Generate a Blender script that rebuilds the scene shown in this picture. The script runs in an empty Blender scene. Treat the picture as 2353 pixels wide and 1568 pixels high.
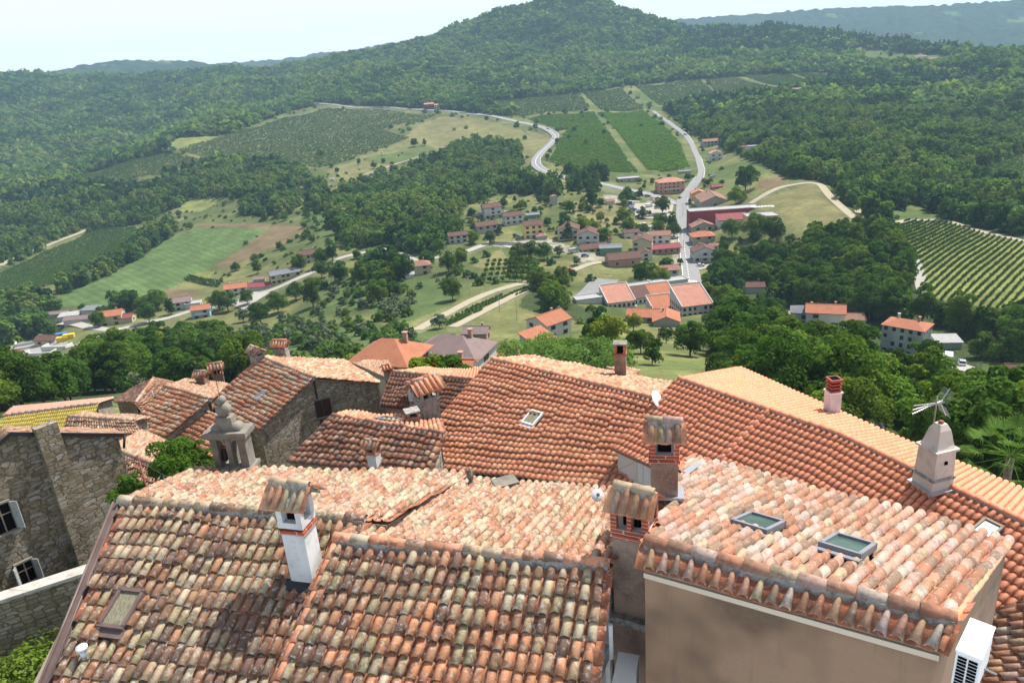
import bpy, math, random
import numpy as np
from mathutils import Vector, Matrix
random.seed(7); rng = np.random.default_rng(11)
SC = bpy.context.scene; COL = SC.collection
# ---------------------------------------------------------------- camera, sky, sun, exposure
FPX, PITCH, ROLL = 1700.0, math.radians(20.4), math.radians(4.3)
_F = np.array([0, math.cos(PITCH), -math.sin(PITCH)])
_R0 = np.array([1.0, 0, 0]); _D0 = np.array([0, -math.sin(PITCH), -math.cos(PITCH)])
_R = _R0*math.cos(ROLL)+_D0*math.sin(ROLL); _D = -_R0*math.sin(ROLL)+_D0*math.cos(ROLL)
cd = bpy.data.cameras.new('camera'); cam = bpy.data.objects.new('camera', cd); COL.objects.link(cam)
cd.sensor_width = 36; cd.lens = FPX/2352*36; cd.clip_start = .1; cd.clip_end = 30000
cam.matrix_world = Matrix(((_R[0], -_D[0], -_F[0], 0), (_R[1], -_D[1], -_F[1], 0), (_R[2], -_D[2], -_F[2], 0), (0, 0, 0, 1)))
SC.camera = cam
SUN_EL, SUN_AZ = math.radians(57), math.radians(54)      # azimuth: right of the viewing direction, beyond the town
W = bpy.data.worlds.new('World'); SC.world = W; W.use_nodes = True
nt = W.node_tree; bg = nt.nodes['Background']
sky = nt.nodes.new('ShaderNodeTexSky'); sky.sky_type = 'NISHITA'; sky.sun_disc = False
sky.sun_elevation = SUN_EL; sky.sun_rotation = SUN_AZ; sky.altitude = 300; sky.air_density = 1.0; sky.dust_density = 3.5; sky.ozone_density = 1.0
veil = nt.nodes.new('ShaderNodeMix'); veil.data_type = 'RGBA'; tcw = nt.nodes.new('ShaderNodeTexCoord'); sxw = nt.nodes.new('ShaderNodeSeparateXYZ'); nt.links.new(tcw.outputs['Generated'], sxw.inputs[0]); mrw = nt.nodes.new('ShaderNodeMapRange'); nt.links.new(sxw.outputs[2], mrw.inputs[0]); mrw.inputs['From Min'].default_value = .05; mrw.inputs['From Max'].default_value = .36; mrw.inputs['To Min'].default_value = .85; mrw.inputs['To Max'].default_value = .12; nt.links.new(mrw.outputs[0], veil.inputs['Factor']); veil.inputs['B'].default_value = (11.9, 12.2, 12.6, 1)   # thin bright overcast veil
nt.links.new(sky.outputs[0], veil.inputs['A']); nt.links.new(veil.outputs['Result'], bg.inputs[0]); bg.inputs[1].default_value = .095
sl = bpy.data.lights.new('sun', 'SUN'); so = bpy.data.objects.new('sun', sl); COL.objects.link(so)
sl.energy = 5.0; sl.angle = math.radians(.53); sl.color = (1, .95, .87)
_sd = Vector((math.cos(SUN_EL)*math.sin(SUN_AZ), math.cos(SUN_EL)*math.cos(SUN_AZ), math.sin(SUN_EL)))
so.rotation_euler = _sd.to_track_quat('Z', 'Y').to_euler()
SC.view_settings.view_transform = 'Standard'; SC.view_settings.look = 'None'; SC.view_settings.exposure = 0.45; SC.view_settings.gamma = 1
SC.cycles.use_denoising = True; SC.cycles.max_bounces = 5; SC.cycles.diffuse_bounces = 2; SC.cycles.glossy_bounces = 2; SC.cycles.transmission_bounces = 4
SC.cycles.volume_bounces = 0; SC.cycles.transparent_max_bounces = 6
# ---------------------------------------------------------------- picture point <-> place helpers
def ray(u, v): return _F+_R*((u-1176)/FPX)+_D*((v-784)/FPX)
def atz(u, v, z): d = ray(u, v); return d*(z/d[2])
def atd(u, v, dist): d = ray(u, v); return d*(dist/math.hypot(d[0], d[1]))
def proj(P):
    P = np.asarray(P, float); w = P@_F; w = np.where(np.abs(w) < 1e-6, 1e-6, w)
    return 1176+FPX*(P@_R)/w, 784+FPX*(P@_D)/w
def nrm(v): v = np.asarray(v, float); return v/np.linalg.norm(v)
class Plane:
    """roof plane: horizontal ridge A-B at height z, falling by slope tan to one side (side=1: right-hand side of A->B)"""
    def __init__(s, A, B, z, tan, side):
        s.a = atz(*A, z); s.b = atz(*B, z); rd = nrm((s.b-s.a)[:2]); s.rd = np.array([rd[0], rd[1], 0]); n = np.array([rd[1], -rd[0]])*side
        s.dn = nrm([n[0], n[1], -tan]); s.N = nrm([n[0]*tan, n[1]*tan, 1.0]); s.n2 = np.array([n[0], n[1], 0])
    def pt(s, u, v, up=0.0):
        r = ray(u, v); return r*((s.N@s.a)/(s.N@r))+s.N*up
    def zat(s, x, y): return ((s.N@s.a)-s.N[0]*x-s.N[1]*y)/s.N[2]
# ---------------------------------------------------------------- objects
def tag(o, label=None, cat=None, group=None, kind=None):
    if label: o['label'] = label
    if cat: o['category'] = cat
    if group: o['group'] = group
    if kind: o['kind'] = kind
    return o
def empty(name, loc=(0, 0, 0), rz=0, label=None, cat=None, group=None):
    o = bpy.data.objects.new(name, None); COL.objects.link(o); o.location = tuple(loc); o.rotation_euler.z = rz; o.empty_display_size = .3
    return tag(o, label, cat, group)
def copy_tree(o, parent=None):
    c = o.copy(); COL.objects.link(c)
    if parent: c.parent = parent
    for ch in list(o.children): copy_tree(ch, c)
    return c
class MB:
    """collects shapes with material slots and per-vertex colour; build() links them as one mesh object"""
    def __init__(s): s.v = []; s.f = []; s.m = []; s.c = []; s.n = 0; s.sm = []
    def add(s, V, Fc, m=0, col=(1, 1, 1), smooth=False):
        V = np.asarray(V, float).reshape(-1, 3); b = s.n; s.v.append(V); s.n += len(V)
        col = np.asarray(col, float)
        s.c.append(np.tile(col[:3], (len(V), 1)) if col.ndim == 1 else col)
        for f in Fc: s.f.append(tuple(int(i)+b for i in f)); s.m.append(m); s.sm.append(smooth)
        return s
    def box(s, c, size, rz=0, m=0, col=(1, 1, 1), R=None, taper=1.0):
        sx, sy, sz = np.array(size)/2
        V = np.array([[x*sx*(taper if z > 0 else 1), y*sy*(taper if z > 0 else 1), z*sz] for z in (-1, 1) for y in (-1, 1) for x in (-1, 1)], float)
        if R is None: a = math.cos(rz); b = math.sin(rz); R = np.array([[a, -b, 0], [b, a, 0], [0, 0, 1]])
        return s.add(V@np.asarray(R).T+np.asarray(c), [(0, 2, 3, 1), (4, 5, 7, 6), (0, 1, 5, 4), (2, 6, 7, 3), (0, 4, 6, 2), (1, 3, 7, 5)], m, col)
    def tube(s, p, q, r, r2=None, n=8, m=0, col=(1, 1, 1), cap=True):
        p = np.asarray(p, float); q = np.asarray(q, float); d = nrm(q-p); a = nrm(np.cross(d, [0, 0, 1] if abs(d[2]) < .9 else [1, 0, 0])); b = np.cross(d, a); r2 = r if r2 is None else r2
        t = np.arange(n)*2*math.pi/n; ring = np.outer(np.cos(t), a)+np.outer(np.sin(t), b)
        V = np.vstack([p+ring*r, q+ring*r2]); Fc = [(i, (i+1) % n, n+(i+1) % n, n+i) for i in range(n)]
        if cap: Fc += [tuple(range(n))[::-1], tuple(range(n, 2*n))]
        return s.add(V, Fc, m, col, smooth=n > 6)
    def path(s, pts, r, n=6, m=0, col=(1, 1, 1)):
        for a, b in zip(pts[:-1], pts[1:]): s.tube(a, b, r, n=n, m=m, col=col)
        return s
    def lathe(s, c, prof, n=16, m=0, col=(1, 1, 1)):
        t = np.arange(n)*2*math.pi/n; V = []
        for r, z in prof: V += [[r*math.cos(a), r*math.sin(a), z] for a in t]
        Fc = [(k*n+i, k*n+(i+1) % n, (k+1)*n+(i+1) % n, (k+1)*n+i) for k in range(len(prof)-1) for i in range(n)]
        Fc += [tuple(range(n))[::-1], tuple(range((len(prof)-1)*n, len(prof)*n))]
        return s.add(np.array(V)+np.asarray(c), Fc, m, col, smooth=True)
    def poly(s, pts, th, m=0, col=(1, 1, 1), d=None):
        """slab: polygon extruded by th along its normal (or d)"""
        P = np.asarray(pts, float); n = len(P); k = np.zeros(3)
        for i in range(n): k += np.cross(P[i], P[(i+1) % n])
        k = nrm(k) if d is None else np.asarray(d, float)
        return s.add(np.vstack([P, P+k*th]), [tuple(range(n))[::-1], tuple(range(n, 2*n))]+[(i, (i+1) % n, n+(i+1) % n, n+i) for i in range(n)], m, col)
    def prism(s, top, zbot, m=0, col=(1, 1, 1)):
        T = np.asarray(top, float); B = T.copy(); B[:, 2] = zbot; n = len(T)
        A = sum(T[i][0]*T[(i+1) % n][1]-T[(i+1) % n][0]*T[i][1] for i in range(n))
        if A < 0: T = T[::-1]; B = B[::-1]
        return s.add(np.vstack([B, T]), [tuple(range(n))[::-1], tuple(range(n, 2*n))]+[(i, (i+1) % n, n+(i+1) % n, n+i) for i in range(n)], m, col)
    def build(s, name, mats, parent=None, **kw):
        me = bpy.data.meshes.new(name)
        V = np.vstack(s.v) if s.v else np.zeros((0, 3)); me.from_pydata(V.tolist(), [], s.f)
        if not isinstance(mats, (list, tuple)): mats = [mats]
        for m in mats: me.materials.append(m)
        me.polygons.foreach_set('material_index', s.m); me.polygons.foreach_set('use_smooth', s.sm)
        ca = me.color_attributes.new('Col', 'FLOAT_COLOR', 'POINT')
        if s.c:
            C = np.vstack(s.c); ca.data.foreach_set('color', np.hstack([C, np.ones((len(C), 1))]).astype(np.float32).ravel())
        me.update(); o = bpy.data.objects.new(name, me); COL.objects.link(o)
        if parent is not None: o.parent = parent
        return tag(o, **kw) if kw else o
def child_world(o, parent):
    """parent keeping the world place (parents here are unscaled empties)"""
    o.parent = parent; o.matrix_parent_inverse = (Matrix.Translation(parent.location) @ parent.rotation_euler.to_matrix().to_4x4()).inverted(); return o
# ---------------------------------------------------------------- materials
def mat(name, base=(.5, .5, .5), rough=.8, metal=0.0, attr=False, noise=(), bump=None, coat=None, trans=0, spec=.5):
    """noise: list of (scale, detail, lo, hi, colour, amount[, stretch]) blotches mixed over the base; bump: (scale, strength, distance)"""
    m = bpy.data.materials.new(name); m.use_nodes = True; n = m.node_tree; N = n.nodes; L = n.links; bs = N['Principled BSDF']
    bs.inputs['Roughness'].default_value = rough; bs.inputs['Metallic'].default_value = metal; bs.inputs['Specular IOR Level'].default_value = spec
    if attr: a = N.new('ShaderNodeVertexColor'); a.layer_name = 'Col'; cur = a.outputs[0]
    else: r = N.new('ShaderNodeRGB'); r.outputs[0].default_value = (*base, 1); cur = r.outputs[0]
    tc = N.new('ShaderNodeTexCoord')
    for i, t in enumerate(noise):
        sc, det, lo, hi, colr, amt = t[:6]
        no = N.new('ShaderNodeTexNoise'); no.inputs['Scale'].default_value = sc; no.inputs['Detail'].default_value = det; no.inputs['Roughness'].default_value = .6
        src = tc.outputs['Object']
        mp = N.new('ShaderNodeMapping'); mp.inputs['Location'].default_value = (i*13.7, i*7.1, i*3.3); mp.inputs['Scale'].default_value = t[6] if len(t) > 6 else (1, 1, 1)
        L.new(src, mp.inputs[0]); L.new(mp.outputs[0], no.inputs['Vector'])
        mr = N.new('ShaderNodeMapRange'); mr.inputs['From Min'].default_value = lo; mr.inputs['From Max'].default_value = hi; mr.inputs['To Max'].default_value = amt; mr.clamp = True
        L.new(no.outputs[0], mr.inputs[0])
        mx = N.new('ShaderNodeMix'); mx.data_type = 'RGBA'; L.new(mr.outputs[0], mx.inputs['Factor']); L.new(cur, mx.inputs['A'])
        mx.inputs['B'].default_value = (*colr, 1); cur = mx.outputs['Result']
    L.new(cur, bs.inputs['Base Color'])
    if bump:
        no = N.new('ShaderNodeTexNoise'); no.inputs['Scale'].default_value = bump[0]; no.inputs['Detail'].default_value = 4; L.new(tc.outputs['Object'], no.inputs['Vector'])
        bp = N.new('ShaderNodeBump'); bp.inputs['Strength'].default_value = bump[1]; bp.inputs['Distance'].default_value = bump[2]; L.new(no.outputs[0], bp.inputs['Height']); L.new(bp.outputs[0], bs.inputs['Normal'])
    return m
def stone_mat(name, cols, sx=.32, sz=.14, gap=(.16, .14, .11), dark=None):
    m = bpy.data.materials.new(name); m.use_nodes = True; n = m.node_tree; N = n.nodes; L = n.links; bs = N['Principled BSDF']; bs.inputs['Roughness'].default_value = .95; bs.inputs['Specular IOR Level'].default_value = .2
    tc = N.new('ShaderNodeTexCoord'); mp = N.new('ShaderNodeMapping'); mp.inputs['Scale'].default_value = (1/sx, 1/sx, 1/sz); L.new(tc.outputs['Object'], mp.inputs[0])
    dn = N.new('ShaderNodeTexNoise'); dn.inputs['Scale'].default_value = 1.2; L.new(tc.outputs['Object'], dn.inputs['Vector'])
    ad = N.new('ShaderNodeMix'); ad.data_type = 'VECTOR'; ad.inputs['Factor'].default_value = .3; L.new(mp.outputs[0], ad.inputs['A']); L.new(dn.outputs['Color'], ad.inputs['B'])
    vo = N.new('ShaderNodeTexVoronoi'); vo.distance = 'CHEBYCHEV'; vo.inputs['Scale'].default_value = 1; vo.inputs['Randomness'].default_value = .72; L.new(ad.outputs['Result'], vo.inputs['Vector'])
    ve2 = N.new('ShaderNodeTexVoronoi'); ve2.feature = 'F2'; ve2.distance = 'CHEBYCHEV'; ve2.inputs['Scale'].default_value = 1; ve2.inputs['Randomness'].default_value = .72; L.new(ad.outputs['Result'], ve2.inputs['Vector']); ve = N.new('ShaderNodeMath'); ve.operation = 'SUBTRACT'; L.new(ve2.outputs['Distance'], ve.inputs[0]); L.new(vo.outputs['Distance'], ve.inputs[1])
    sp = N.new('ShaderNodeSeparateColor'); L.new(vo.outputs['Color'], sp.inputs[0]); cr = N.new('ShaderNodeValToRGB'); L.new(sp.outputs[0], cr.inputs[0])
    e = cr.color_ramp; e.elements[0].color = (*cols[0], 1); e.elements[1].color = (*cols[-1], 1)
    for k in range(1, len(cols)-1): x = e.elements.new(k/(len(cols)-1)); x.color = (*cols[k], 1)
    no = N.new('ShaderNodeTexNoise'); no.inputs['Scale'].default_value = 9; no.inputs['Detail'].default_value = 5; L.new(tc.outputs['Object'], no.inputs['Vector'])
    m1 = N.new('ShaderNodeMix'); m1.data_type = 'RGBA'; m1.blend_type = 'OVERLAY'; m1.inputs['Factor'].default_value = .55; L.new(cr.outputs[0], m1.inputs['A']); L.new(no.outputs[0], m1.inputs['B'])
    n2 = N.new('ShaderNodeTexNoise'); n2.inputs['Scale'].default_value = .7; n2.inputs['Detail'].default_value = 4; L.new(tc.outputs['Object'], n2.inputs['Vector'])
    r2 = N.new('ShaderNodeMapRange'); r2.inputs['From Min'].default_value = .45; r2.inputs['From Max'].default_value = .7; r2.inputs['To Max'].default_value = .6; L.new(n2.outputs[0], r2.inputs[0])
    m2 = N.new('ShaderNodeMix'); m2.data_type = 'RGBA'; m2.blend_type = 'MULTIPLY'; m2.inputs['B'].default_value = (*(dark or (.55, .52, .45)), 1); L.new(r2.outputs[0], m2.inputs['Factor']); L.new(m1.outputs['Result'], m2.inputs['A'])
    mr = N.new('ShaderNodeMapRange'); mr.inputs['From Min'].default_value = .01; mr.inputs['From Max'].default_value = .12; L.new(ve.outputs[0], mr.inputs[0])
    m3 = N.new('ShaderNodeMix'); m3.data_type = 'RGBA'; m3.inputs['A'].default_value = (*gap, 1); L.new(mr.outputs[0], m3.inputs['Factor']); L.new(m2.outputs['Result'], m3.inputs['B'])
    L.new(m3.outputs['Result'], bs.inputs['Base Color'])
    bp = N.new('ShaderNodeBump'); bp.inputs['Strength'].default_value = .8; bp.inputs['Distance'].default_value = .03; L.new(mr.outputs[0], bp.inputs['Height']); L.new(bp.outputs[0], bs.inputs['Normal'])
    return m
def leaf_mat(name, cols, trans=.35):
    m = bpy.data.materials.new(name); m.use_nodes = True; n = m.node_tree; N = n.nodes; L = n.links; N.remove(N['Principled BSDF']); out = N['Material Output']
    oi = N.new('ShaderNodeObjectInfo'); cr = N.new('ShaderNodeValToRGB'); L.new(oi.outputs['Random'], cr.inputs[0]); e = cr.color_ramp; e.elements[0].color = (*cols[0], 1); e.elements[1].color = (*cols[-1], 1)
    for k in range(1, len(cols)-1): x = e.elements.new(k/(len(cols)-1)); x.color = (*cols[k], 1)
    a = N.new('ShaderNodeVertexColor'); a.layer_name = 'Col'
    mx = N.new('ShaderNodeMix'); mx.data_type = 'RGBA'; mx.blend_type = 'MULTIPLY'; mx.inputs['Factor'].default_value = 1; L.new(cr.outputs[0], mx.inputs['A']); L.new(a.outputs[0], mx.inputs['B'])
    d = N.new('ShaderNodeBsdfDiffuse'); t = N.new('ShaderNodeBsdfTranslucent'); L.new(mx.outputs['Result'], d.inputs[0])
    tm = N.new('ShaderNodeMix'); tm.data_type = 'RGBA'; tm.blend_type = 'MULTIPLY'; tm.inputs['Factor'].default_value = 1; L.new(mx.outputs['Result'], tm.inputs['A']); tm.inputs['B'].default_value = (1.3, 1.5, .55, 1); L.new(tm.outputs['Result'], t.inputs[0])
    s = N.new('ShaderNodeMixShader'); s.inputs[0].default_value = trans; L.new(d.outputs[0], s.inputs[1]); L.new(t.outputs[0], s.inputs[2]); L.new(s.outputs[0], out.inputs[0])
    return m
# ================================================================ terrain (real distances per picture direction, smoothly interpolated)
CTRL = [ # u, v, horizontal distance
 (1176,1700,27),(200,1700,28),(2200,1700,27),(1176,1150,46),(100,1250,45),(2300,1300,42),(1176,960,72),(300,990,72),(2000,1080,68),(700,905,110),(100,955,110),
 (1400,840,125),(1050,850,125),(905,850,125),(1470,805,152),(1250,820,150),(1700,850,135),(1900,860,165),(2100,900,170),(2300,930,170),(2000,960,110),(2340,1080,95),(1640,860,120),
 (1260,772,230),(1382,752,238),(1500,740,262),(1620,690,300),(1500,700,300),(1370,665,322),(1590,640,345),(1590,600,385),(1583,540,445),(1556,470,545),(1600,405,655),(1590,330,860),(1505,262,1180),
 (1450,600,375),(1350,610,360),(1200,655,320),(1100,700,285),(1000,740,262),(960,770,240),(850,800,215),(700,830,200),(500,850,210),(350,870,205),(150,880,230),(0,900,240),
 (1260,560,420),(1150,560,430),(1050,580,410),(965,630,375),(850,650,380),(700,700,370),(850,720,300),(600,750,350),(400,780,340),(250,820,330),
 (650,635,455),(717,600,465),(570,665,450),(425,700,448),(270,735,442),(180,740,445),(80,795,445),(10,815,430),
 (500,620,540),(350,650,530),(200,700,500),(120,740,480),(640,520,640),(480,520,700),(300,600,640),(330,520,830),(150,560,830),(120,640,650),(0,640,720),(0,560,860),(0,720,560),
 (740,450,760),(850,480,620),(900,430,800),(1050,480,560),(1130,450,640),(1150,400,780),(1000,380,850),(850,410,830),(560,430,860),(450,470,860),(330,430,1010),(200,450,1010),(0,470,1080),(80,480,1000),
 (1300,440,590),(1310,410,660),(1235,372,750),(1268,315,960),(1167,276,1180),(1000,255,1350),(863,248,1450),(735,238,1550),(1410,400,655),(1360,300,960),(1450,300,980),(1370,225,1380),(1480,250,1250),(1430,200,1500),(1600,190,1480),(1700,225,1180),
 (600,320,1200),(750,330,1130),(900,310,1150),(500,345,1150),(400,330,1250),(300,385,1150),(180,420,1150),(660,268,1450),(480,285,1450),(800,370,950),
 (1700,420,560),(1870,425,500),(1800,500,430),(1975,515,410),(1985,600,340),(1850,580,370),(1700,620,365),(1750,330,760),(1650,350,800),(1900,350,700),(2040,525,410),(2110,650,318),(2294,715,285),(2352,640,330),(2352,560,400),(2180,510,450),(2270,560,395),
 (2000,690,300),(1870,720,280),(1800,650,330),(2090,800,240),(2180,840,222),(2250,760,265),(2352,760,262),(2352,820,232),
 (1950,450,500),(2100,450,520),(2280,440,560),(2352,430,560),(2280,370,690),(2352,350,740),(2100,350,700),(2000,300,820),(1830,300,850),(1830,215,1120),(2250,280,950),(2352,250,1000),(2200,200,1250),(2000,230,1100),(1900,182,1400),(2000,170,1450),(2150,140,1600),(2050,130,1750),(2352,170,1300),
 (0,370,1650),(100,400,1500),(200,360,1600),(350,330,1600),(0,280,1950),(200,280,1950),(400,270,1800),(600,240,1750),(0,200,2350),(300,200,2300),(500,190,2100),(700,200,1850),(850,200,1650),(1000,200,1620),(1200,200,1560),(900,150,1900),(1100,130,1900),(1300,150,1750),(1500,150,1700),(1700,160,1600),
 (1200,80,2050),(1300,50,2150),(1450,80,2000),(1600,110,1850),(1750,90,1950),(1900,110,1850),(2050,110,1800),
 (1176,2600,14),(-600,2000,26),(3000,2000,26),(-900,900,300),(3300,800,300),(-900,500,900),(3300,350,900),(-900,300,2000),(3300,120,1800)]
RIDGE = [(-900,215,2600),(-300,190,2600),(0,171,2600),(60,166,2600),(150,171,2600),(250,170,2550),(330,169,2500),(420,167,2450),(480,158,2400),(515,151,2380),(560,156,2380),(640,157,2350),(690,148,2320),(705,142,2320),(790,126,2300),(900,109,2300),(950,97,2300),(1000,80,2280),(1090,42,2260),(1180,18,2250),(1230,6,2250),(1300,-6,2250),(1360,-3,2250),(1420,14,2220),(1480,36,2200),(1540,52,2200),(1617,64,2150),(1700,62,2120),(1774,52,2100),(1850,62,2050),(1900,69,2000),(2034,88,1900),(2134,99,1800),(2218,105,1720),(2245,118,1650),(2271,116,1500),(2352,127,1450),(2700,120,1450),(3300,90,1500)]
_pts = np.array([atd(u, v, d) for u, v, d in CTRL+[(a, b+7, c) for a, b, c in RIDGE]]); _d = np.hypot(_pts[:, 0], _pts[:, 1]); _th = np.degrees(np.arctan2(_pts[:, 0], _pts[:, 1])); _val = _pts[:, 2]/_d
_X = np.stack([_th/9.0, np.log(_d)*3.0], 1)
def _k(A, B):
    r = np.sqrt(((A[:, None, :]-B[None])**2).sum(-1)); return r*r*np.log(r+1e-9)
_n = len(_X); _K = _k(_X, _X)+np.eye(_n)*.02; _P = np.hstack([np.ones((_n, 1)), _X]); _A = np.block([[_K, _P], [_P.T, np.zeros((3, 3))]]); _w = np.linalg.solve(_A, np.r_[_val, 0, 0, 0])
_rp = np.array([atd(u, v, d) for u, v, d in RIDGE]); _rt = np.degrees(np.arctan2(_rp[:, 0], _rp[:, 1])); _o = np.argsort(_rt); _rt = _rt[_o]; _rd = np.hypot(_rp[:, 0], _rp[:, 1])[_o]
NT, ND = 1000, 620
TH = np.linspace(-62, 62, NT); LD = np.linspace(math.log(9), math.log(4200), ND)
_ridge_d = np.interp(TH, _rt, _rd)
ZG = np.zeros((NT, ND))
for i0 in range(0, NT, 50):
    T, Lg = np.meshgrid(TH[i0:i0+50], LD, indexing='ij'); Q = np.stack([T.ravel()/9.0, Lg.ravel()*3.0], 1)
    ZG[i0:i0+50] = ((_k(Q, _X)@_w[:_n]+np.hstack([np.ones((len(Q), 1)), Q])@_w[_n:]).reshape(T.shape))*np.exp(Lg)
_dg = np.exp(LD)
for i in range(NT):
    j = np.searchsorted(_dg, _ridge_d[i]); j = min(j, ND-2); ZG[i, j:] = ZG[i, j]-(_dg[j:]-_dg[j])*.22
# folds and gullies of the wooded hills, small relief
_gx = _dg[None]*np.sin(np.radians(TH))[:, None]+9000; _gy = _dg[None]*np.cos(np.radians(TH))[:, None]
def _sn(x, y, s, seed):
    r = np.random.default_rng(seed); g = r.random((64, 64)); a = (x/s) % 64; b = (y/s) % 64; i = a.astype(int); j = b.astype(int); fa = a-i; fb = b-j; fa = fa*fa*(3-2*fa); fb = fb*fb*(3-2*fb); i2 = (i+1) % 64; j2 = (j+1) % 64; i %= 64; j %= 64
    return g[i, j]*(1-fa)*(1-fb)+g[i2, j]*fa*(1-fb)+g[i, j2]*(1-fa)*fb+g[i2, j2]*fa*fb
ZG += ((_sn(_gx*.8+_gy*.3, _gy*.5-_gx*.2, 95, 31)-.5)*44+(_sn(_gx, _gy, 60, 32)-.5)*14)*np.clip((_dg-1450)/500, 0, 1)[None]*np.clip((_ridge_d[:, None]*1.02-_dg[None])/250, .12, 1)
ZG += .5*np.sin(TH[:, None]*1.7+LD[None]*9)*np.clip(_dg/400-.5, 0, 3)
def zt(x, y):
    x = np.asarray(x, float); y = np.asarray(y, float)
    t = np.degrees(np.arctan2(x, y)); l = np.log(np.maximum(np.hypot(x, y), 9.01))
    a = np.clip((t-TH[0])/(TH[1]-TH[0]), 0, NT-1.001); b = np.clip((l-LD[0])/(LD[1]-LD[0]), 0, ND-1.001); i = a.astype(int); j = b.astype(int); fa = a-i; fb = b-j
    return ZG[i, j]*(1-fa)*(1-fb)+ZG[i+1, j]*fa*(1-fb)+ZG[i, j+1]*(1-fa)*fb+ZG[i+1, j+1]*fa*fb
_ms = np.exp(np.linspace(math.log(20), math.log(4100), 1400))
def hit(u, v):
    """where the line of sight through a picture point first meets the ground"""
    r = ray(u, v); h = math.hypot(r[0], r[1]); P = r[None]*(_ms/h)[:, None]; g = zt(P[:, 0], P[:, 1]); k = np.argmax(P[:, 2] < g)
    if P[k, 2] >= g[k]: k = len(_ms)-1
    return np.array([P[k, 0], P[k, 1], g[k]])
# ================================================================ land cover map
LW, LH = 1176, 784
LAB = np.zeros((LH, LW), np.uint8)
_uu, _vv = np.meshgrid(np.arange(LW)*2+1.0, np.arange(LH)*2+1.0)
def fill(lab, pts):
    P = np.asarray(pts, float); x0, y0 = np.maximum(P.min(0)//2-1, 0).astype(int); x1, y1 = (P.max(0)//2+2).astype(int)
    U = _uu[y0:y1, x0:x1]; V = _vv[y0:y1, x0:x1]; ins = np.zeros(U.shape, bool); n = len(P)
    for i in range(n):
        (ax, ay), (bx, by) = P[i], P[(i+1) % n]
        if ay == by: continue
        ins ^= ((ay > V) != (by > V)) & (U < (bx-ax)*(V-ay)/(by-ay)+ax)
    LAB[y0:y1, x0:x1][ins] = lab
def line(lab, pts, w):
    P = np.asarray(pts, float)
    for k in range(len(P)-1):
        a, b = P[k], P[k+1]; wk = w if np.isscalar(w) else w[k]
        x0, y0 = np.maximum((np.minimum(a, b)-wk)//2-1, 0).astype(int); x1, y1 = ((np.maximum(a, b)+wk)//2+2).astype(int)
        U = _uu[y0:y1, x0:x1]; V = _vv[y0:y1, x0:x1]; d = b-a; t = np.clip(((U-a[0])*d[0]+(V-a[1])*d[1])/(d@d+1e-9), 0, 1)
        LAB[y0:y1, x0:x1][np.hypot(U-a[0]-t*d[0], (V-a[1]-t*d[1])*1.6) < wk] = lab
FOREST, GRASS, DRY, SOIL, VINE, GRAVEL, YEL, LIGHT, SCRUB, ROAD, CLEAR, TOWN, SAND, VDARK = range(14)
fill(SCRUB, [(163,415),(330,362),(400,345),(363,345),(414,314),(510,312),(600,280),(660,258),(740,238),(1000,250),(1170,268),(1200,235),(1430,198),(1620,180),(1900,165),(2000,182),(1850,210),(1700,225),(1520,248),(1580,300),(1640,330),(1700,362),(1830,412),(1900,420),(1975,500),(1990,520),(1850,560),(1720,600),(1640,640),(1590,690),(1640,740),(1660,880),(1400,900),(850,880),(500,870),(330,900),(0,930),(0,830),(130,800),(150,740),(100,700),(0,700),(0,620),(100,575),(200,530),(330,515),(400,480),(480,450),(560,460),(640,450),(720,415),(700,400),(640,375),(500,375),(330,430),(163,430)])
for p in [ # woods standing inside the open valley
 [(850,405),(923,398),(1017,360),(1083,327),(1183,304),(1222,314),(1193,354),(1205,395),(1290,430),(1280,452),(1150,445),(1080,470),(1050,500),(1065,540),(1000,585),(935,578),(800,570),(745,500),(770,450)],
 [(700,430),(740,420),(760,470),(730,490),(700,480)],[(560,470),(650,440),(690,470),(650,500),(560,495)],
 [(145,690),(150,660),(300,585),(330,545),(345,515),(400,520),(390,545),(305,606),(150,680)],
 [(0,700),(60,682),(120,690),(140,735),(120,770),(0,800)],[(220,700),(330,680),(340,715),(240,725)],
 [(200,900),(250,830),(330,800),(420,775),(520,775),(560,800),(520,830),(440,835),(300,890)],
 [(0,870),(120,830),(260,840),(280,900),(200,930),(0,930)],[(840,600),(910,605),(930,640),(880,660),(840,640)],
 [(1190,705),(1210,668),(1295,650),(1308,690),(1330,702),(1390,725),(1440,760),(1330,740)],[(1440,640),(1540,625),(1560,660),(1440,665)],[(1300,395),(1390,400),(1390,440),(1310,440)],
 [(1600,700),(1640,640),(1720,600),(1850,560),(1990,530),(2120,660),(2352,730),(2352,1400),(1900,1000),(1700,900),(1640,870),(1640,800)],
 [(1180,870),(1240,800),(1330,800),(1440,830),(1440,880)]]: fill(FOREST, p)
fill(GRASS, [(833,360),(917,330),(943,322),(990,337),(970,360),(917,374),(837,367)]); fill(GRASS, [(903,387),(970,362),(1003,369),(927,394)])
fill(DRY, [(900,335),(960,290),(1010,268),(1110,275),(1200,300),(1225,330),(1205,345),(1100,325),(1020,352),(990,338),(943,322)]); fill(DRY, [(740,392),(830,368),(905,380),(860,420),(848,430),(780,402)])
fill(DRY, [(1210,300),(1260,312),(1264,325),(1225,360),(1222,385),(1300,412),(1306,430),(1230,418),(1197,396),(1197,350),(1212,318)])
fill(DRY, [(1297,467),(1390,455),(1450,480),(1440,530),(1380,520),(1320,500)]); fill(DRY, [(1440,500),(1490,500),(1540,560),(1460,580),(1430,540)]); fill(DRY, [(1085,610),(1150,570),(1170,600),(1110,620)])
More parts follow.
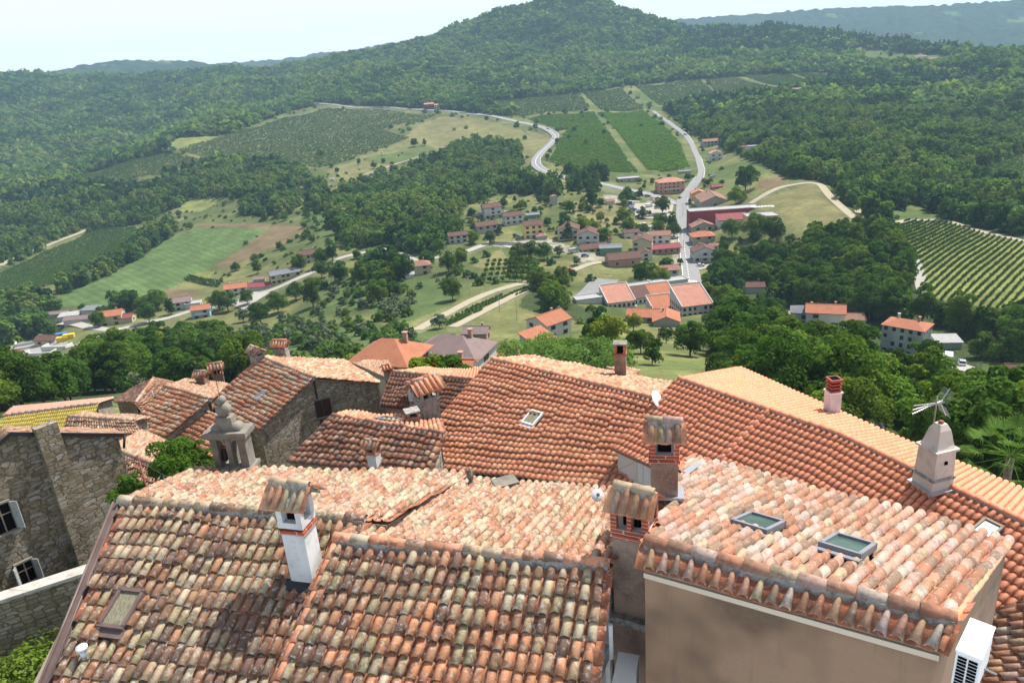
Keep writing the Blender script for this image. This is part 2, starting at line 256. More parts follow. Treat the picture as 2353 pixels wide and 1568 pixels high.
fill(DRY, [(1724,467),(1807,437),(1867,422),(1887,430),(1904,450),(1960,505),(1955,517),(1850,530),(1800,510)]); fill(GRASS, [(1607,350),(1640,330),(1700,370),(1830,412),(1740,460),(1640,440),(1622,400)])
fill(SOIL, [(1740,412),(1810,405),(1800,430),(1745,440)]); fill(YEL, [(363,345),(414,314),(510,314),(497,322),(400,349)])
fill(YEL, [(437,457),(497,455),(494,470),(457,487),(400,487)]); fill(LIGHT, [(137,680),(234,640),(300,604),(390,547),(454,522),(617,527),(480,614),(350,686),(300,697),(220,704),(137,704)])
fill(SOIL, [(634,514),(714,520),(654,560),(600,580),(534,614),(484,617),(620,527)]); fill(SOIL, [(450,515),(620,515),(617,526),(455,521)]); fill(SOIL, [(387,664),(477,667),(434,687),(350,687)]); fill(YEL, [(450,627),(500,622),(480,637),(434,635)])
fill(GRAVEL, [(1455,470),(1500,462),(1545,470),(1550,505),(1500,490)]); fill(GRAVEL, [(1470,555),(1530,540),(1545,580),(1480,585)]); fill(GRAVEL, [(1380,445),(1440,450),(1470,462),(1400,470)]); fill(ROAD, [(1340,418),(1400,424),(1484,440),(1550,462),(1600,425),(1610,405),(1625,402),(1600,440),(1580,470),(1590,560),(1600,640),(1570,640),(1556,540),(1545,480),(1470,455),(1340,432)])
fill(GRAVEL, [(1540,510),(1556,500),(1560,640),(1545,600)]); fill(GRAVEL, [(1130,565),(1240,540),(1310,565),(1300,585),(1190,572)]); fill(GRAVEL, [(1310,570),(1400,590),(1400,612),(1330,600)]); fill(GRAVEL, [(0,810),(60,780),(140,775),(170,795),(120,812),(60,822)])
fill(SOIL, [(350,847),(480,830),(470,845),(340,862)]); fill(DRY, [(1400,750),(1480,760),(1540,800),(1400,800)]); fill(GRASS, [(1440,790),(1560,770),(1660,830),(1640,880),(1500,880),(1440,850)]); fill(GRASS, [(1400,730),(1560,735),(1600,780),(1420,750)]); fill(DRY, [(0,840),(110,815),(150,830),(60,865),(0,870)])
fill(CLEAR, [(1000,103),(1150,92),(1230,89),(1165,97),(1017,107)]); fill(GRASS, [(1935,120),(2000,115),(2120,125),(2240,130),(2180,150),(2000,150)]); fill(GRASS, [(2040,485),(2100,470),(2168,503),(2040,520)]); fill(GRASS, [(1430,202),(1457,200),(1510,235),(1530,262),(1500,258),(1477,232)])
fill(ROAD, [(2140,825),(2160,815),(2260,860),(2240,880)]); fill(GRASS, [(2255,830),(2352,835),(2352,860),(2260,890)]); fill(SAND, [(2060,768),(2080,760),(2090,775)]); fill(SAND, [(1750,705),(1900,720),(2000,745),(1940,770)]); fill(GRASS, [(1110,655),(1173,595),(1257,631),(1217,651),(1143,668)]); fill(SOIL, [(2250,780),(2300,770),(2300,800),(2265,805)])
VINES = [ # poly, row direction (two picture points), row gap m, plant gap m, height, label, ground label
 ([(410,347),(500,317),(567,297),(660,270),(735,252),(860,252),(1005,266),(960,283),(900,290),(880,300),(940,318),(900,334),(830,358),(740,388),(650,372),(565,367),(500,370)],((500,345),(760,292)),8,3,1.7,'wide hillside vineyard below the road at the red house',VINE),
 ([(163,410),(334,360),(394,352),(494,377),(460,390),(334,405),(240,429),(187,429)],((190,425),(330,385)),7,2.6,1.7,'striped vineyard on the spur between the two woods',VINE),
 ([(1080,237),(1330,213),(1357,249),(1203,270)],((1150,252),(1300,238)),8,3,1.8,'upper vineyard block inside the road bend under the wood',VINE),
 ([(1212,274),(1364,257),(1417,334),(1464,397),(1364,397),(1262,372),(1304,300)],((1280,385),(1420,380)),6.5,2.4,1.8,'large green vineyard beside the sharp road bend',GRASS),
 ([(1337,212),(1427,204),(1482,252),(1383,255)],((1360,235),(1450,228)),8,3,1.8,'upper vineyard block between the grass strip and the track',VINE),
 ([(1383,260),(1477,255),(1527,294),(1564,334),(1582,387),(1490,392),(1437,327)],((1440,340),(1560,332)),6.5,2.4,1.8,'bright green vineyard right of the straight grass strip',GRASS),
 ([(1457,197),(1567,187),(1608,184),(1660,224),(1567,238),(1517,244)],((1500,222),(1600,212)),9,3.4,1.8,'high vineyard block at the foot of the wooded hill',VINE),
 ([(1618,183),(1684,175),(1795,204),(1754,219),(1667,223)],((1650,205),(1740,200)),9,3.4,1.8,'high vineyard block beside the white farmhouse',VINE),
 ([(1702,173),(1811,170),(1878,192),(1821,201)],((1740,188),(1840,184)),9,3.4,1.8,'narrow high vineyard above the white farmhouse',VINE),
 ([(1820,169),(1924,168),(1984,184),(1887,192)],((1850,182),(1940,178)),9,3.4,1.8,'farthest high vineyard at the end of the valley field',VINE),
 ([(2214,404),(2352,350),(2352,430),(2268,420)],((2230,402),(2352,392)),4.5,2.2,1.5,'pale vineyard in the clearing at the edge of the right wood',VINE),
 ([(2041,526),(2088,507),(2168,510),(2352,560),(2352,716),(2294,713),(2136,683),(2124,645),(2104,597)],((2125,668),(2240,575)),2.7,1.0,1.35,'big vineyard of evenly spaced rows beside the wooded slope',YEL),
 ([(0,630),(97,582),(174,552),(207,532),(247,524),(313,523),(320,560),(294,585),(214,612),(167,638),(77,672),(0,692)],((60,640),(220,585)),4.2,1.7,1.8,'dark green vineyard on the left valley slope',VINE),
 ([(634,447),(667,434),(724,437),(724,459),(667,457)],((650,450),(715,448)),4,1.8,1.6,'small terraced vineyard under the lone white trailer',VINE),
 ([(420,648),(437,634),(514,647),(500,660)],((430,640),(510,655)),3.5,1.2,1.7,'small vine plot beside the pale striped meadow',VINE),
 ([(1020,738),(1120,692),(1225,652),(1235,660),(1130,702),(1030,752)],((1060,728),(1180,675)),2.6,1.2,1.2,'long narrow strip of vines between two dirt tracks',VINE),
 ([(1700,612),(1760,602),(1800,628),(1740,640)],((1715,612),(1760,636)),3,1.2,1.4,'little vineyard below the lane and the dark cypresses',VINE)]
for p in VINES: fill(p[6], p[0])
ROADS = { # name: (points, width m, label, material key)
 'main':([(718,236),(735,240),(783,243),(863,248),(950,252),(1000,255),(1067,260),(1117,266),(1167,276),(1217,286),(1250,295),(1267,304),(1277,313),(1270,325),(1257,338),(1240,354),(1231,367),(1230,380),(1243,392),(1273,402),(1310,411),(1350,420),(1400,428),(1444,437),(1484,446),(1527,457),(1556,470)],9),
 'street':([(1608,406),(1587,435),(1568,460),(1567,490),(1572,530),(1577,570),(1584,610),(1590,650)],8.5),
 'street_top':([(1500,255),(1510,264),(1530,278),(1550,293),(1575,311),(1590,334),(1604,364),(1612,394),(1608,410)],6),
 'lane_left':([(1135,557),(1067,580),(983,598),(950,600),(930,588),(880,572),(820,583),(784,592),(701,634),(651,657),(601,674),(551,691),(500,705),(430,717),(377,734),(310,748),(260,760),(200,751),(140,742)],5.5),
 'lane_plant':([(262,762),(217,781),(167,797),(127,802)],5),
 'lane_right':([(1600,618),(1634,609),(1684,600),(1727,590),(1781,584),(1827,574),(1851,549),(1876,534),(1954,517),(1981,515),(2017,519),(2034,529),(2051,552),(2078,582),(2101,599),(2111,635),(2120,668)],4.5),
 'track_a':([(1725,470),(1760,447),(1800,429),(1850,421),(1883,424),(1905,452),(1930,475),(1952,493),(1970,507),(1981,515),(1984,545),(1989,579),(2001,612)],5),
 'track_b':([(1981,515),(1975,490),(1972,465),(1990,460)],5),
 'track_c':([(957,758),(1017,725),(1117,675),(1200,652),(1240,640),(1300,628),(1350,608),(1400,600),(1450,602)],4.5),
 'track_d':([(1040,752),(1150,695),(1215,665),(1290,634)],4),
 'strip':([(1333,213),(1360,250),(1400,300),(1440,350),(1475,395)],8),
 'track_e':([(848,428),(830,405),(870,393),(917,375),(960,362)],4),
 'track_f':([(0,612),(60,580),(100,570),(160,545),(205,526)],6),
 'track_v':([(2034,522),(2090,505),(2168,506),(2352,556)],4),
}
for k, (p, w) in ROADS.items():
    pw = [max(3.0, w*FPX/np.linalg.norm(hit(*a))*.55) for a in p]; line(ROAD if k != 'strip' else GRASS, p, pw)
fill(VDARK, [(520,775),(700,750),(850,735),(960,765),(850,800),(560,835)]); fill(VDARK, [(710,645),(840,630),(860,700),(740,725)]); fill(VDARK, [(540,850),(640,825),(850,790),(960,765),(1080,790),(1160,800),(1160,900),(600,900)]); fill(VDARK, [(860,690),(960,640),(1080,660),(1040,700),(940,740),(860,735)]); fill(VDARK, [(700,470),(760,500),(740,540),(690,520)])
fill(TOWN, [(0,960),(300,900),(560,880),(900,870),(1130,850),(1500,890),(1600,900),(1750,930),(2000,1040),(2352,1180),(2352,1568),(0,1568)])
LC = {FOREST:(.035,.055,.02),GRASS:(.095,.14,.042),DRY:(.21,.19,.085),SOIL:(.19,.13,.08),VINE:(.15,.15,.07),GRAVEL:(.36,.33,.27),YEL:(.23,.25,.08),LIGHT:(.10,.165,.055),SCRUB:(.095,.12,.04),ROAD:(.17,.18,.1),CLEAR:(.14,.2,.07),TOWN:(.1,.12,.05),SAND:(.42,.37,.28),VDARK:(.08,.12,.04)}
def lab_at(P):
    u, v = proj(P); return LAB[np.clip((v/2).astype(int), 0, LH-1), np.clip((u/2).astype(int), 0, LW-1)], u, v
T, Lg = np.meshgrid(TH, LD, indexing='ij'); dd = np.exp(Lg); GX = dd*np.sin(np.radians(T)); GY = dd*np.cos(np.radians(T)); GP = np.stack([GX, GY, ZG], -1).reshape(-1, 3)
gl, gu, gv = lab_at(GP); gc = np.array([LC[i] for i in range(14)])[gl]
def smooth_noise(x, y, s, seed):
    r = np.random.default_rng(seed); g = r.random((64, 64)); a = (x/s) % 64; b = (y/s) % 64; i = a.astype(int); j = b.astype(int); fa = a-i; fb = b-j; fa = fa*fa*(3-2*fa); fb = fb*fb*(3-2*fb); i2 = (i+1) % 64; j2 = (j+1) % 64; i %= 64; j %= 64
    return g[i, j]*(1-fa)*(1-fb)+g[i2, j]*fa*(1-fb)+g[i, j2]*(1-fa)*fb+g[i2, j2]*fa*fb
m_ = np.isin(gl, [SCRUB, GRASS, DRY, TOWN, CLEAR]); nz = smooth_noise(GP[:, 0], GP[:, 1], 45, 1)*.6+smooth_noise(GP[:, 0], GP[:, 1], 14, 2)*.4
k_ = np.clip((nz-.42)*3.4, 0, .85)[:, None]; gc = np.where(m_[:, None], gc*(1-k_)+np.array([.21, .2, .08])*k_, gc)
gc = gc*.9*(.7+.6*smooth_noise(GP[:, 0], GP[:, 1], 7, 3))[:, None]*(.85+.3*smooth_noise(GP[:, 0], GP[:, 1], 28, 4))[:, None]
# mown swathes of the pale meadow, soil furrows
_q0 = hit(260, 680); _q1 = hit(430, 560); _q2 = hit(520,600); _dv = nrm((_q2-hit(400,560))[:2]); _s = (GP[:, 0]*-_dv[1]+GP[:, 1]*_dv[0]); gc = np.where((gl == LIGHT)[:, None], gc*(.88+.22*(np.sin(_s*1.1+.6*np.sin(_s*.13)) > 0))[:, None], gc)
me = bpy.data.meshes.new('ground'); me.vertices.add(len(GP)); me.vertices.foreach_set('co', GP.astype(np.float32).ravel())
idx = np.arange(NT*ND).reshape(NT, ND); q = np.stack([idx[:-1, :-1], idx[1:, :-1], idx[1:, 1:], idx[:-1, 1:]], -1).reshape(-1, 4)[:, ::-1]
me.loops.add(q.size); me.loops.foreach_set('vertex_index', q.ravel()); me.polygons.add(len(q)); me.polygons.foreach_set('loop_start', np.arange(len(q))*4); me.polygons.foreach_set('loop_total', np.full(len(q), 4)); me.polygons.foreach_set('use_smooth', np.ones(len(q), bool))
ca = me.color_attributes.new('Col', 'FLOAT_COLOR', 'POINT'); ca.data.foreach_set('color', np.hstack([gc, np.ones((len(gc), 1))]).astype(np.float32).ravel()); me.update()
M_ground = mat('ground', attr=True, rough=1, spec=.1, noise=[(.35, 6, .42, .62, (.05, .09, .025), .45), (1.6, 5, .5, .7, (.34, .3, .16), .3)], bump=(1.5, .5, .25)); me.materials.append(M_ground)
gr = bpy.data.objects.new('ground', me); COL.objects.link(gr); tag(gr, kind='structure', label='grassy valley floor and hillsides under fields and woods')
# roads as sheets lying on the ground
M_asph = mat('asphalt', (.23, .23, .23), .9, noise=[(.2, 4, .4, .7, (.3, .29, .27), .5), (3, 4, .5, .7, (.25, .25, .25), .3)])
M_dirt = mat('dirt_track', (.38, .33, .24), 1, noise=[(.5, 5, .4, .65, (.3, .27, .15), .6)]); M_pale = mat('pale_lane', (.38, .36, .32), .95, noise=[(.4, 5, .45, .7, (.27, .25, .2), .5)])
M_white = mat('road_paint', (.8, .8, .78), .7)
def resample(P, step):
    P = np.asarray(P, float); seg = np.linalg.norm(np.diff(P[:, :2], axis=0), axis=1); s = np.r_[0, np.cumsum(seg)]; n = max(2, int(s[-1]/step)+1); t = np.linspace(0, s[-1], n)
    Q = np.stack([np.interp(t, s, P[:, k]) for k in range(2)], 1)
    for _ in range(3): Q[1:-1] = Q[1:-1]*.5+(Q[2:]+Q[:-2])*.25
    return Q
def ribbon(name, pts, w, material, lift=.12, off=0.0, parent=None, kind='structure', label=None, dash=None, img=True):
    P = np.array([hit(*p) for p in pts]) if img else np.asarray(pts); dist = np.hypot(P[:, 0], P[:, 1]).mean(); Q = resample(P, max(2.0, dist/160)); d = np.gradient(Q, axis=0); d /= np.linalg.norm(d, axis=1)[:, None]+1e-9; nn = np.stack([d[:, 1], -d[:, 0]], 1)
    K = 5; V = []
    for k in range(K):
        X = Q+nn*(off+(k/(K-1)-.5)*w); V.append(np.c_[X, zt(X[:, 0], X[:, 1])])
    V = np.stack(V, 1); V[..., 2] = np.maximum(V[..., 2], V[..., 2].mean(1, keepdims=True))+lift*np.clip(np.hypot(V[..., 0], V[..., 1])/300, .5, 4)
    n = len(Q); mb = MB(); I = np.arange(n*K).reshape(n, K); Fc = [(I[i, k], I[i+1, k], I[i+1, k+1], I[i, k+1]) for i in range(n-1) for k in range(K-1) if dash is None or (i//dash) % 2 == 0]
    mb.add(V.reshape(-1, 3), Fc, 0, smooth=True); o = mb.build(name, material); return tag(o, kind=kind, label=label)
RLAB = {'main':'pale asphalt main road curving down to the village','street':'straight pale village street with white edge lines','street_top':([(1500,255),(1510,264),(1530,278),(1550,293),(1575,311),(1590,334),(1604,364),(1612,394),(1608,410)],6),
 'street_top':'pale upper street climbing past the vineyard','lane_left':'white country lane past the scattered left houses','lane_plant':'concrete lane down to the water treatment basins','lane_right':'pale lane winding right towards the vineyard','track_a':'sandy farm track round the dry knoll','track_b':'short sandy spur track beside the wood','track_c':'bare dirt track across the meadow under the village','track_d':'lower dirt track beside the vine strip','strip':'straight grass strip between two vineyards','track_e':'brown field track among the hay meadows','track_f':'bare track along the dark vineyard','track_v':'pale track along the top of the striped vineyard'}
for k, (p, w) in ROADS.items():
    if k == 'strip': continue
    ribbon('road' if k in ('main', 'street', 'street_top', 'lane_left', 'lane_plant') else 'path', p, w, M_asph if k in ('main', 'street', 'street_top') else M_pale if 'lane' in k else M_dirt, label=RLAB[k])
ribbon('road_marking', ROADS['main'][0], .45, M_white, lift=.2, dash=None, label='white centre line of the curving main road')
for off, lb in ((-4.6, 'near'), (4.6, 'far')): ribbon('road_marking', ROADS['main'][0][:22], .35, M_white, lift=.2, off=off, label='white edge line of the curving main road')
ribbon('road_marking', ROADS['street'][0][1:], .3, M_white, lift=.2, dash=1, off=1.2, label='dashed white lines of the village street'); ribbon('road_marking', ROADS['street'][0][2:], .3, M_white, lift=.2, off=-3.6, dash=1, label='dashed white lines of the village street')
ribbon('road_marking', ROADS['street'][0][2:], .3, M_white, lift=.2, off=3.9, label='white edge line of the village street'); ribbon('road_marking', ROADS['street_top'][0][2:], .3, M_white, lift=.2, off=-2.8, label='white edge line of the upper village street')
# far ranges beyond the ridge
def far_range(name, sky_pts, dist, zb, label, colr):
    P = np.array([atd(u, v, dist) for u, v in sky_pts]); t = np.degrees(np.arctan2(P[:, 0], P[:, 1])); tt = np.linspace(t[0], t[-1], 500); zr = np.interp(tt, t, P[:, 2]); K = 60; V = []
    for k in range(K+14):
        f = k/(K-1); d = dist*(.62+.38*f); prof = zb+(zr-zb)*(f**1.1 if f <= 1 else 1-(f-1)*1.5); x = d*np.sin(np.radians(tt)); y = d*np.cos(np.radians(tt))
        prof = prof+(smooth_noise(x+9000, y, 260, 5)-.5)*60*min(1, 4*(1-f) if f < 1 else 0)*(f > .05)+(smooth_noise(x+9000, y, 22, 6)-.5)*14
        V.append(np.stack([x, y, prof], -1))
    V = np.stack(V, 1); n = len(tt); I = np.arange(n*(K+14)).reshape(n, K+14); Q = np.stack([I[:-1, :-1], I[1:, :-1], I[1:, 1:], I[:-1, 1:]], -1).reshape(-1, 4)[:, ::-1]
    cc = np.array(colr)*(.7+.7*smooth_noise(V[..., 0].ravel()+9000, V[..., 1].ravel(), 30, 8))[:, None]; nb = smooth_noise(V[..., 0].ravel()+9000, V[..., 1].ravel(), 150, 9)[:, None]; cc = np.where(nb > .8, np.array([.13, .17, .07]), cc)
    mb = MB(); mb.v = [V.reshape(-1, 3)]; mb.f = [tuple(map(int, r)) for r in Q]; mb.m = [0]*len(Q); mb.sm = [False]*len(Q); mb.c = [cc]; mb.n = len(cc)
    return tag(mb.build(name, mat('far_wood', attr=True, rough=1, spec=0, bump=(.03, .6, 6))), kind='structure', label=label)
far_range('hills', [(-900,230),(100,170),(150,157),(240,142),(300,137),(440,141),(500,150),(700,160),(900,150)], 3900, -140, 'blue wooded range beyond the left ridge', (.03, .05, .025))
far_range('mountains', [(350,170),(480,147),(560,141),(650,137),(720,124),(790,118),(900,100),(1100,90)], 4700, -140, 'hazy farther range at the left skyline', (.035, .055, .03))
far_range('mountains', [(1300,70),(1500,50),(1550,45),(1650,38),(1800,27),(1950,18),(2050,14),(2150,13),(2200,10),(2250,5),(2352,0),(2800,-20)], 4700, -260, 'hazy blue range across the upper right skyline', (.035, .055, .03))
# haze
mh = bpy.data.materials.new('haze'); mh.use_nodes = True; hn = mh.node_tree; hn.nodes.remove(hn.nodes['Principled BSDF']); hv = hn.nodes.new('ShaderNodeVolumePrincipled')
hv.inputs['Color'].default_value = (.5, .78, 1, 1); hv.inputs['Density'].default_value = .000135; hv.inputs['Anisotropy'].default_value = 0; hn.links.new(hv.outputs[0], hn.nodes['Material Output'].inputs['Volume'])
hz = MB().box((0, 1900, -95), (12500, 8000, 900)).build('haze', mh); tag(hz, kind='stuff', label='thin blue summer haze over the whole valley')
# ================================================================ foliage
GREENS = [(.07,.12,.03),(.13,.19,.035),(.08,.15,.045),(.14,.23,.05),(.07,.13,.04),(.12,.19,.075),(.17,.25,.06),(.08,.155,.03),(.05,.1,.03)]
M_leaf = leaf_mat('leaves', GREENS); M_leafL = leaf_mat('light_leaves', [(.14,.19,.05),(.17,.23,.055),(.12,.18,.065),(.2,.24,.08),(.11,.16,.04),(.15,.18,.09)]); M_leafD = leaf_mat('dark_leaves', [(.03,.07,.025),(.05,.1,.035),(.04,.08,.03),(.07,.12,.04)]); M_leafn = leaf_mat('leaves_near', [(.045,.095,.018),(.075,.145,.022),(.055,.11,.026),(.11,.185,.028),(.045,.09,.02),(.14,.2,.032),(.065,.12,.024)])
M_olive = leaf_mat('olive_leaves', [(.12,.16,.09),(.16,.2,.12),(.13,.17,.1)], .2); M_cyp = leaf_mat('cypress_leaves', [(.02,.05,.018),(.03,.06,.02)], .15); M_yel = leaf_mat('yellow_leaves', [(.16,.22,.03),(.2,.24,.04)])
M_vine = leaf_mat('vine_leaves', [(.055,.11,.03),(.08,.145,.035),(.065,.125,.03)]); M_vineB = leaf_mat('bright_vine_leaves', [(.09,.17,.028),(.13,.23,.035),(.11,.2,.03)]); M_pine = leaf_mat('pine_needles', [(.035,.08,.04),(.05,.1,.05)], .15)
M_bark = mat('bark', (.12, .09, .06), 1, noise=[(6, 4, .4, .6, (.2, .17, .13), .6)])
def leaf_cloud(mb, n, centers, radii, size, seed, flat=.0):
    r = np.random.default_rng(seed); C = np.asarray(centers); Rr = np.asarray(radii); w = Rr**2; k = r.choice(len(C), n, p=w/w.sum()); d = r.normal(size=(n, 3)); d /= np.linalg.norm(d, axis=1)[:, None]; d[:, 2] = np.where(d[:, 2] < -.35, -d[:, 2], d[:, 2])
    rad = Rr[k]*(.72+.33*r.random(n)); P = C[k]+d*rad[:, None]*np.array([1, 1, .85])
    nn = d*.9+r.normal(size=(n, 3))*.55+np.array([0, 0, .35]); nn /= np.linalg.norm(nn, axis=1)[:, None]; a = np.cross(nn, r.normal(size=(n, 3))); a /= np.linalg.norm(a, axis=1)[:, None]; b = np.cross(nn, a); s = size*(.6+.8*r.random(n))[:, None]
    V = np.stack([P-a*s-b*s*.55, P+a*s*.9-b*s*.6, P+a*s*.8+b*s*.6+nn*s*.2, P-a*s*.9+b*s*.55], 1).reshape(-1, 3)
    tone = (.75+.5*r.random(len(C)))[k]*(.8+.4*r.random(n)); mb.add(V, np.arange(n*4).reshape(n, 4), 0, np.repeat(tone, 4)[:, None]*np.ones(3))
def crown_parts(seed, h, w, nb, base=.25, shape='round'):
    r = np.random.default_rng(seed); C = []; R = []
    for i in range(nb):
        f = (i+.5)/nb; z = base*h+(1-base)*h*(.08+.84*f); e = (f-.42)/.62; ww = w*.5*math.sqrt(max(.05, 1-e*e)) if shape == 'round' else w*.5*(1-f*.85)
        a = i*2.4+r.random()*1.2; q = ww*(.35+.5*r.random()); C.append([q*math.cos(a), q*math.sin(a), z]); R.append(w*(.17+.12*r.random())*(1.1-.45*f if shape == 'round' else 1.1-.8*f))
    C.append([0, 0, h*(base+.45*(1-base))]); R.append(w*.3); return C, R
def make_tree(name, seed, h, w, leaves, lsize, m=None, nb=14, base=.22, shape='round', limbs=5, label=None, cat='tree', group=None):
    root = empty(name, label=label, cat=cat, group=group); C, R = crown_parts(seed, h, w, nb, base, shape); mb = MB(); leaf_cloud(mb, leaves, C, R, lsize, seed+1); mb.build('crown', m or M_leafn, root)
    tb = MB(); tr = max(.1, h*.022); tb.tube((0, 0, -1), (0, 0, h*base), tr*1.3, tr, m=0); tb.tube((0, 0, h*base), (0, 0, h*.6), tr, tr*.4)
    for i in range(limbs): c = np.array(C[(i*3) % len(C)]); tb.tube((0, 0, h*base*(.7+.1*i)), c, tr*.5, tr*.15, n=5)
    tb.build('trunk', M_bark, root); return root
# scatter groups: one object of many, placed by geometry nodes on explicit points
LIB = {}
def lib(key, objs):
    c = bpy.data.collections.new(key)
    for o in objs:
        for cc in list(o.users_collection): cc.objects.unlink(o)
        c.objects.link(o)
    LIB[key] = c
def scatter(name, pts, rot, scl, key, label, kind='stuff', tilt=None):
    me = bpy.data.meshes.new(name); me.vertices.add(len(pts)); me.vertices.foreach_set('co', np.asarray(pts, np.float32).ravel())
    a = me.attributes.new('rot', 'FLOAT_VECTOR', 'POINT'); R = np.zeros((len(pts), 3), np.float32); R[:, 2] = rot; a.data.foreach_set('vector', R.ravel())
    a = me.attributes.new('scl', 'FLOAT_VECTOR', 'POINT'); S = np.asarray(scl, np.float32); S = np.repeat(S[:, None], 3, 1) if S.ndim == 1 else S; a.data.foreach_set('vector', np.ascontiguousarray(S).ravel())
    a = me.attributes.new('idx', 'INT', 'POINT'); a.data.foreach_set('value', np.random.default_rng(len(pts)).integers(0, len(LIB[key].objects), len(pts)).astype(np.int32))
    o = bpy.data.objects.new(name, me); COL.objects.link(o); g = bpy.data.node_groups.new(name, 'GeometryNodeTree'); g.interface.new_socket('Geometry', in_out='INPUT', socket_type='NodeSocketGeometry'); g.interface.new_socket('Geometry', in_out='OUTPUT', socket_type='NodeSocketGeometry')
    N = g.nodes; L = g.links; gi = N.new('NodeGroupInput'); go = N.new('NodeGroupOutput'); ip = N.new('GeometryNodeInstanceOnPoints'); ci = N.new('GeometryNodeCollectionInfo'); ci.inputs['Collection'].default_value = LIB[key]; ci.inputs['Separate Children'].default_value = True; ci.inputs['Reset Children'].default_value = True
    def at(nm, ty):
        n = N.new('GeometryNodeInputNamedAttribute'); n.data_type = ty; n.inputs[0].default_value = nm; return n.outputs[0]
    L.new(gi.outputs[0], ip.inputs['Points']); L.new(ci.outputs[0], ip.inputs['Instance']); ip.inputs['Pick Instance'].default_value = True; L.new(at('idx', 'INT'), ip.inputs['Instance Index']); L.new(at('rot', 'FLOAT_VECTOR'), ip.inputs['Rotation']); L.new(at('scl', 'FLOAT_VECTOR'), ip.inputs['Scale']); L.new(ip.outputs[0], go.inputs[0])
    md = o.modifiers.new('scatter', 'NODES'); md.node_group = g; return tag(o, kind=kind, label=label)
def blob(seed, n, lsize, h=1.0, w=1.0, nb=7, m=None, base=.0, shape='round'):
    C, R = crown_parts(seed, h, w, nb, base, shape); mb = MB(); leaf_cloud(mb, n, C, R, lsize, seed); return mb.build('tree_crown', m or M_leaf)
lib('far', [blob(s, 75, .17) for s in range(4)]); lib('far_light', [blob(5+s, 75, .16, m=M_leafL) for s in range(3)]); lib('far_dark', [blob(10+s, 75, .17, m=M_leafD) for s in range(3)]); lib('mid_light', [blob(30+s, 380, .08, nb=13, m=M_leafL, h=1.15, w=.9) for s in range(3)]); lib('mid_dark', [blob(35+s, 400, .085, nb=10, m=M_leafD, h=1.1) for s in range(3)]); lib('mid', [blob(20+s, 420, .085, nb=11) for s in range(6)]); lib('near', [blob(40+s, 2600, .036, nb=18, m=M_leafn) for s in range(4)])
lib('pine', [blob(60+s, 70, .13, h=1.5, w=.8, shape='cone', m=M_pine) for s in range(3)])
lib('vine_far', [blob(80+s, 26, .2, h=1, w=1.15, nb=4, m=M_vine) for s in range(3)]); lib('vine_bright', [blob(83+s, 30, .2, h=1, w=1.15, nb=4, m=M_vineB) for s in range(3)]); lib('vine_mid', [blob(85+s, 60, .15, h=1, w=1.0, nb=5, m=M_vine) for s in range(3)]); lib('bush', [blob(90+s, 260, .1, nb=8, h=.8, w=1.1) for s in range(4)]); lib('olive', [blob(95+s, 320, .09, nb=9, h=.9, m=M_olive) for s in range(2)])
def grid_pts(d0, d1, s, amax=40):
    n = int(2*d1/s)+2; X, Y = np.meshgrid(np.arange(n)*s-d1, np.arange(int(d1/s)+2)*s); X = X+(rng.random(X.shape)-.5)*s*.9; Y = Y+(rng.random(X.shape)-.5)*s*.9; X = X.ravel(); Y = Y.ravel()
    d = np.hypot(X, Y); a = np.degrees(np.arctan2(X, Y)); k = (d >= d0) & (d < d1) & (np.abs(a) < amax); X = X[k]; Y = Y[k]; return np.c_[X, Y, zt(X, Y)]
DENS = np.zeros(14); DENS[FOREST] = 1; DENS[SCRUB] = .15; DENS[VDARK] = .6; DENS[DRY] = .012; DENS[GRASS] = .03; DENS[TOWN] = .0; DENS[CLEAR] = .0
RECTS = [(1312,1425,640,690,400),(1372,1392,738,760,320),(2140,2225,812,848,300),(1450,1640,795,862,200),(960,1235,655,755,330),(1568,1606,560,652,420),(2130,2352,545,690,420),(2010,2155,725,808,290),(1140,1315,535,580,460),(1398,1440,425,470,600),(1455,1560,455,530,560),(0,170,770,822,520),(130,260,722,757,520),(260,400,722,752,520),(400,560,695,732,520),(530,700,640,688,520),(2225,2352,832,885,240),(1400,1600,250,395,900)]
HOUSE_XY = []   # filled by the houses: (x, y, r) kept clear of trees
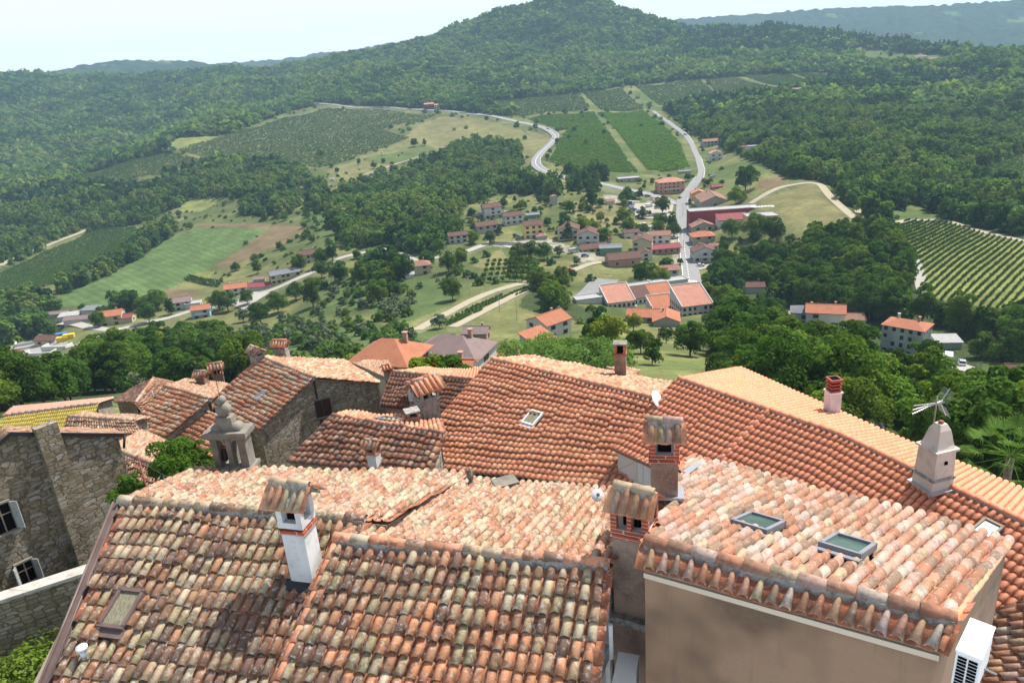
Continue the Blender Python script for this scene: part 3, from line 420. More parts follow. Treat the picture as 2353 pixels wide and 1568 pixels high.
def place_forest():
    H = np.array(HOUSE_XY)
    def clear(P, u, v):
        k = (u > -140) & (u < 2500) & (v > -40) & (v < 1500)
        for x, y, r in H: k &= np.hypot(P[:, 0]-x, P[:, 1]-y) > r
        return k
    def unhide(P, s):
        """False for trees whose crown would stand in front of a house, yard or lawn that the photograph shows"""
        k = np.ones(len(P), bool); d = np.hypot(P[:, 0], P[:, 1]); rt_ = np.c_[P[:, 1], -P[:, 0], 0*d]/d[:, None]
        for fx, fz in ((0, 1.0), (-.4, .75), (.4, .75), (0, .55), (-.45, .4), (.45, .4)):
            Q = P+rt_*(fx*s)[:, None]; Q[:, 2] += fz*s; a, b = proj(Q)
            for u0, u1, v0, v1, dd_ in RECTS: k &= ~((a > u0) & (a < u1) & (b > v0) & (b < v1) & (d < dd_))
        return k
    out = {}
    # far
    P = grid_pts(1000, 2700, 9.6); l, u, v = lab_at(P); rd_ = np.interp(np.degrees(np.arctan2(P[:, 0], P[:, 1])), _rt, _rd); dn = DENS[l]; k = (rng.random(len(P)) < dn) & (np.hypot(P[:, 0], P[:, 1]) < rd_+90) & clear(P, u, v); P = P[k]; fl = l[k] == FOREST; s = 8+8*rng.random(len(P))**1.5; s *= .8+.5*smooth_noise(P[:, 0]+9000, P[:, 1], 40, 12); s = np.where(fl, s, s*.45)
    pin = smooth_noise(P[:, 0]+9000, P[:, 1], 220, 15) > .8; pin &= rng.random(len(P)) < .75; pin |= (u[k] > 1560) & (v[k] < 125) & (u[k] < 2260) & (rng.random(len(P)) < .8); pin &= fl; P[:, 2] -= 1.0
    S = np.c_[s*1.25, s*1.25, s*1.05]
    def three(P, S, base, lbl, sc):
        t = smooth_noise(P[:, 0]+9000, P[:, 1], sc, 41)*.6+rng.random(len(P))*.4
        for kk, nm, lb2 in ((t > .62, '_light', 'paler yellow green '), (t < .34, '_dark', 'darker '), ((t <= .62) & (t >= .34), '', '')): scatter('forest', P[kk], rng.random(kk.sum())*6.28, S[kk], base+nm, lb2+lbl)
    three(P[~pin], S[~pin], 'far', 'broadleaf forest covering the far hill and ridges', 70); scatter('forest', P[pin], rng.random(pin.sum())*6.28, S[pin]*.8, 'pine', 'dark pine stands on the far ridges')
    P = grid_pts(400, 1000, 6.6); l, u, v = lab_at(P); k = (rng.random(len(P)) < DENS[l]*(.55+.6*(smooth_noise(P[:, 0]+9000, P[:, 1], 24, 43) > .3))) & clear(P, u, v); P = P[k]; s = 5+7*rng.random(len(P)); fl = l[k] == FOREST; s = np.where(fl, s, s*.5); P[:, 2] -= .8; k = unhide(P, s*.95); P, s, fl = P[k], s[k], fl[k]
    three(P[fl], np.c_[s, s, s*1.15][fl], 'mid', 'mixed woods between the fields and the village', 35)
    big = ~fl & (s > 5.4); scatter('shrubbery', P[~fl & ~big], rng.random((~fl & ~big).sum())*6.28, (s*.8)[~fl & ~big], 'bush', 'scattered low bushes over the open meadows')
    near = [(p, sz, 'broadleaf') for p, sz in zip(P[big], s[big])]
    P = grid_pts(58, 400, 5.8); l, u, v = lab_at(P); k = (rng.random(len(P)) < np.where(l == SCRUB, .3, DENS[l])) & clear(P, u, v); P = P[k]; l = l[k]; s = 6.5+4.5*rng.random(len(P)); s = np.where(l == FOREST, s, np.where(l == VDARK, s*.62, s*(.25+.5*rng.random(len(P))))); k = unhide(P, s*1.05); return P[k], l[k], s[k], near
def vine_rows():
    for poly, rdp, rg, pg, h, lbl, gl_ in VINES:
        P = np.array([hit(*p) for p in poly]); a = hit(*rdp[0]); b = hit(*rdp[1]); d = nrm((b-a)[:2]); n = np.array([-d[1], d[0]]); s = P[:, :2]@d; t = P[:, :2]@n
        X = []
        for tt in np.arange(t.min(), t.max(), rg):
            cr = []
            for i in range(len(P)):
                j = (i+1) % len(P)
                if (t[i] > tt) != (t[j] > tt): cr.append(s[i]+(s[j]-s[i])*(tt-t[i])/(t[j]-t[i]))
            cr.sort()
            for c0, c1 in zip(cr[::2], cr[1::2]):
                q = np.arange(c0, c1, pg); X.append(np.outer(q, d)+n*tt)
        if not X: continue
        X = np.vstack(X); X = X+(rng.random(X.shape)-.5)*.35; keep = rng.random(len(X)) < .94; X = X[keep]; Z = zt(X[:, 0], X[:, 1]); far = np.hypot(X[:, 0], X[:, 1]).mean() > 600
        sc = np.c_[np.full(len(X), pg*1.25), np.full(len(X), (2.0 if gl_ == VINE and far else 4.2 if far else rg*.4)), h*(.85+.4*rng.random(len(X)))]
        print('vines', lbl, len(X)); scatter('vineyard', np.c_[X, Z], math.atan2(d[1], d[0])+np.zeros(len(X)), sc, ('vine_bright' if gl_ == GRASS else 'vine_far') if far else 'vine_mid', lbl)
# ================================================================ near roofs of the hill town
A_ = math.radians
def tile_mat(name, dark=.5, pale=.4, dsc=5.0):
    m = mat(name, attr=True, rough=.9, spec=.25, noise=[(dsc*1.4, 7, .5, .6, (.085, .065, .05), dark), (dsc*3, 6, .56, .62, (.62, .6, .55), pale), (1.1, 3, .5, .75, (.33, .3, .16), dark*.35), (26, 3, .55, .7, (.16, .1, .07), .35)], bump=(30, .35, .01)); return m
M_t_moss = tile_mat('weathered_tiles', .6, .5, 4.0); M_t_pale = tile_mat('bleached_tiles', .38, .28); M_t_new = tile_mat('new_tiles', .13, .04, 3.0); M_t_mid = tile_mat('aged_tiles', .4, .15)
M_mortar = mat('mortar', (.36, .34, .31), 1, noise=[(7, 6, .45, .62, (.14, .13, .11), .8), (18, 4, .5, .7, (.55, .53, .5), .5)], bump=(14, 1, .04))
M_wood = mat('eave_board', (.3, .24, .18), .9); M_cream = mat('cream_board', (.72, .63, .47), .8); M_brown = mat('brown_sheet', (.13, .085, .075), .45, noise=[(3, 3, .4, .7, (.2, .15, .14), .5)]); M_black = mat('black_metal', (.02, .02, .022), .5)
M_white_pl = mat('white_plaster', (.68, .67, .66), .9, noise=[(1.3, 5, .45, .7, (.42, .4, .37), .6), (9, 4, .55, .7, (.3, .28, .25), .35)], bump=(6, .3, .02))
M_pink_pl = mat('pinkish_plaster', (.66, .6, .56), .9, noise=[(1.1, 5, .4, .75, (.5, .45, .4), .6)]); M_beige = mat('beige_render', (.30, .19, .115), .95, noise=[(.4, 3, .45, .6, (.1, .066, .04), .8), (12, 5, .45, .8, (.22, .15, .1), .4), (2.5, 6, .55, .7, (.17, .115, .075), .45, (2, 2, .25))], bump=(20, .15, .01))
M_brown_pl = mat('brown_chimney_render', (.38, .27, .2), .95, noise=[(3, 5, .4, .7, (.16, .1, .08), .8), (22, 3, .5, .7, (.5, .42, .35), .4)], bump=(15, .5, .02)); M_tan_pl = mat('tan_chimney_render', (.66, .57, .48), .95, noise=[(2.5, 5, .5, .75, (.34, .28, .22), .6)], bump=(18, .25, .01))
M_redpaint = mat('red_wall', (.32, .03, .015), .8, noise=[(1, 3, .4, .7, (.22, .03, .02), .5)]); M_brick = None
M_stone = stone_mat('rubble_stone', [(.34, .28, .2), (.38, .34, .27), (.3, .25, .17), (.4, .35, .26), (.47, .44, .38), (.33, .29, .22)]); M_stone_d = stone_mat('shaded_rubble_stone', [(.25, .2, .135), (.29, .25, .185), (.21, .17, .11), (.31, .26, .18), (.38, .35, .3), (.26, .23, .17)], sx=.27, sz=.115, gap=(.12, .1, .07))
M_lime = mat('grey_limestone', (.24, .22, .185), .95, noise=[(2.5, 6, .45, .65, (.13, .12, .1), .75), (9, 5, .6, .7, (.5, .36, .12), .5)], bump=(12, .5, .02)); M_bell = mat('bronze', (.06, .06, .045), .5, metal=.6)
M_zinc = mat('zinc_flashing', (.5, .53, .56), .4, metal=.7); M_glass = mat('roof_glass', (.06, .1, .08), .1, spec=.9, noise=[(1.5, 2, .4, .7, (.12, .19, .16), .6)]); M_frame_g = mat('grey_frame', (.22, .23, .25), .5); M_frame_w = mat('white_frame', (.75, .75, .74), .6); M_blind = mat('reed_blind', (.24, .22, .15), .9, noise=[(30, 2, .4, .6, (.12, .11, .07), .7, (1, .1, 1))])
M_shut_b = mat('brown_shutter', (.05, .025, .02), .6); M_shut_w = mat('white_shutter', (.72, .7, .66), .7); M_shut_g = mat('grey_shutter', (.38, .4, .4), .8, noise=[(5, 4, .4, .7, (.2, .2, .19), .6)]); M_dark = mat('dark_opening', (.008, .008, .009), 1, spec=0); M_acw = mat('white_enamel', (.78, .78, .76), .4); M_alu = mat('aluminium', (.6, .6, .6), .4, metal=.5); M_rust = mat('rusty_steel', (.2, .06, .04), .7, noise=[(8, 3, .4, .6, (.4, .15, .08), .6)])
def brick_mat(name, colr, mort=(.5, .45, .38), sc=1.0):
    m = bpy.data.materials.new(name); m.use_nodes = True; n = m.node_tree; N = n.nodes; L = n.links; bs = N['Principled BSDF']; bs.inputs['Roughness'].default_value = .9; tc = N.new('ShaderNodeTexCoord')
    sx = N.new('ShaderNodeSeparateXYZ'); L.new(tc.outputs['Object'], sx.inputs[0]); a = N.new('ShaderNodeMath'); a.operation = 'ADD'; L.new(sx.outputs[0], a.inputs[0]); L.new(sx.outputs[1], a.inputs[1]); cx = N.new('ShaderNodeCombineXYZ'); L.new(a.outputs[0], cx.inputs[0]); L.new(sx.outputs[2], cx.inputs[1])
    b = N.new('ShaderNodeTexBrick'); b.inputs['Scale'].default_value = 1; b.inputs['Brick Width'].default_value = .24*sc; b.inputs['Row Height'].default_value = .075*sc; b.inputs['Mortar Size'].default_value = .007*sc; b.inputs['Color1'].default_value = (*colr, 1); b.inputs['Color2'].default_value = (colr[0]*.65, colr[1]*.6, colr[2]*.6, 1); b.inputs['Mortar'].default_value = (*mort, 1); L.new(cx.outputs[0], b.inputs[0]); L.new(b.outputs[0], bs.inputs[0]); return m
M_brick = brick_mat('red_brick', (.48, .09, .045)); M_brick_o = brick_mat('hollow_orange_brick', (.5, .19, .09), (.4, .36, .3), 1.6); M_brick_w = brick_mat('weathered_brick', (.3, .14, .09))
PALE = [(0.414,0.216,0.135),(0.432,0.261,0.171),(0.468,0.342,0.225),(0.36,0.171,0.099),(0.468,0.306,0.216),(0.378,0.288,0.18),(0.423,0.198,0.117),(0.486,0.369,0.252)]
PALE3 = [(0.414,0.229,0.158),(0.431,0.273,0.211),(0.414,0.308,0.202),(0.378,0.176,0.106),(0.466,0.343,0.29),(0.44,0.282,0.229),(0.396,0.211,0.132),(0.317,0.15,0.088),(0.449,0.361,0.299),(0.264,0.176,0.123)]
MOSS = [(.42,.25,.15),(.38,.19,.11),(.45,.36,.22),(.27,.15,.1),(.44,.3,.18),(.5,.4,.26),(.23,.14,.1),(.48,.25,.14),(.37,.3,.17),(.54,.45,.31),(.3,.18,.11),(.47,.34,.22),(.2,.13,.1)]
NEWO = [(.72,.31,.17),(.74,.34,.19),(.68,.28,.155),(.75,.38,.22),(.7,.32,.2),(.6,.25,.15)]; NEWR = [(.75,.3,.17),(.77,.315,.18),(.73,.285,.16),(.75,.31,.185)]
BRWN = [(.30,.14,.09),(.4,.18,.11),(.24,.13,.1),(.46,.26,.17),(.36,.15,.09),(.2,.12,.095),(.44,.2,.12),(.52,.33,.23)]; DKBR = [(.26,.11,.07),(.22,.1,.07),(.3,.13,.08),(.18,.09,.065)]; ORMIX = [(.6,.27,.15),(.62,.36,.22),(.58,.22,.12),(.6,.44,.3),(.5,.2,.12),(.62,.5,.36),(.66,.3,.16)]
YELL = [(.5,.39,.06),(.53,.41,.08),(.46,.36,.07)]; PAN_O = [(.42,.15,.08),(.36,.13,.07),(.44,.17,.09)]; PAN_D = [(.26,.13,.09),(.34,.17,.11),(.2,.12,.09)]  # terracotta pans darkened: shade of the channels between covers put into their colour
def tiles(mb, TL, TR, BR, BL, n, e, pal, pan=None, keep=None, tip=True, seed=1, jit=1.0, slot=0, hfac=.36, K=6, mixcol=None, skip=()):
    """rows of barrel tiles on the planar patch TL-TR (ridge) to BL-BR (eave): every tile a lipped half barrel in its own colour, pans between"""
    r = np.random.default_rng(seed); TL, TR, BR, BL = [np.asarray(x, float) for x in (TL, TR, BR, BL)]
    e0 = e; N = nrm(np.cross(TR-TL, BL-TL)); N = N if N[2] > 0 else -N; pal = np.array(pal); pan = np.array(pan if pan is not None else pal); rows_O = []; covers = []; pans = []
    for i in range(n*2+1):
        f = i/(2*n); A = TL+(TR-TL)*f; B = BL+(BR-BL)*f; Lc = np.linalg.norm(B-A); t = (B-A)/Lc; e = Lc/max(1, round(Lc/e0)); W_ = np.linalg.norm((TR-TL)*.5+(BR-BL)*.5)/n; sdir = nrm(np.cross(t, N)); sdir = sdir if sdir@(TR-TL) > 0 else -sdir; cover = i % 2 == 1
        ph = (r.random()-.5)*.26*e*jit; k = 0
        while True:
            lo = Lc-k*e+(ph if k else 0)+.05; hi = lo-e*1.15
            if lo < e*.35: break
            last = hi < 0
            wv_ = N*(.03*math.sin(2.1*f*n*W_+lo*.9+seed)+.02*math.sin(5*lo+f*9+seed))*(jit > .6)
            P0 = A+wv_+t*lo+sdir*(r.random()-.5)*.02*jit*(W_/.2); hl = min(e*1.15, lo-.02); P1 = A+wv_+t*(lo-hl)+sdir*(r.random()-.5)*.012*jit
            (covers if cover else pans).append((P0, P1, sdir, W_, last and tip, k, f)); k += 1
    def emit(items, cover):
        if not items: return
        P0 = np.array([x[0] for x in items]); P1 = np.array([x[1] for x in items]); S = np.array([x[2] for x in items]); Wd = np.array([x[3] for x in items]); tp = np.array([x[4] for x in items])
        mid = (P0+P1)/2; kk = np.ones(len(items), bool)
        if keep is not None: kk &= np.array([keep(p) for p in mid])
        for c, rad in skip: kk &= np.linalg.norm(mid-np.asarray(c), axis=1) > rad
        P0, P1, S, Wd, tp = P0[kk], P1[kk], S[kk], Wd[kk], tp[kk]; m = len(P0)
        if not m: return
        ci = r.integers(0, len(pal if cover else pan), m); cc = (pal if cover else pan)[ci]*(1+(r.random((m, 1))-.5)*.22*max(.35, jit)); cc = cc*(1+(r.random((m, 3))-.5)*.05)
        if mixcol is not None and cover: cc = mixcol(mid[kk] if False else (P0+P1)/2, cc, r)
        th = .018*(Wd/.2)
        if cover:
            a = np.linspace(0, math.pi, K+1); ca, sa = np.cos(a), np.sin(a); w0 = Wd*.405; w1 = np.where(tp, Wd*.12, Wd*.335); h0 = Wd*hfac+.012; h1 = np.where(tp, Wd*hfac*.5, Wd*hfac*.8)
            z0 = (.05 if jit >= .6 else .034)*(Wd/.2)+r.random(m)*.012*jit; z1 = .006
            lo = P0[:, None]+S[:, None]*(ca[None]*w0[:, None])[..., None]+N*((sa[None]*h0[:, None])+z0[:, None])[..., None]
            hi = P1[:, None]+S[:, None]*(ca[None]*w1[:, None])[..., None]+N*((sa[None]*h1[:, None])+z1)[..., None]
            inn = P0[:, None]+S[:, None]*(ca[None]*(w0-th)[:, None])[..., None]+N*((sa[None]*(h0-th)[:, None])+z0[:, None]-.002)[..., None]
            V = np.concatenate([lo, hi, inn], 1); q = K+1; F = [(j, j+1, q+j+1, q+j) for j in range(K)]+[(2*q+j, 2*q+j+1, j+1, j) for j in range(K)]; nv = 3*q
            inm = P1[:, None]+S[:, None]*(ca[None]*(w1-th*.6)[:, None])[..., None]+N*((sa[None]*(h1-th*.6)[:, None]))[..., None]
            V = np.concatenate([V, inm], 1); F += [(2*q+j+1, 2*q+j, 3*q+j, 3*q+j+1) for j in range(K)]; nv = 4*q
        else:
            xs = np.array([-.58, -.32, 0, .32, .58]); zs = np.array([.34, .09, .0, .09, .34]); z0 = .012*(Wd/.2)+.004
            lo = P0[:, None]+S[:, None]*(xs[None]*Wd[:, None])[..., None]+N*(zs[None]*Wd[:, None]*.5+z0[:, None])[..., None]; hi = P1[:, None]+S[:, None]*(xs[None]*Wd[:, None]*.92)[..., None]+N*(zs[None]*Wd[:, None]*.5-.004)[..., None]
            dn = lo-N*th[:, None, None]; V = np.concatenate([lo, hi, dn], 1); F = [(j, j+1, 5+j+1, 5+j) for j in range(4)]+[(10+j, 11+j, j+1, j) for j in range(4)]; nv = 15
        F = np.array(F); FF = (F[None]+(np.arange(m)*nv)[:, None, None]).reshape(-1, 4)
        s_ = mb.n; mb.v.append(V.reshape(-1, 3)); mb.n += m*nv; mb.c.append(np.repeat(cc, nv, 0)); mb.f += (FF+s_).tolist(); mb.m += [slot]*len(FF); mb.sm += [True]*len(FF)
    emit(pans, False); emit(covers, True)
def ridge_run(mb, P, Q, r0, pal, seed=3, seg=.38, mortar=True, up=.05, slot=0, mslot=1, dirdown=None):
    r = np.random.default_rng(seed); P = np.asarray(P, float); Q = np.asarray(Q, float); L = np.linalg.norm(Q-P); t = (Q-P)/L; n = max(1, int(round(L/seg))); seg = L/n; S = nrm(np.cross(t, [0, 0, 1])); U = np.cross(S, t); U = U if U[2] > 0 else -U; K = 8; a = np.linspace(-.12, math.pi+.12, K+1)
    if mortar: mb.add(np.vstack([[P+S*x*r0*1.15+U*z, Q+S*x*r0*1.15+U*z] for x, z in ((-1, -.13), (-.8, up+.015), (.8, up+.015), (1, -.13))]), [(0, 1, 3, 2), (2, 3, 5, 4), (4, 5, 7, 6), (6, 7, 1, 0), (0, 2, 4, 6), (1, 7, 5, 3)], mslot, (.4, .38, .35))
    for k in range(n):
        A = P+t*(k*seg-.02)+S*(r.random()-.5)*.02; B = P+t*((k+1)*seg+.03)+S*(r.random()-.5)*.02; c = np.array(pal[r.integers(len(pal))])*(.9+.25*r.random()); j = (r.random()-.5)*.012
        for (C0, rr, z) in ((A, r0*1.04, up+.012+j),): ra = [A+S*math.cos(x)*rr+U*(math.sin(x)*rr*.9+z) for x in a]; rb = [B+S*math.cos(x)*r0*.88+U*(math.sin(x)*r0*.8+up-.006) for x in a]; ri = [A+S*math.cos(x)*(rr-.018)+U*(math.sin(x)*(rr-.018)*.9+z) for x in a]
        q = K+1; mb.add(ra+rb+ri, [(i, i+1, q+i+1, q+i) for i in range(K)]+[(2*q+i, 2*q+i+1, i+1, i) for i in range(K)], slot, c, smooth=True)
def inset(quad, a):
    Q = np.asarray(quad, float); c = Q.mean(0); return [p+(c-p)*min(.4, a/np.linalg.norm((c-p)[:2])) for p in Q]
class House:
    def __init__(s, label, loc, cat='house', name='town_house', group='tiled houses of the hill town'):
        s.root = empty(name, tuple(loc), 0, label, cat, group); s.rb = MB(); s.loc = Vector(tuple(loc))
    def part(s, mb, name, mats, label=None, parent=None):
        o = mb.build(name, mats); par = parent or s.root; o.parent = par
        o.matrix_parent_inverse = (Matrix.Translation(s.root.location)).inverted() if parent is None or parent == s.root else Matrix()
        if label: o['label'] = label
        return o
    def roof(s, specs, m, label=None, deckmat=None, th=.07):
        mb = MB(); 
        for q, kw in specs:
            dk = kw.pop('deck', None); tiles(mb, *q, **kw); q = dk or q; Q = np.array([q[0], q[1], q[2], q[3]]); k = nrm(np.cross(Q[1]-Q[0], Q[3]-Q[0])); k = k if k[2] > 0 else -k; mb.poly(Q-k*.06, th, 1, (.3, .2, .15), d=-k)
        return s.part(mb, 'roof', [m, deckmat or M_wood], label)
    def walls(s, quads, zbot, m, ins=.22, drop=.1, label=None):
        mb = MB()
        for q in quads:
            Q = [p-np.array([0, 0, drop]) for p in inset(q, ins)]; mb.prism(Q, zbot, 0)
        return s.part(mb, 'wall', m, label)
    def ridge(s, P, Q, r0, pal, m, **kw):
        mb = MB(); ridge_run(mb, P, Q, r0, pal, **kw); return s.part(mb, 'ridge_cap', [m, M_mortar])
    def gutter(s, P, Q, m=None, r=.06, dz=-.08, label=None):
        mb = MB(); mb.tube(np.asarray(P)+[0, 0, dz], np.asarray(Q)+[0, 0, dz], r, n=10); return s.part(mb, 'gutter', m or M_black, label)
def quad(pl, TL, TR, BR, BL): return [pl.pt(*p) if len(p) == 2 else pl.a+pl.rd*p[0]+pl.dn*p[1] for p in (TL, TR, BR, BL)]
def LS(pl, s, t): return (s, t, 0)
# -- R1, R2: the two mossy roofs at the bottom
p1f = Plane((282,1152),(835,1195),-8.2,.40,1); p1b = Plane((282,1152),(835,1195),-8.2,.36,-1)
h1 = House('weathered mossy roofed house with the dark skylight and slim white chimney', p1f.pt(450,1500)-[0, 0, 3])
q1f = quad(p1f, (0,0,0), (5.7,0,0), (5.9,4.9,0), (.75,4.9,0)); q1b = quad(p1b, (0,0,0), (6.1,0,0), (1072,1089), (452,1081))
def rel(pl, p): d = p-pl.a; return d@pl.rd, d@pl.dn
def keep1(p): s_, t_ = rel(p1f, p); return s_ > .06+t_*.275
def darkpatch(pl, s0, t0, rs, rt, col, amt):
    def f(P, cc, r):
        d = P-pl.a; s_ = d@pl.rd; t_ = d@pl.dn; w = np.exp(-(((s_-s0)/rs)**2+((t_-t0)/rt)**2))*amt*(.5+r.random(len(P))); w = np.clip(w, 0, 1)[:, None]; return cc*(1-w)+np.array(col)*w
    return f
skl1 = p1f.pt(287,1405)
h1.roof([(q1f, dict(n=27, e=.34, pal=MOSS, pan=PAN_O, keep=keep1, seed=11, mixcol=darkpatch(p1f, 4.6, 2.6, 1.0, 1.2, (.16, .1, .08), .5), skip=[(p1f.pt(290,1385), .3), (p1f.pt(268,1430), .3), (p1f.pt(308,1375), .18)])), (q1b, dict(n=30, e=.34, pal=PALE, pan=PAN_O, seed=12))], M_t_moss, 'mossy barrel tile roof with bleached far slope')  # dark lichened tiles below the chimney, its cast shadow mixed into their colour
h1.ridge(p1f.pt(280,1152), p1f.pt(838,1196), .115, MOSS+PALE, M_t_moss, seed=5)
q1w = quad(p1f, (0,0,0), (5.7,0,0), (5.7,4.9,0), (1.5,4.9,0)); h1.walls([q1w, q1b], -34, M_stone)
fl = MB(); a = p1f.a+p1f.rd*(-.03); b = p1f.a+p1f.rd*(.275*5-.1)+p1f.dn*5; dd_ = nrm(b-a); sd = nrm(np.cross(dd_, p1f.N)); fl.poly([a-sd*.0, b-sd*.0, b-sd*.17, a-sd*.17] if (sd@p1f.rd) > 0 else [a, b, b+sd*.17, a+sd*.17], .03, 0); sgn = -1 if sd@p1f.rd > 0 else 1
fl.tube(a+sd*sgn*.17+p1f.N*.03, b+sd*sgn*.17+p1f.N*.03, .025, n=8); fl.tube(a+sd*sgn*.02+p1f.N*.03, b+sd*sgn*.02+p1f.N*.03, .02, n=8); fl.poly([a+sd*sgn*.17, b+sd*sgn*.17, b+sd*sgn*.17-[0, 0, .2], a+sd*sgn*.17-[0, 0, .2]], .02, 0)
c0 = p1b.pt(283,1150); c1 = p1b.pt(452,1081); fl.poly([c0, c1, c1-[.16, .02, 0], c0-[.16, .02, 0]], .05, 0); h1.part(fl, 'verge_flashing', M_brown)
p2f = Plane((775,1240),(1395,1300),-8.15,.40,1); p2b = Plane((775,1240),(1395,1300),-8.15,.34,-1)
h2 = House('nearest house with mottled orange barrel tiles left of the big brick chimney', p2f.pt(1000,1500)-[0, 0, 3])
q2f = quad(p2f, (0,0,0), (5.1,0,0), (5.1,3.6,0), (.0,3.6,0)); q2b = quad(p2b, (0,0,0), (5.15,0,0), (1480,1131), (1062,1103))
def orangepatch(P, cc, r):
    d = P-p2f.a; s_ = d@p2f.rd; t_ = d@p2f.dn; w = np.clip((t_-1.0)*.9*np.exp(-((s_-3.0)/1.5)**2)+(r.random(len(P))-.55)*1.2, 0, 1)*(t_ > .9); w = (w > .4)[:, None]; return np.where(w, np.array([.6, .27, .14])*(.85+.3*r.random((len(P), 1))), cc)
h2.roof([(q2f, dict(n=24, e=.33, pal=MOSS, pan=PAN_O, seed=21, mixcol=orangepatch)), (q2b, dict(n=25, e=.33, pal=PALE, pan=PAN_O, seed=22))], M_t_moss, 'mottled barrel tile roof, orange towards the eave')
h2.ridge(p2f.pt(772,1240), p2f.pt(1398,1300), .115, MOSS+PALE+NEWO, M_t_moss, seed=6); h2.walls([q2f, q2b], -34, M_white_pl, ins=.1, drop=.12)
vt = MB(); P_ = p2f.a+p2f.N*.02; ridge_run(vt, p2f.a+p2f.dn*3.6+p2f.N*.03, p2f.a+p2f.N*.03+p2f.dn*.1, .075, NEWO, seed=9, seg=.33, mortar=False, up=0); ridge_run(vt, p2b.pt(1062,1103)+[0, 0, .05], p2b.a+[0, 0, .05], .085, PALE, seed=10, seg=.34, up=.0); h2.part(vt, 'verge_tiles', [M_t_pale, M_mortar])
# -- R3: bleached roof over the beige wall
p3f = Plane((1490,1250),(2190,1425),-7.3,.42,1); p3b = Plane((1490,1250),(2190,1425),-7.3,.30,-1)
h3 = House('beige rendered house with bleached pinkish tiles and two grey skylights', p3f.pt(1800,1400)-[0, 0, 3]); q3f = quad(p3f, (1487,1249), (2190,1425), (2160,1492), (1478,1303)); q3b = quad(p3b, (1487,1249), (2190,1425), (2318,1247), (1577,1050))
_d = np.array([math.cos(A_(44.8)), math.sin(A_(44.8)), 0]); dc3 = nrm(_d-np.array([0, 0, 1])*(p3b.N@_d)/p3b.N[2])
def _isect(P, d, E0, E1):
    n = np.cross(p3b.N, E1-E0); return P+d*((n@(E0-P))/(n@d))
t3L = p3b.a-p3b.rd*8.2; q3t = [t3L, q3b[1], _isect(q3b[1], dc3, q3b[3], q3b[2]), _isect(t3L, dc3, q3b[3], q3b[2])]
def keep3(p):
    Q = q3b; c = [np.cross(Q[(i+1) % 4]-Q[i], p-Q[i])@p3b.N for i in range(4)]; return all(x <= .04 for x in c) or all(x >= -.04 for x in c)
sk3 = [p3b.pt(1740,1217), p3b.pt(1945,1270)]
h3.roof([(q3f, dict(n=20, e=.5, pal=PALE3+MOSS[:3], pan=PAN_O, seed=31, tip=True, hfac=.4)), (q3t, dict(n=58, e=.33, pal=PALE3, pan=PAN_O, seed=32, hfac=.42, keep=keep3, deck=q3b, skip=[(sk3[0], .3), (sk3[1], .3), (sk3[0]+p3b.rd*.2, .28), (sk3[1]+p3b.rd*.2, .28), (sk3[0]-p3b.rd*.2, .28), (sk3[1]-p3b.rd*.2, .28)]))], M_t_pale, 'bleached pink and cream barrel tile roof')
h3.ridge(p3f.pt(1484,1247), p3f.pt(2192,1426), .12, PALE3+MOSS[3:6], M_t_mid, seed=7)
w3 = MB(); t3 = [q3f[3]-p3f.n2*.06, q3f[2]-p3f.n2*.06-p3f.rd*.03, q3b[2]-p3b.n2*.1-p3f.rd*.03, q3b[3]-p3b.n2*.1]; w3.prism([p-[0, 0, .09] for p in (t3[0], t3[1], q3f[1]-p3f.rd*.03, q3f[0])], -34); w3.prism([p-[0, 0, .09] for p in (q3f[0]+[0, 0, -.0], q3f[1]-p3f.rd*.03, t3[2], t3[3])], -34); h3.part(w3, 'wall', M_beige)
fb = MB(); e0, e1 = q3f[3]-[0, 0, .1], q3f[2]-[0, 0, .1]; fb.poly([e0, e1, e1-[0, 0, .09], e0-[0, 0, .09]], .04, 0); h3.part(fb, 'eave_band', mat('cream_render', (.6, .5, .38), .9))
fz = MB(); g0, g1, g2 = q3f[2], q3f[1], q3b[2]; 
for x, y in ((g1+[0, 0, .02], g2+[0, 0, .02]), (g1+[0, 0, .02], g0+[0, 0, .02])): ridge_run(fz, y, x, .05, NEWO, seed=12, seg=.3, mortar=False, up=0)
h3.part(fz, 'verge_tiles', M_t_new)
# -- R4: large orange roof
p4f = Plane((1130,825),(1505,915),-14,.34,1); p4b = Plane((1130,825),(1505,915),-14,.36,-1)
h4 = House('red walled house under the large even orange tile roof with one white skylight', p4f.pt(1170,1000)-[0, 0, 3]); L4 = 10.4
q4f = quad(p4f, (0,0,0), (L4,0,0), (1462,1127), (923,1066)); q4b = quad(p4b, (0,0,0), (L4,0,0), (1641,900), (1222,821)); sk4 = p4f.pt(1224,965)
h4.roof([(q4f, dict(n=43, e=.34, pal=NEWO, pan=[(.52,.21,.12),(.46,.19,.11)], seed=41, jit=.75, hfac=.33, K=5, skip=[(sk4, .42)])), (q4b, dict(n=38, e=.36, pal=PALE+NEWO[:2], pan=PAN_O, seed=42, K=4, jit=1.3))], M_t_new, 'even orange tile roof, patched and bleached behind the ridge', deckmat=M_black)
h4.ridge(q4f[0], q4f[1], .13, NEWO, M_t_new, seed=8, seg=.42); h4.walls([q4f, q4b], -30, M_redpaint, ins=.5); h4.gutter(q4f[3], q4f[2]); cb = MB(); cb.poly([q4f[3]+[.1, .15, -.2], q4f[2]+[.1, .15, -.2], q4f[2]+[.1, .15, -.5], q4f[3]+[.1, .15, -.5]], .2, 0); h4.part(cb, 'eave_board', M_cream)
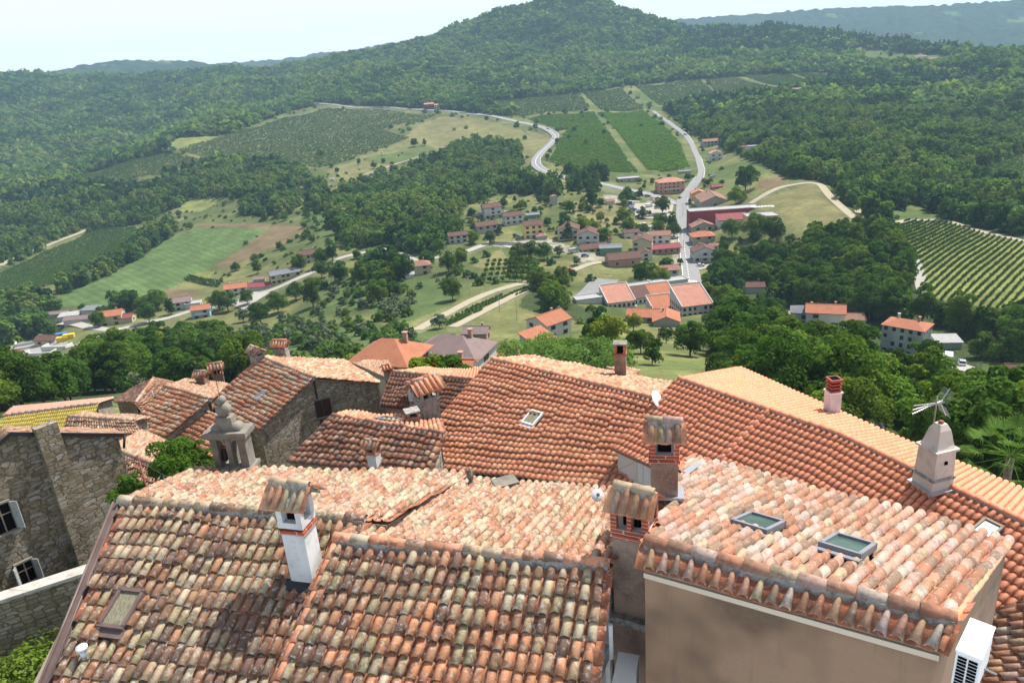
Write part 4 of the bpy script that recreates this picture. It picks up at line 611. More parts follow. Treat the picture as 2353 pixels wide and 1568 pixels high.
# -- R5: long red-orange roof on the right
p5f = Plane((1560,870),(1933,1000),-13,.30,1); p5b = Plane((1560,870),(1933,1000),-13,.29,-1); p6f = Plane((1933,1000),(2248,1150),-13,.30,1); p6b = Plane((1933,1000),(2248,1150),-13,.29,-1)
h5 = House('pinkish white house under the longest red orange tile roof', p5f.pt(1700,1000)-[0, 0, 3]); L5 = float(np.linalg.norm(p5f.b-p5f.a)); L6 = float(np.linalg.norm(p6f.b-p6f.a))+4.0
q5f = quad(p5f, (0,0,0), (L5,0,0), (L5,4.6,0), (1409,1031)); bl = q5f[2].copy(); bl[2] = p6f.zat(bl[0], bl[1]); q6f = quad(p6f, (0,0,0), (L6,0,0), (L6,4.8,0), (0,0,0)); q6f[3] = bl; q5b = quad(p5b, (0,0,0), (L5,0,0), (2020,989), (1697,845)); q6b = quad(p6b, (0,0,0), (L6,0,0), (2600,1230), (2020,989))
sk5 = p6f.pt(2268,1217)
h5.roof([(q5f, dict(n=32, e=.35, pal=NEWR, pan=[(.5,.19,.1),(.46,.17,.09)], seed=51, jit=.25, hfac=.32)), (q6f, dict(n=40, e=.35, pal=NEWR, pan=[(.5,.19,.1)], seed=52, jit=.3, hfac=.32, skip=[(sk5, .35)])), (q5b, dict(n=32, e=.35, pal=NEWR+NEWO[:1], pan=PAN_O, seed=53, jit=.2, K=5, hfac=.32)), (q6b, dict(n=40, e=.35, pal=NEWR+NEWO[:1], pan=PAN_O, seed=54, jit=.2, K=5, hfac=.32))], M_t_new, 'long clean red orange tile roof')
r5 = MB(); ridge_run(r5, q5f[0], q5f[1], .12, NEWR, seed=13, seg=.4); ridge_run(r5, q5f[1], q6f[1], .12, NEWR, seed=14, seg=.4); ridge_run(r5, p5f.pt(1640,1072), p5f.pt(1767,943), .1, NEWR, seed=15, seg=.36, mortar=False, up=.05); h5.part(r5, 'ridge_cap', [M_t_new, M_mortar])
h5.walls([q5f, q5b, q6f, q6b], -30, M_pink_pl, ins=.16, drop=.12); h5.gutter(q5f[3], q5f[3]+(q5f[2]-q5f[3])*.35, M_lime, r=.035, dz=-.05)
# -- R6: mixed brown roof left of R4
p6_f = Plane((765,955),(985,990),-14.5,.40,1); p6_b = Plane((765,955),(985,990),-14.5,.33,-1)
h6 = House('low house with mixed brown and orange tiles and a little white chimney', p6_f.pt(830,1020)-[0, 0, 3]); q = quad(p6_f, (0,0,0), (5.9,0,0), (985,1090), (664,1061)); qb = quad(p6_b, (0,0,0), (5.9,0,0), (1010,968), (790,947)); h6.roof([(q, dict(n=23, e=.34, pal=BRWN, pan=PAN_D, seed=61)), (qb, dict(n=23, e=.34, pal=NEWO+PALE[:2], pan=PAN_O, seed=62))], M_t_mid, 'mixed brown, orange and dark barrel tiles'); h6.ridge(q[0], q[1], .11, NEWO+BRWN[:2], M_t_mid, seed=16); h6.walls([q, qb], -30, M_stone)
# -- R7: dark brown roof behind the chimneys
p7f = Plane((904,854),(1043,867),-17,.40,1); p7b = Plane((904,854),(1043,867),-17,.36,-1)
h7 = House('house of bare orange hollow brick under a dark brown tile roof', p7f.pt(950,900)-[0, 0, 3]); q = quad(p7f, (0,0,0), (6.2,0,0), (1060,953), (876,929)); qb = quad(p7b, (0,0,0), (6.2,0,0), (1110,847), (960,846)); h7.roof([(q, dict(n=26, e=.36, pal=DKBR, pan=DKBR, seed=71, K=5)), (qb, dict(n=26, e=.36, pal=NEWO, pan=PAN_O, seed=72, K=4))], M_t_mid, 'dark brown tiles in front, pale orange behind', deckmat=M_black); h7.ridge(q[0], q[1], .12, NEWO, M_t_mid, seed=17); h7.walls([q, qb], -32, M_brick_o, ins=.3); h7.gutter(q[3], q[2], M_black)
pl = Plane((895,940),(960,947),-18.6,.35,1); q = quad(pl, (890,941), (1000,954), (985,985), (872,968)); h7b = House('small lean-to with brown tiles under the bare brick wall', q[0]-[0, 0, 3], cat='outbuilding'); h7b.roof([(q, dict(n=18, e=.34, pal=BRWN, pan=PAN_D, seed=73, K=5))], M_t_mid); h7b.walls([q], -32, M_stone)
# -- R8: stone house
p8f = Plane((600,820),(722,868),-17,.42,1); p8b = Plane((600,820),(722,868),-17,.36,-1); h8 = House('rubble stone gable house with brown shuttered window and patchwork tiles', p8f.pt(560,900)-[0, 0, 3])
q8 = quad(p8f, (0,0,0), (722,868), (597,987), (478,931)); q8b = quad(p8b, (0,0,0), (722,868), (872,879), (785,827)); h8.roof([(q8, dict(n=25, e=.33, pal=ORMIX, pan=PAN_D, seed=81, K=5)), (q8b, dict(n=24, e=.34, pal=PALE+ORMIX, pan=PAN_O, seed=82, K=5))], M_t_mid, 'patchwork of orange, tan and grey tiles'); h8.ridge(q8[0], q8[1], .12, PALE, M_t_pale, seed=18); h8.walls([q8, q8b], -32, M_stone, ins=.12, drop=.1)
# -- R9..R14: roofs on the left
def simple(label, ridge, z, tan, fr, bk, nc, pal, m, wm=None, seed=90, side=1, rpal=None, tanb=.36, name='town_house', cat='house', pan=None, jit=1, zb=-34):
    f = Plane(ridge[0], ridge[1], z, tan, side); b = Plane(ridge[0], ridge[1], z, tanb, -side); h = House(label, f.a-[0, 0, 4], cat=cat, name=name); sp = []; qs = []
    if fr: q = quad(f, ridge[0], ridge[1], *fr); sp.append((q, dict(n=nc, e=.34, pal=pal, pan=pan or PAN_D, seed=seed, K=5, jit=jit))); qs.append(q)
    if bk: q = quad(b, ridge[0], ridge[1], *bk); sp.append((q, dict(n=nc, e=.34, pal=rpal or PALE, pan=PAN_O, seed=seed+1, K=5, jit=jit))); qs.append(q)
    h.roof(sp, m); h.ridge(qs[0][0], qs[0][1], .11, rpal or PALE, M_t_pale, seed=seed); h.walls(qs, zb, wm or M_stone); h.f = f; h.b = b; h.qs = qs; return h
h9 = simple('house with small square windows under bright patchy orange tiles', ((379,887),(484,917)), -18, .42, ((383,1004),(300,977)), ((540,884),(425,872)), 21, ORMIX, M_t_mid, seed=91)
h10 = simple('low orange roofed house tucked behind the stone bell gable', ((478,948),(560,980)), -18.8, .42, ((510,1062),(389,1013)), None, 18, NEWO, M_t_mid, seed=93, wm=M_cream)
h11 = simple('farthest old house with a brown hipped roof and white hip mortar', ((353,869),(312,925)), -21, .38, ((262,922),(300,893)), None, 22, PALE[:4]+BRWN[:3], M_t_pale, seed=95, side=1)
f = Plane((353,869),(312,925),-21,.38,-1); qx = quad(f, (353,869), (312,925), (345,965), (415,882)); mb = MB(); tiles(mb, *qx, n=20, e=.34, pal=PALE[:4]+BRWN[:3], pan=PAN_D, seed=96, K=4); h11.part(mb, 'roof', M_t_pale, 'grey brown right slope'); h11.walls([qx], -34, M_stone)
h12 = simple('house with the faded yellow corrugated roof', ((14,954),(224,927)), -18, .36, ((205,985),(-10,1000)), ((262,915),(30,936)), 40, YELL, M_t_mid, seed=97, pan=YELL, jit=.15, rpal=[(.66,.4,.3),(.62,.36,.26)])
h13 = simple('low house with blotched grey and red old tiles beside the yellow roof', ((158,957),(306,967)), -17, .4, ((330,1000),(148,988)), ((345,958),(190,949)), 28, BRWN+MOSS, M_t_moss, seed=99)
h14 = simple('low house with bleached cream tiles in front of the apricot bush', ((256,1028),(370,1073)), -16, .42, ((345,1140),(255,1090)), ((440,1042),(322,990)), 20, BRWN+MOSS[:3], M_t_pale, seed=101)
h18 = simple('old pale roofed house between the stone gable and the orange hipped roof', ((812,836),(888,868)), -19, .4, None, ((892,830),(835,828)), 16, PALE, M_t_pale, wm=M_white_pl, seed=103)
h19 = simple('small pale tiled roof in front of the reeds and beside the tall chimney', ((1395,846),(1450,862)), -17.5, .4, None, ((1470,850),(1420,842)), 10, NEWO, M_t_mid, seed=105)
# -- R15: big stone house at the left edge
xy = lambda k, d: np.array([d[0]*k, d[1]*k]); P1 = np.array([-15.8, 26.5, -12.5]); dw = np.array([math.cos(math.radians(50)), math.sin(math.radians(50)), 0]); P0 = P1-dw*3.39; P0[2] = -10.9; Pm = P0-dw*3.39; Pm[2] = -12.5; bk = np.array([-dw[1], dw[0], 0])*.9
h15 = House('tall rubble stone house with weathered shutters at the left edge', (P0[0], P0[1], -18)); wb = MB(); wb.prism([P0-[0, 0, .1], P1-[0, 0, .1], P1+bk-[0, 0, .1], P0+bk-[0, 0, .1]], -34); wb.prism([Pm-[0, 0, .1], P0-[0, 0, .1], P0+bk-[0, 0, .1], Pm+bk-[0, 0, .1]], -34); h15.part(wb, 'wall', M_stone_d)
out15 = np.array([dw[1], -dw[0], 0])*.12; q15 = [P0+out15, P0+bk, P1+bk+dw*.2-[0, 0, .09], P1+out15+dw*.2-[0, 0, .09]]; q15b = [P0+out15, P0+bk, Pm+bk, Pm+out15]; mb = MB(); tiles(mb, q15[0], q15[1], q15[2], q15[3], n=36, e=.34, pal=PALE+BRWN[:2], pan=PAN_O, seed=111); tiles(mb, q15b[0], q15b[1], q15b[2], q15b[3], n=36, e=.34, pal=PALE+BRWN[:2], pan=PAN_O, seed=112); h15.part(mb, 'roof', M_t_pale)
mb = MB(); 
for x, y in ((P0, P1+dw*.25-[0, 0, .1]), (Pm, P0)): mb.poly([x+out15*1.1+[0, 0, .06], y+out15*1.1+[0, 0, .06], y+out15*1.1-[0, 0, .1], x+out15*1.1-[0, 0, .1]], .05, 0)
mb.tube(P1+out15*1.1+dw*.2-[0, 0, .1], P1+out15*1.1+dw*.05-[0, 0, .6], .05); h15.part(mb, 'gutter', M_black)
bt = MB(); bc = P0+dw*1.05; bt.box(bc+np.array([dw[1], -dw[0], 0])*.16-[0, 0, 4.6], (.75, .36, 9.0), rz=math.radians(50)); h15.part(bt, 'buttress', M_stone_d)
def shut_window(h, c, w, hgt, az, m, sill=M_lime, opened=True, slant=0, closed=False):
    """window in a wall facing az-90deg: frame, dark opening, shutters as sub-parts"""
    u = np.array([math.cos(az), math.sin(az), 0]); o = np.array([u[1], -u[0], 0]); R = np.array([u, -o, [0, 0, 1]]).T; fr = MB(); t = .07
    for s_ in (-1, 1): fr.box(c+u*s_*(w/2+t/2)+o*.02, (t, .12, hgt+2*t), R=R)
    fr.box(c+[0, 0, hgt/2+t/2]+o*.02, (w, .12, t), R=R); fr.box(c-[0, 0, hgt/2+t/2]+o*.05, (w+.2, .2, t), R=R); f = h.part(fr, 'window', sill); d = MB(); d.box(c+o*.004, (w, .02, hgt), R=R); g = h.part(d, 'pane', M_dark, parent=f); sa = MB(); sa.box(c+o*.02, (.04, .03, hgt), R=R); sa.box(c+o*.02+[0, 0, hgt*.12], (w, .03, .035), R=R); h.part(sa, 'sash', M_wood, parent=f); f.matrix_parent_inverse = h.root.matrix_world.inverted() @ Matrix() if False else f.matrix_parent_inverse
    for s_ in (-1, 1):
        sm = MB(); ww = w/2
        if closed: cc = c+u*s_*ww*.5+o*.05; Rr = R
        else:
            an = az+s_*math.radians(62 if s_ > 0 else 70)*1.0; hinge = c+u*s_*(w/2+.03)+o*.07; dv = np.array([math.cos(an), math.sin(an), 0])*s_ if False else (u*s_*math.cos(1.0)+o*math.sin(1.0)); cc = hinge+dv*ww*.5; n_ = np.array([dv[1], -dv[0], 0]); Rr = np.array([dv, -n_, [0, 0, 1]]).T
        sm.box(cc, (ww-.02, .03, hgt), R=Rr)
        nn = Rr[:, 1]
        for k in range(int(hgt/.09)-1):
            for sg in (-1, 1): sm.box(cc+nn*sg*.02+[0, 0, -hgt/2+.1+k*.09], (ww-.1, .02, .05), R=Rr)
        h.part(sm, 'shutter', m, parent=f)
    return f
def on_wall(u, v, Pw, dirw):
    """point where the line of sight meets a vertical wall through Pw along dirw"""
    n = np.array([dirw[1], -dirw[0], 0]); r = ray(u, v); return r*((n@Pw)/(n@r))
dw50 = dw; a50 = math.radians(50); c = on_wall(5,1190,P0,dw50); shut_window(h15, c, .62, 1.1, a50, M_shut_g); c = on_wall(60,1312,P0,dw50); shut_window(h15, c, .5, .85, a50, M_shut_g)
g8 = nrm((q8[2]-q8[1])*[1, 1, 0]); i8 = inset(q8, .12); c = on_wall(741,936,i8[1],nrm((inset(q8b, .12)[2]-i8[1])*[1, 1, 0])); d8 = nrm((inset(q8b, .12)[2]-i8[1])*[1, 1, 0]); shut_window(h8, c, 1.05, 1.15, math.atan2(d8[1], d8[0]), M_shut_b, closed=True)
i5 = inset(q5f, .16); d5 = nrm((i5[2]-i5[3])*[1, 1, 0]); c = on_wall(1481,1086,i5[3],d5); shut_window(h5, c, .66, .95, math.atan2(d5[1], d5[0]), M_shut_w, sill=M_pink_pl, closed=True)
# blue shutters of the patchy orange house
i9 = inset(h9.qs[0], .22); d9 = nrm((i9[2]-i9[3])*[1, 1, 0]); M_blue = mat('blue_shutter', (.03, .12, .3), .6)
for u, v in ((338,1001),(362,1010)): shut_window(h9, on_wall(u, v, i9[3], d9), .5, .6, math.atan2(d9[1], d9[0]), M_blue, closed=True)
# skylights: parts of their roofs
def skylight(h, pl, u, v, w, l, m, glass, up=.1, seg=None, dc=None):
    c = pl.pt(u, v)+pl.N*up; R = np.array([pl.rd, -pl.dn, pl.N]).T; R = R if np.linalg.det(R) > 0 else np.array([-pl.rd, -pl.dn, pl.N]).T; R = R if dc is None else np.array([nrm(np.cross(dc, pl.N)), dc, pl.N]).T; f = MB(); t = .07
    f.box(c+R@[0, l/2, 0], (w+t, t, .12), R=R); f.box(c+R@[0, -l/2, 0], (w+t, t, .12), R=R); f.box(c+R@[w/2, 0, 0], (t, l, .12), R=R); f.box(c+R@[-w/2, 0, 0], (t, l, .12), R=R); f.box(c-pl.N*.09, (w, l, .05), R=R); f.box(c-pl.N*.03+R@[0, -l/2-.1, 0], (w+.1, .18, .03), R=R)
    o = h.part(f, 'skylight', m); g = MB(); g.box(c+pl.N*.0, (w-t, l-t, .03), R=R); h.part(g, 'pane', glass, parent=o); return o
skylight(h1, p1f, 287, 1403, .5, .72, M_brown, M_blind); skylight(h4, p4f, 1224, 963, .62, .8, M_frame_w, M_blind); skylight(h3, p3b, 1740, 1217, .6, .72, M_frame_g, M_glass, dc=dc3, up=.13); skylight(h3, p3b, 1945, 1270, .6, .72, M_frame_g, M_glass, dc=dc3, up=.13); skylight(h5, p6f, 2268, 1220, .5, .6, M_wood, M_zinc); skylight(h6, p6_b, 892, 967, .9, .7, M_frame_g, M_glass); skylight(h8, p8f, 598, 912, .45, .6, M_frame_g, M_zinc)
vp = MB(); c = p1f.pt(197,1515); vp.tube(c-[0, 0, .1], c+[0, 0, .28], .06, m=0); vp.tube(c+[0, 0, .26], c+[0, 0, .3], .1, m=1, n=14); h1.part(vp, 'vent_pipe', [M_zinc, M_frame_w])
# ---------------------------------------------------------------- chimneys
def vheight(P, v):
    lo, hi = 0.0, 12.0
    for _ in range(40):
        m = (lo+hi)/2; lo, hi = (m, hi) if proj(P+np.array([0, 0, m]))[1] > v else (lo, m)
    return lo
def chimney(h, P, vt, w, d, az, cap='tile', ms=None, mc=None, capm=None, pal=None, base=.4, hcap=None, label=None, taper=1.0, ntile=3, over=.1, boxh=None, collar=True, flash=None, band=False):
    """P: foot centre of the front face; rises until its cap top shows at picture height vt"""
    R = np.array([[math.cos(az), -math.sin(az), 0], [math.sin(az), math.cos(az), 0], [0, 0, 1]]); C = np.asarray(P, float)+R@[0, d/2, 0]; H = vheight(C, vt); g = lambda x, y, z: C+R@[x, y, z]; ms = ms or M_white_pl; mc = mc or M_brick
    if cap == 'tile':
        rh = (d/2+over)*.85; bh = boxh or min(.4, H*.2); sh = H-rh-bh-.1
        s = MB(); s.box(g(0, 0, (sh-base)/2), (w, d, sh+base), R=R); ch = h.part(s, 'chimney', ms, label)
        b = MB(); t = .11; ww, dd2 = w+.04, d+.04
        if band: bm_ = MB(); bm_.box(g(0, 0, sh-.02), (w+.07, d+.07, .08), R=R); h.part(bm_, 'brick_band', M_brick, parent=ch)
        if collar and not band: b.box(g(0, 0, sh+.03), (ww+.03, dd2+.03, .07), R=R)
        for sx in (-1, 1):
            for sy in (-1, 1): b.box(g(sx*(ww/2-t/2), sy*(dd2/2-t/2), sh+.06+bh/2), (t, t, bh), R=R)
        b.box(g(0, 0, sh+.06+bh/2), (.08, dd2, bh), R=R) if w > .5 else None
        b.box(g(0, 0, sh+.06+bh*.12), (ww-.01, dd2-.01, bh*.24), R=R); b.box(g(0, 0, sh+.06+bh*.94), (ww-.005, dd2-.005, bh*.12), R=R); b.box(g(0, 0, sh+.06+bh*.5), (w*.5, d*.5, bh*.8), R=R, m=1); h.part(b, 'flue_openings', [mc, M_dark], parent=ch)
        k = MB(); z0 = sh+.06+bh; hw = w/2+over; hd = d/2+over; A, B = g(-hw, 0, z0+rh), g(hw, 0, z0+rh); F0, F1, K0, K1 = g(-hw, -hd, z0), g(hw, -hd, z0), g(-hw, hd, z0), g(hw, hd, z0)
        k.poly([A-[0, 0, .03], B-[0, 0, .03], F1-[0, 0, .03], F0-[0, 0, .03]], .04, 1); k.poly([B-[0, 0, .03], A-[0, 0, .03], K0-[0, 0, .03], K1-[0, 0, .03]], .04, 1)
        for sx in (-1, 1): k.poly([g(sx*(w/2), -d/2, z0), g(sx*(w/2), d/2, z0), g(sx*(w/2), 0, z0+rh*.9)], .06, 1, d=R@[-sx, 0, 0])
        e = math.hypot(hd, rh)*.97; tiles(k, A, B, F1, F0, n=ntile, e=e, pal=pal or PALE3+MOSS, pan=NEWO, seed=int(P[0]*10) % 97+3, tip=False, hfac=.36); tiles(k, A, B, K1, K0, n=ntile, e=e, pal=pal or PALE3, pan=NEWO, seed=int(P[0]*7) % 97+3, tip=False)
        ridge_run(k, A, B, min(.1, w*.17), pal or PALE3+MOSS, seed=int(P[0]*13) % 89, seg=(hw*2)/2, up=.02); h.part(k, 'tile_cap', [M_t_mid, M_mortar], parent=ch)
    elif cap == 'slab':
        bh = boxh or .35; sh = H-bh-.12; s = MB(); s.box(g(0, 0, (sh-base)/2), (w, d, sh+base), R=R); ch = h.part(s, 'chimney', ms, label); b = MB(); t = .12; b.box(g(0, 0, sh+.04), (w+.08, d+.08, .09), R=R)
        for sx in (-1, 1):
            for sy in (-1, 1): b.box(g(sx*(w/2-t/2), sy*(d/2-t/2), sh+.08+bh/2), (t, t, bh), R=R)
        b.box(g(0, 0, sh+.08+bh*.4), (w*.5, d*.5, bh*.75), R=R, m=1); h.part(b, 'flue_openings', [mc, M_dark], parent=ch); k = MB(); k.box(g(0, 0, H-.03), (w+.12, d+.12, .07), R=R); h.part(k, 'cap_slab', capm or M_lime, parent=ch)
    elif cap == 'pot':
        sh = H*.62; s = MB(); s.box(g(0, 0, (sh-base)/2), (w, d, sh+base), R=R); ch = h.part(s, 'chimney', ms, label); b = MB(); b.box(g(0, 0, sh+.02), (w+.07, d+.07, .05), R=R, m=1); n = 4; bh = (H-sh)/n
        for i in range(n): b.box(g(0, 0, sh+bh*(i+.3)+.03), (w*.92, d*.92, bh*.55), R=R, m=0); b.box(g(0, 0, sh+bh*(i+.75)+.03), (w*.7, d*.7, bh*.4), R=R, m=2)
        b.box(g(0, 0, H-.02), (w*1.02, d*1.02, .07), R=R, m=0); h.part(b, 'cowl', [mat('red_cowl', (.3, .06, .035), .7), M_frame_w, M_dark], parent=ch)
    elif cap == 'bell':
        s = MB(); z1 = H*.22; s.box(g(0, 0, z1/2-base/2), (w*1.0, d*1.0, z1+base), R=R); s.box(g(0, 0, z1+.0), (w*1.07, d*1.07, .09), R=R, m=1); z2 = H*.62; s.box(g(0, 0, (z1+z2)/2), (w*.97, d*.97, z2-z1), R=R, taper=.93); s.box(g(0, 0, z2+.02), (w*1.07, d*1.07, .07), R=R); ch = h.part(s, 'chimney', [ms, M_mortar], label); b = MB(); prof = [(1.0, 0), (.86, .12), (.76, .32), (.68, .55), (.58, .76), (.42, .92), (.34, 1.0)]; hb = (H-z2)*.86
        for (a0, f0), (a1, f1) in zip(prof[:-1], prof[1:]): b.box(g(0, 0, z2+.05+hb*(f0+f1)/2), (w*.9*a0, d*.9*a0, hb*(f1-f0)), R=R, taper=a1/a0)
        h.part(b, 'bell_top', [ms], parent=ch); b = MB(); b.tube(g(0, 0, H*.93), g(0, 0, H), w*.1); h.part(b, 'flue_pot', M_rust, parent=ch); b = MB(); b.box(g(w*.0, -d*.46, z1+(z2-z1)*.6), (.1, .08, .1), R=R); h.part(b, 'vent_hole', M_dark, parent=ch)
    if flash:
        fm = MB(); fm.poly([g(-w/2-.12, -d/2-.14, flash[0]), g(w/2+.12, -d/2-.14, flash[0]), g(w/2+.1, d/2+.1, flash[1]), g(-w/2-.1, d/2+.1, flash[1])], .05, 0); h.part(fm, 'flashing', flash[2], parent=ch)
    return ch
A = math.radians
ch1 = chimney(h1, p1f.pt(697,1350), 1106, .45, .42, A(-16), ms=M_white_pl, mc=M_white_pl, ntile=5, over=.14, base=.5, boxh=.5, band=True, label='tall white rendered chimney with a tiled cap', flash=(.02, .32, M_black))
C2 = atz(1440,1300,-8.25)+np.array([.1, .3, 0]); rt = C2.copy(); rt[2] = -13.5
ch2 = chimney(h2, np.r_[C2[:2]-nrm(C2[:2])*.25, -8.6], 1119, .62, .62, A(-27), ms=M_brown_pl, mc=M_brick, ntile=4, over=.03, base=1.1, boxh=.46, label='broad chimney of red brick over stained render with a tiled cap')
br = MB(); cc = np.r_[C2[:2]-nrm(C2[:2])*.25, 0]+np.array([.05, .25, 0]); br.box((cc[0]+.06, cc[1], -13.2), (.62, .66, 7.6), rz=A(-27)); br.box((cc[0]+.02, cc[1]-.02, -9.45), (.76, .74, .16), rz=A(-27), m=1); h2.part(br, 'chimney_breast', [M_brown_pl, M_mortar])
ch3 = chimney(h3, p3b.pt(1526,1152), 962, .5, .5, A(-12), ms=M_brown_pl, mc=M_brick, ntile=4, over=.06, boxh=.42, label='brown rendered chimney with red brick openings and tiled cap', flash=(.12, -.08, M_zinc))
ch4 = chimney(h5, p6f.pt(2163,1134), 966, .78, .78, A(15), cap='bell', ms=M_tan_pl, label='tan chimney with a bell shaped top on a zinc apron', flash=(.1, .1, M_zinc))
ch5 = chimney(h5, p5b.pt(1917,952), 869, .47, .47, A(5), cap='pot', ms=M_white_pl, label='white chimney with a slatted red cowl', base=1)
ch6 = chimney(h4, p4b.pt(1425,868), 786, .58, .55, A(-12), cap='slab', ms=M_brown_pl, label='tall stained chimney with red brick head and flat slab', base=1, boxh=.5)
ch7 = chimney(h4, p4f.pt(996,978), 866, .9, .8, A(35), ms=M_mortar, mc=M_mortar, ntile=5, over=.2, base=1.2, boxh=.5, label='broad rough plastered chimney with new tile cap', pal=NEWO)
ch8 = chimney(h7, p7f.pt(949,925), 877, .5, .5, A(-10), ms=M_white_pl, mc=M_white_pl, ntile=4, pal=NEWO, label='small grey white chimney with orange tile cap', base=1)
ch9 = chimney(h6, p6_b.pt(952,974), 941, .55, .5, A(20), cap='slab', ms=M_brick_w, mc=M_brick_w, label='squat stepped brick chimney', base=.6, boxh=.2, capm=M_mortar)
ch10 = chimney(h6, p6_f.pt(857,1080), 1009, .42, .42, A(-20), ms=M_white_pl, mc=M_brick_o, ntile=3, label='little white chimney with orange brick head', over=.08, flash=(.05, .2, M_brown))
ch11 = chimney(h8, p8f.pt(584,836), 796, .85, .6, A(-40), ms=M_mortar, mc=M_mortar, ntile=5, label='grey chimney with tiled cap at the stone gable ridge', base=1); ch12 = chimney(h8, p8b.pt(645,822), 780, .8, .6, A(-10), ms=M_mortar, mc=M_mortar, ntile=5, pal=NEWO, label='grey chimney with a bright orange tiled cap', base=1)
ch13 = chimney(h9, h9.b.pt(462,884), 851, .6, .55, A(-10), ms=M_brick_w, mc=M_brick_w, ntile=4, label='squat brick chimney with tiled cap', base=1); ch14 = chimney(h9, h9.b.pt(503,876), 833, .7, .6, A(20), ms=M_brick_w, mc=M_brick_w, ntile=4, label='open sided brick chimney with tiled cap', base=1, boxh=.5)
ch15 = chimney(h18, atz(893,872,-19), 836, .42, .4, A(20), ms=M_mortar, mc=M_brick_o, ntile=3, pal=NEWO, label='small grey chimney with orange cap', base=2)
# ================================================================ near things on and around the roofs
def prop(mb, name, mats, label, cat, group=None): return tag(mb.build(name, mats), label, cat, group)
# bell gable
bb = p1b.pt(545,1078); baz = A(-6); BR_ = np.array([[math.cos(baz), -math.sin(baz), 0], [math.sin(baz), math.cos(baz), 0], [0, 0, 1]]); bH = vheight(bb, 988); bW = .95; bD = .42
bgr = empty('bell_gable', bb-[0, 0, .3], 0, 'weathered grey stone bell gable with two arches and stacked stone discs', 'bell gable'); g = lambda x, y, z: BR_@np.array([x, y, z])+[0, 0, .3]
s = MB(); s.box(g(0, 0, -.9), (bW+.1, bD+.1, 2.0), R=BR_); s.box(g(0, 0, .13), (bW+.16, bD+.14, .09), R=BR_)
for x, w_ in ((-bW/2+.09, .17), (0, .14), (bW/2-.11, .21)): s.box(g(x, 0, .15+bH*.34), (w_, bD*.9, bH*.72), R=BR_)
s.build('pillar', M_lime, bgr)
s = MB(); 
for cx, rr in ((-bW/4-.0, bW/4-.09), (bW/4-.01, bW/4-.1)):
    K = 10; z0 = .15+bH*.58; top = bH*.93+.02; arc = [(cx-rr-.07, z0), *[(cx-rr*math.cos(math.pi*k/K), z0+rr*math.sin(math.pi*k/K)) for k in range(K+1)], (cx+rr+.07, z0), (cx+rr+.07, top), (cx-rr-.07, top)]
    for k in range(K):
        x0, x1 = arc[1+k], arc[2+k]; s.add([g(x0[0], -bD*.44, x0[1]), g(x1[0], -bD*.44, x1[1]), g(x1[0], -bD*.44, top), g(x0[0], -bD*.44, top), g(x0[0], bD*.44, x0[1]), g(x1[0], bD*.44, x1[1]), g(x1[0], bD*.44, top), g(x0[0], bD*.44, top)], [(0, 1, 2, 3), (7, 6, 5, 4), (0, 4, 5, 1), (3, 2, 6, 7)])
for x, w_ in ((-bW/2+.09, .18), (0, .15), (bW/2-.11, .22)): s.box(g(x, 0, (z0+top)/2), (w_, bD*.885, top-z0), R=BR_)
s.build('arch', M_lime, bgr)
s = MB(); s.box(g(0, 0, bH+.0), (bW+.2, bD+.18, .1), R=BR_); s.box(g(0, 0, bH-.07), (bW+.18, bD+.16, .07), R=BR_); s.build('cornice', M_lime, bgr)
s = MB(); s.box(g(0, 0, bH+.23), (.42, bD*.66, .38), R=BR_)
for sx in (-1, 1):
    s.tube(g(sx*.25, -bD*.34, bH+.07), g(sx*.25, bD*.34, bH+.07), .15, n=22); s.box(g(sx*.2, 0, bH+.14), (.2, bD*.6, .12), R=BR_)
s.build('scroll_block', M_lime, bgr)
s = MB(); 
def sphere(mb, c, r, m=0, n=12):
    pr = [(max(.002, r*math.sin(math.pi*k/8)), -r*math.cos(math.pi*k/8)) for k in range(9)]; mb.lathe(c, pr, n=n, m=m)
s.tube(g(0, -bD*.28, bH+.61), g(0, bD*.28, bH+.61), .165, n=24); s.tube(g(-.02, -bD*.24, bH+.86), g(-.02, bD*.24, bH+.86), .1, n=20); s.build('disc_finial', M_lime, bgr)
s = MB(); s.tube(g(-.02, 0, bH+.9), g(-.04, 0, bH+1.9), .008, n=5); s.build('lightning_rod', M_black, bgr)
bc_ = bb+BR_@np.array([-bW/4, 0, 0])-[0, 0, 0]+[0, 0, bH*.3]; br_ = empty('bell', bc_, 0, 'dark bronze bell hanging in the left arch of the bell gable', 'bell'); s = MB(); s.lathe((0, 0, 0), [(.13, 0), (.12, .04), (.09, .12), (.08, .22), (.055, .27), (.02, .29)]); s.build('bell_body', M_bell, br_); s = MB(); s.box((0, 0, .33), (.24, .07, .07)); s.tube((0, 0, .3), (0, 0, .4), .02); s.build('headstock', M_rust, br_); s = MB(); s.tube((0, 0, .2), (0, 0, -.06), .012); sphere(s, (0, 0, -.06), .03); s.build('clapper', M_bell, br_)
# carved stone finial, grey slab
fb_ = p1b.pt(1082,1108); H = vheight(fb_, 1073); s = MB(); s.lathe(fb_-[0, 0, .15], [(.11, 0), (.1, .1), (.06, .2), (.05, H*.5), (.09, H*.7), (.07, H*.85), (.05, H+.05), (.015, H+.15)], n=10)
for k in range(4): a_ = k*math.pi/2; s.tube(fb_+[.05*math.cos(a_), .05*math.sin(a_), H*.45], fb_+[.13*math.cos(a_), .13*math.sin(a_), H*.8], .03, .012, n=6)
prop(s, 'stone_finial', M_lime, 'carved stone leaf finial standing at the far edge of the bleached roof', 'finial'); s = MB(); c = p1b.pt(1160,1106); s.box(c, (.6, .45, .07), rz=A(20)); prop(s, 'stone_slab', M_lime, 'flat grey stone slab lying behind the bleached roof beside the finial', 'slab')
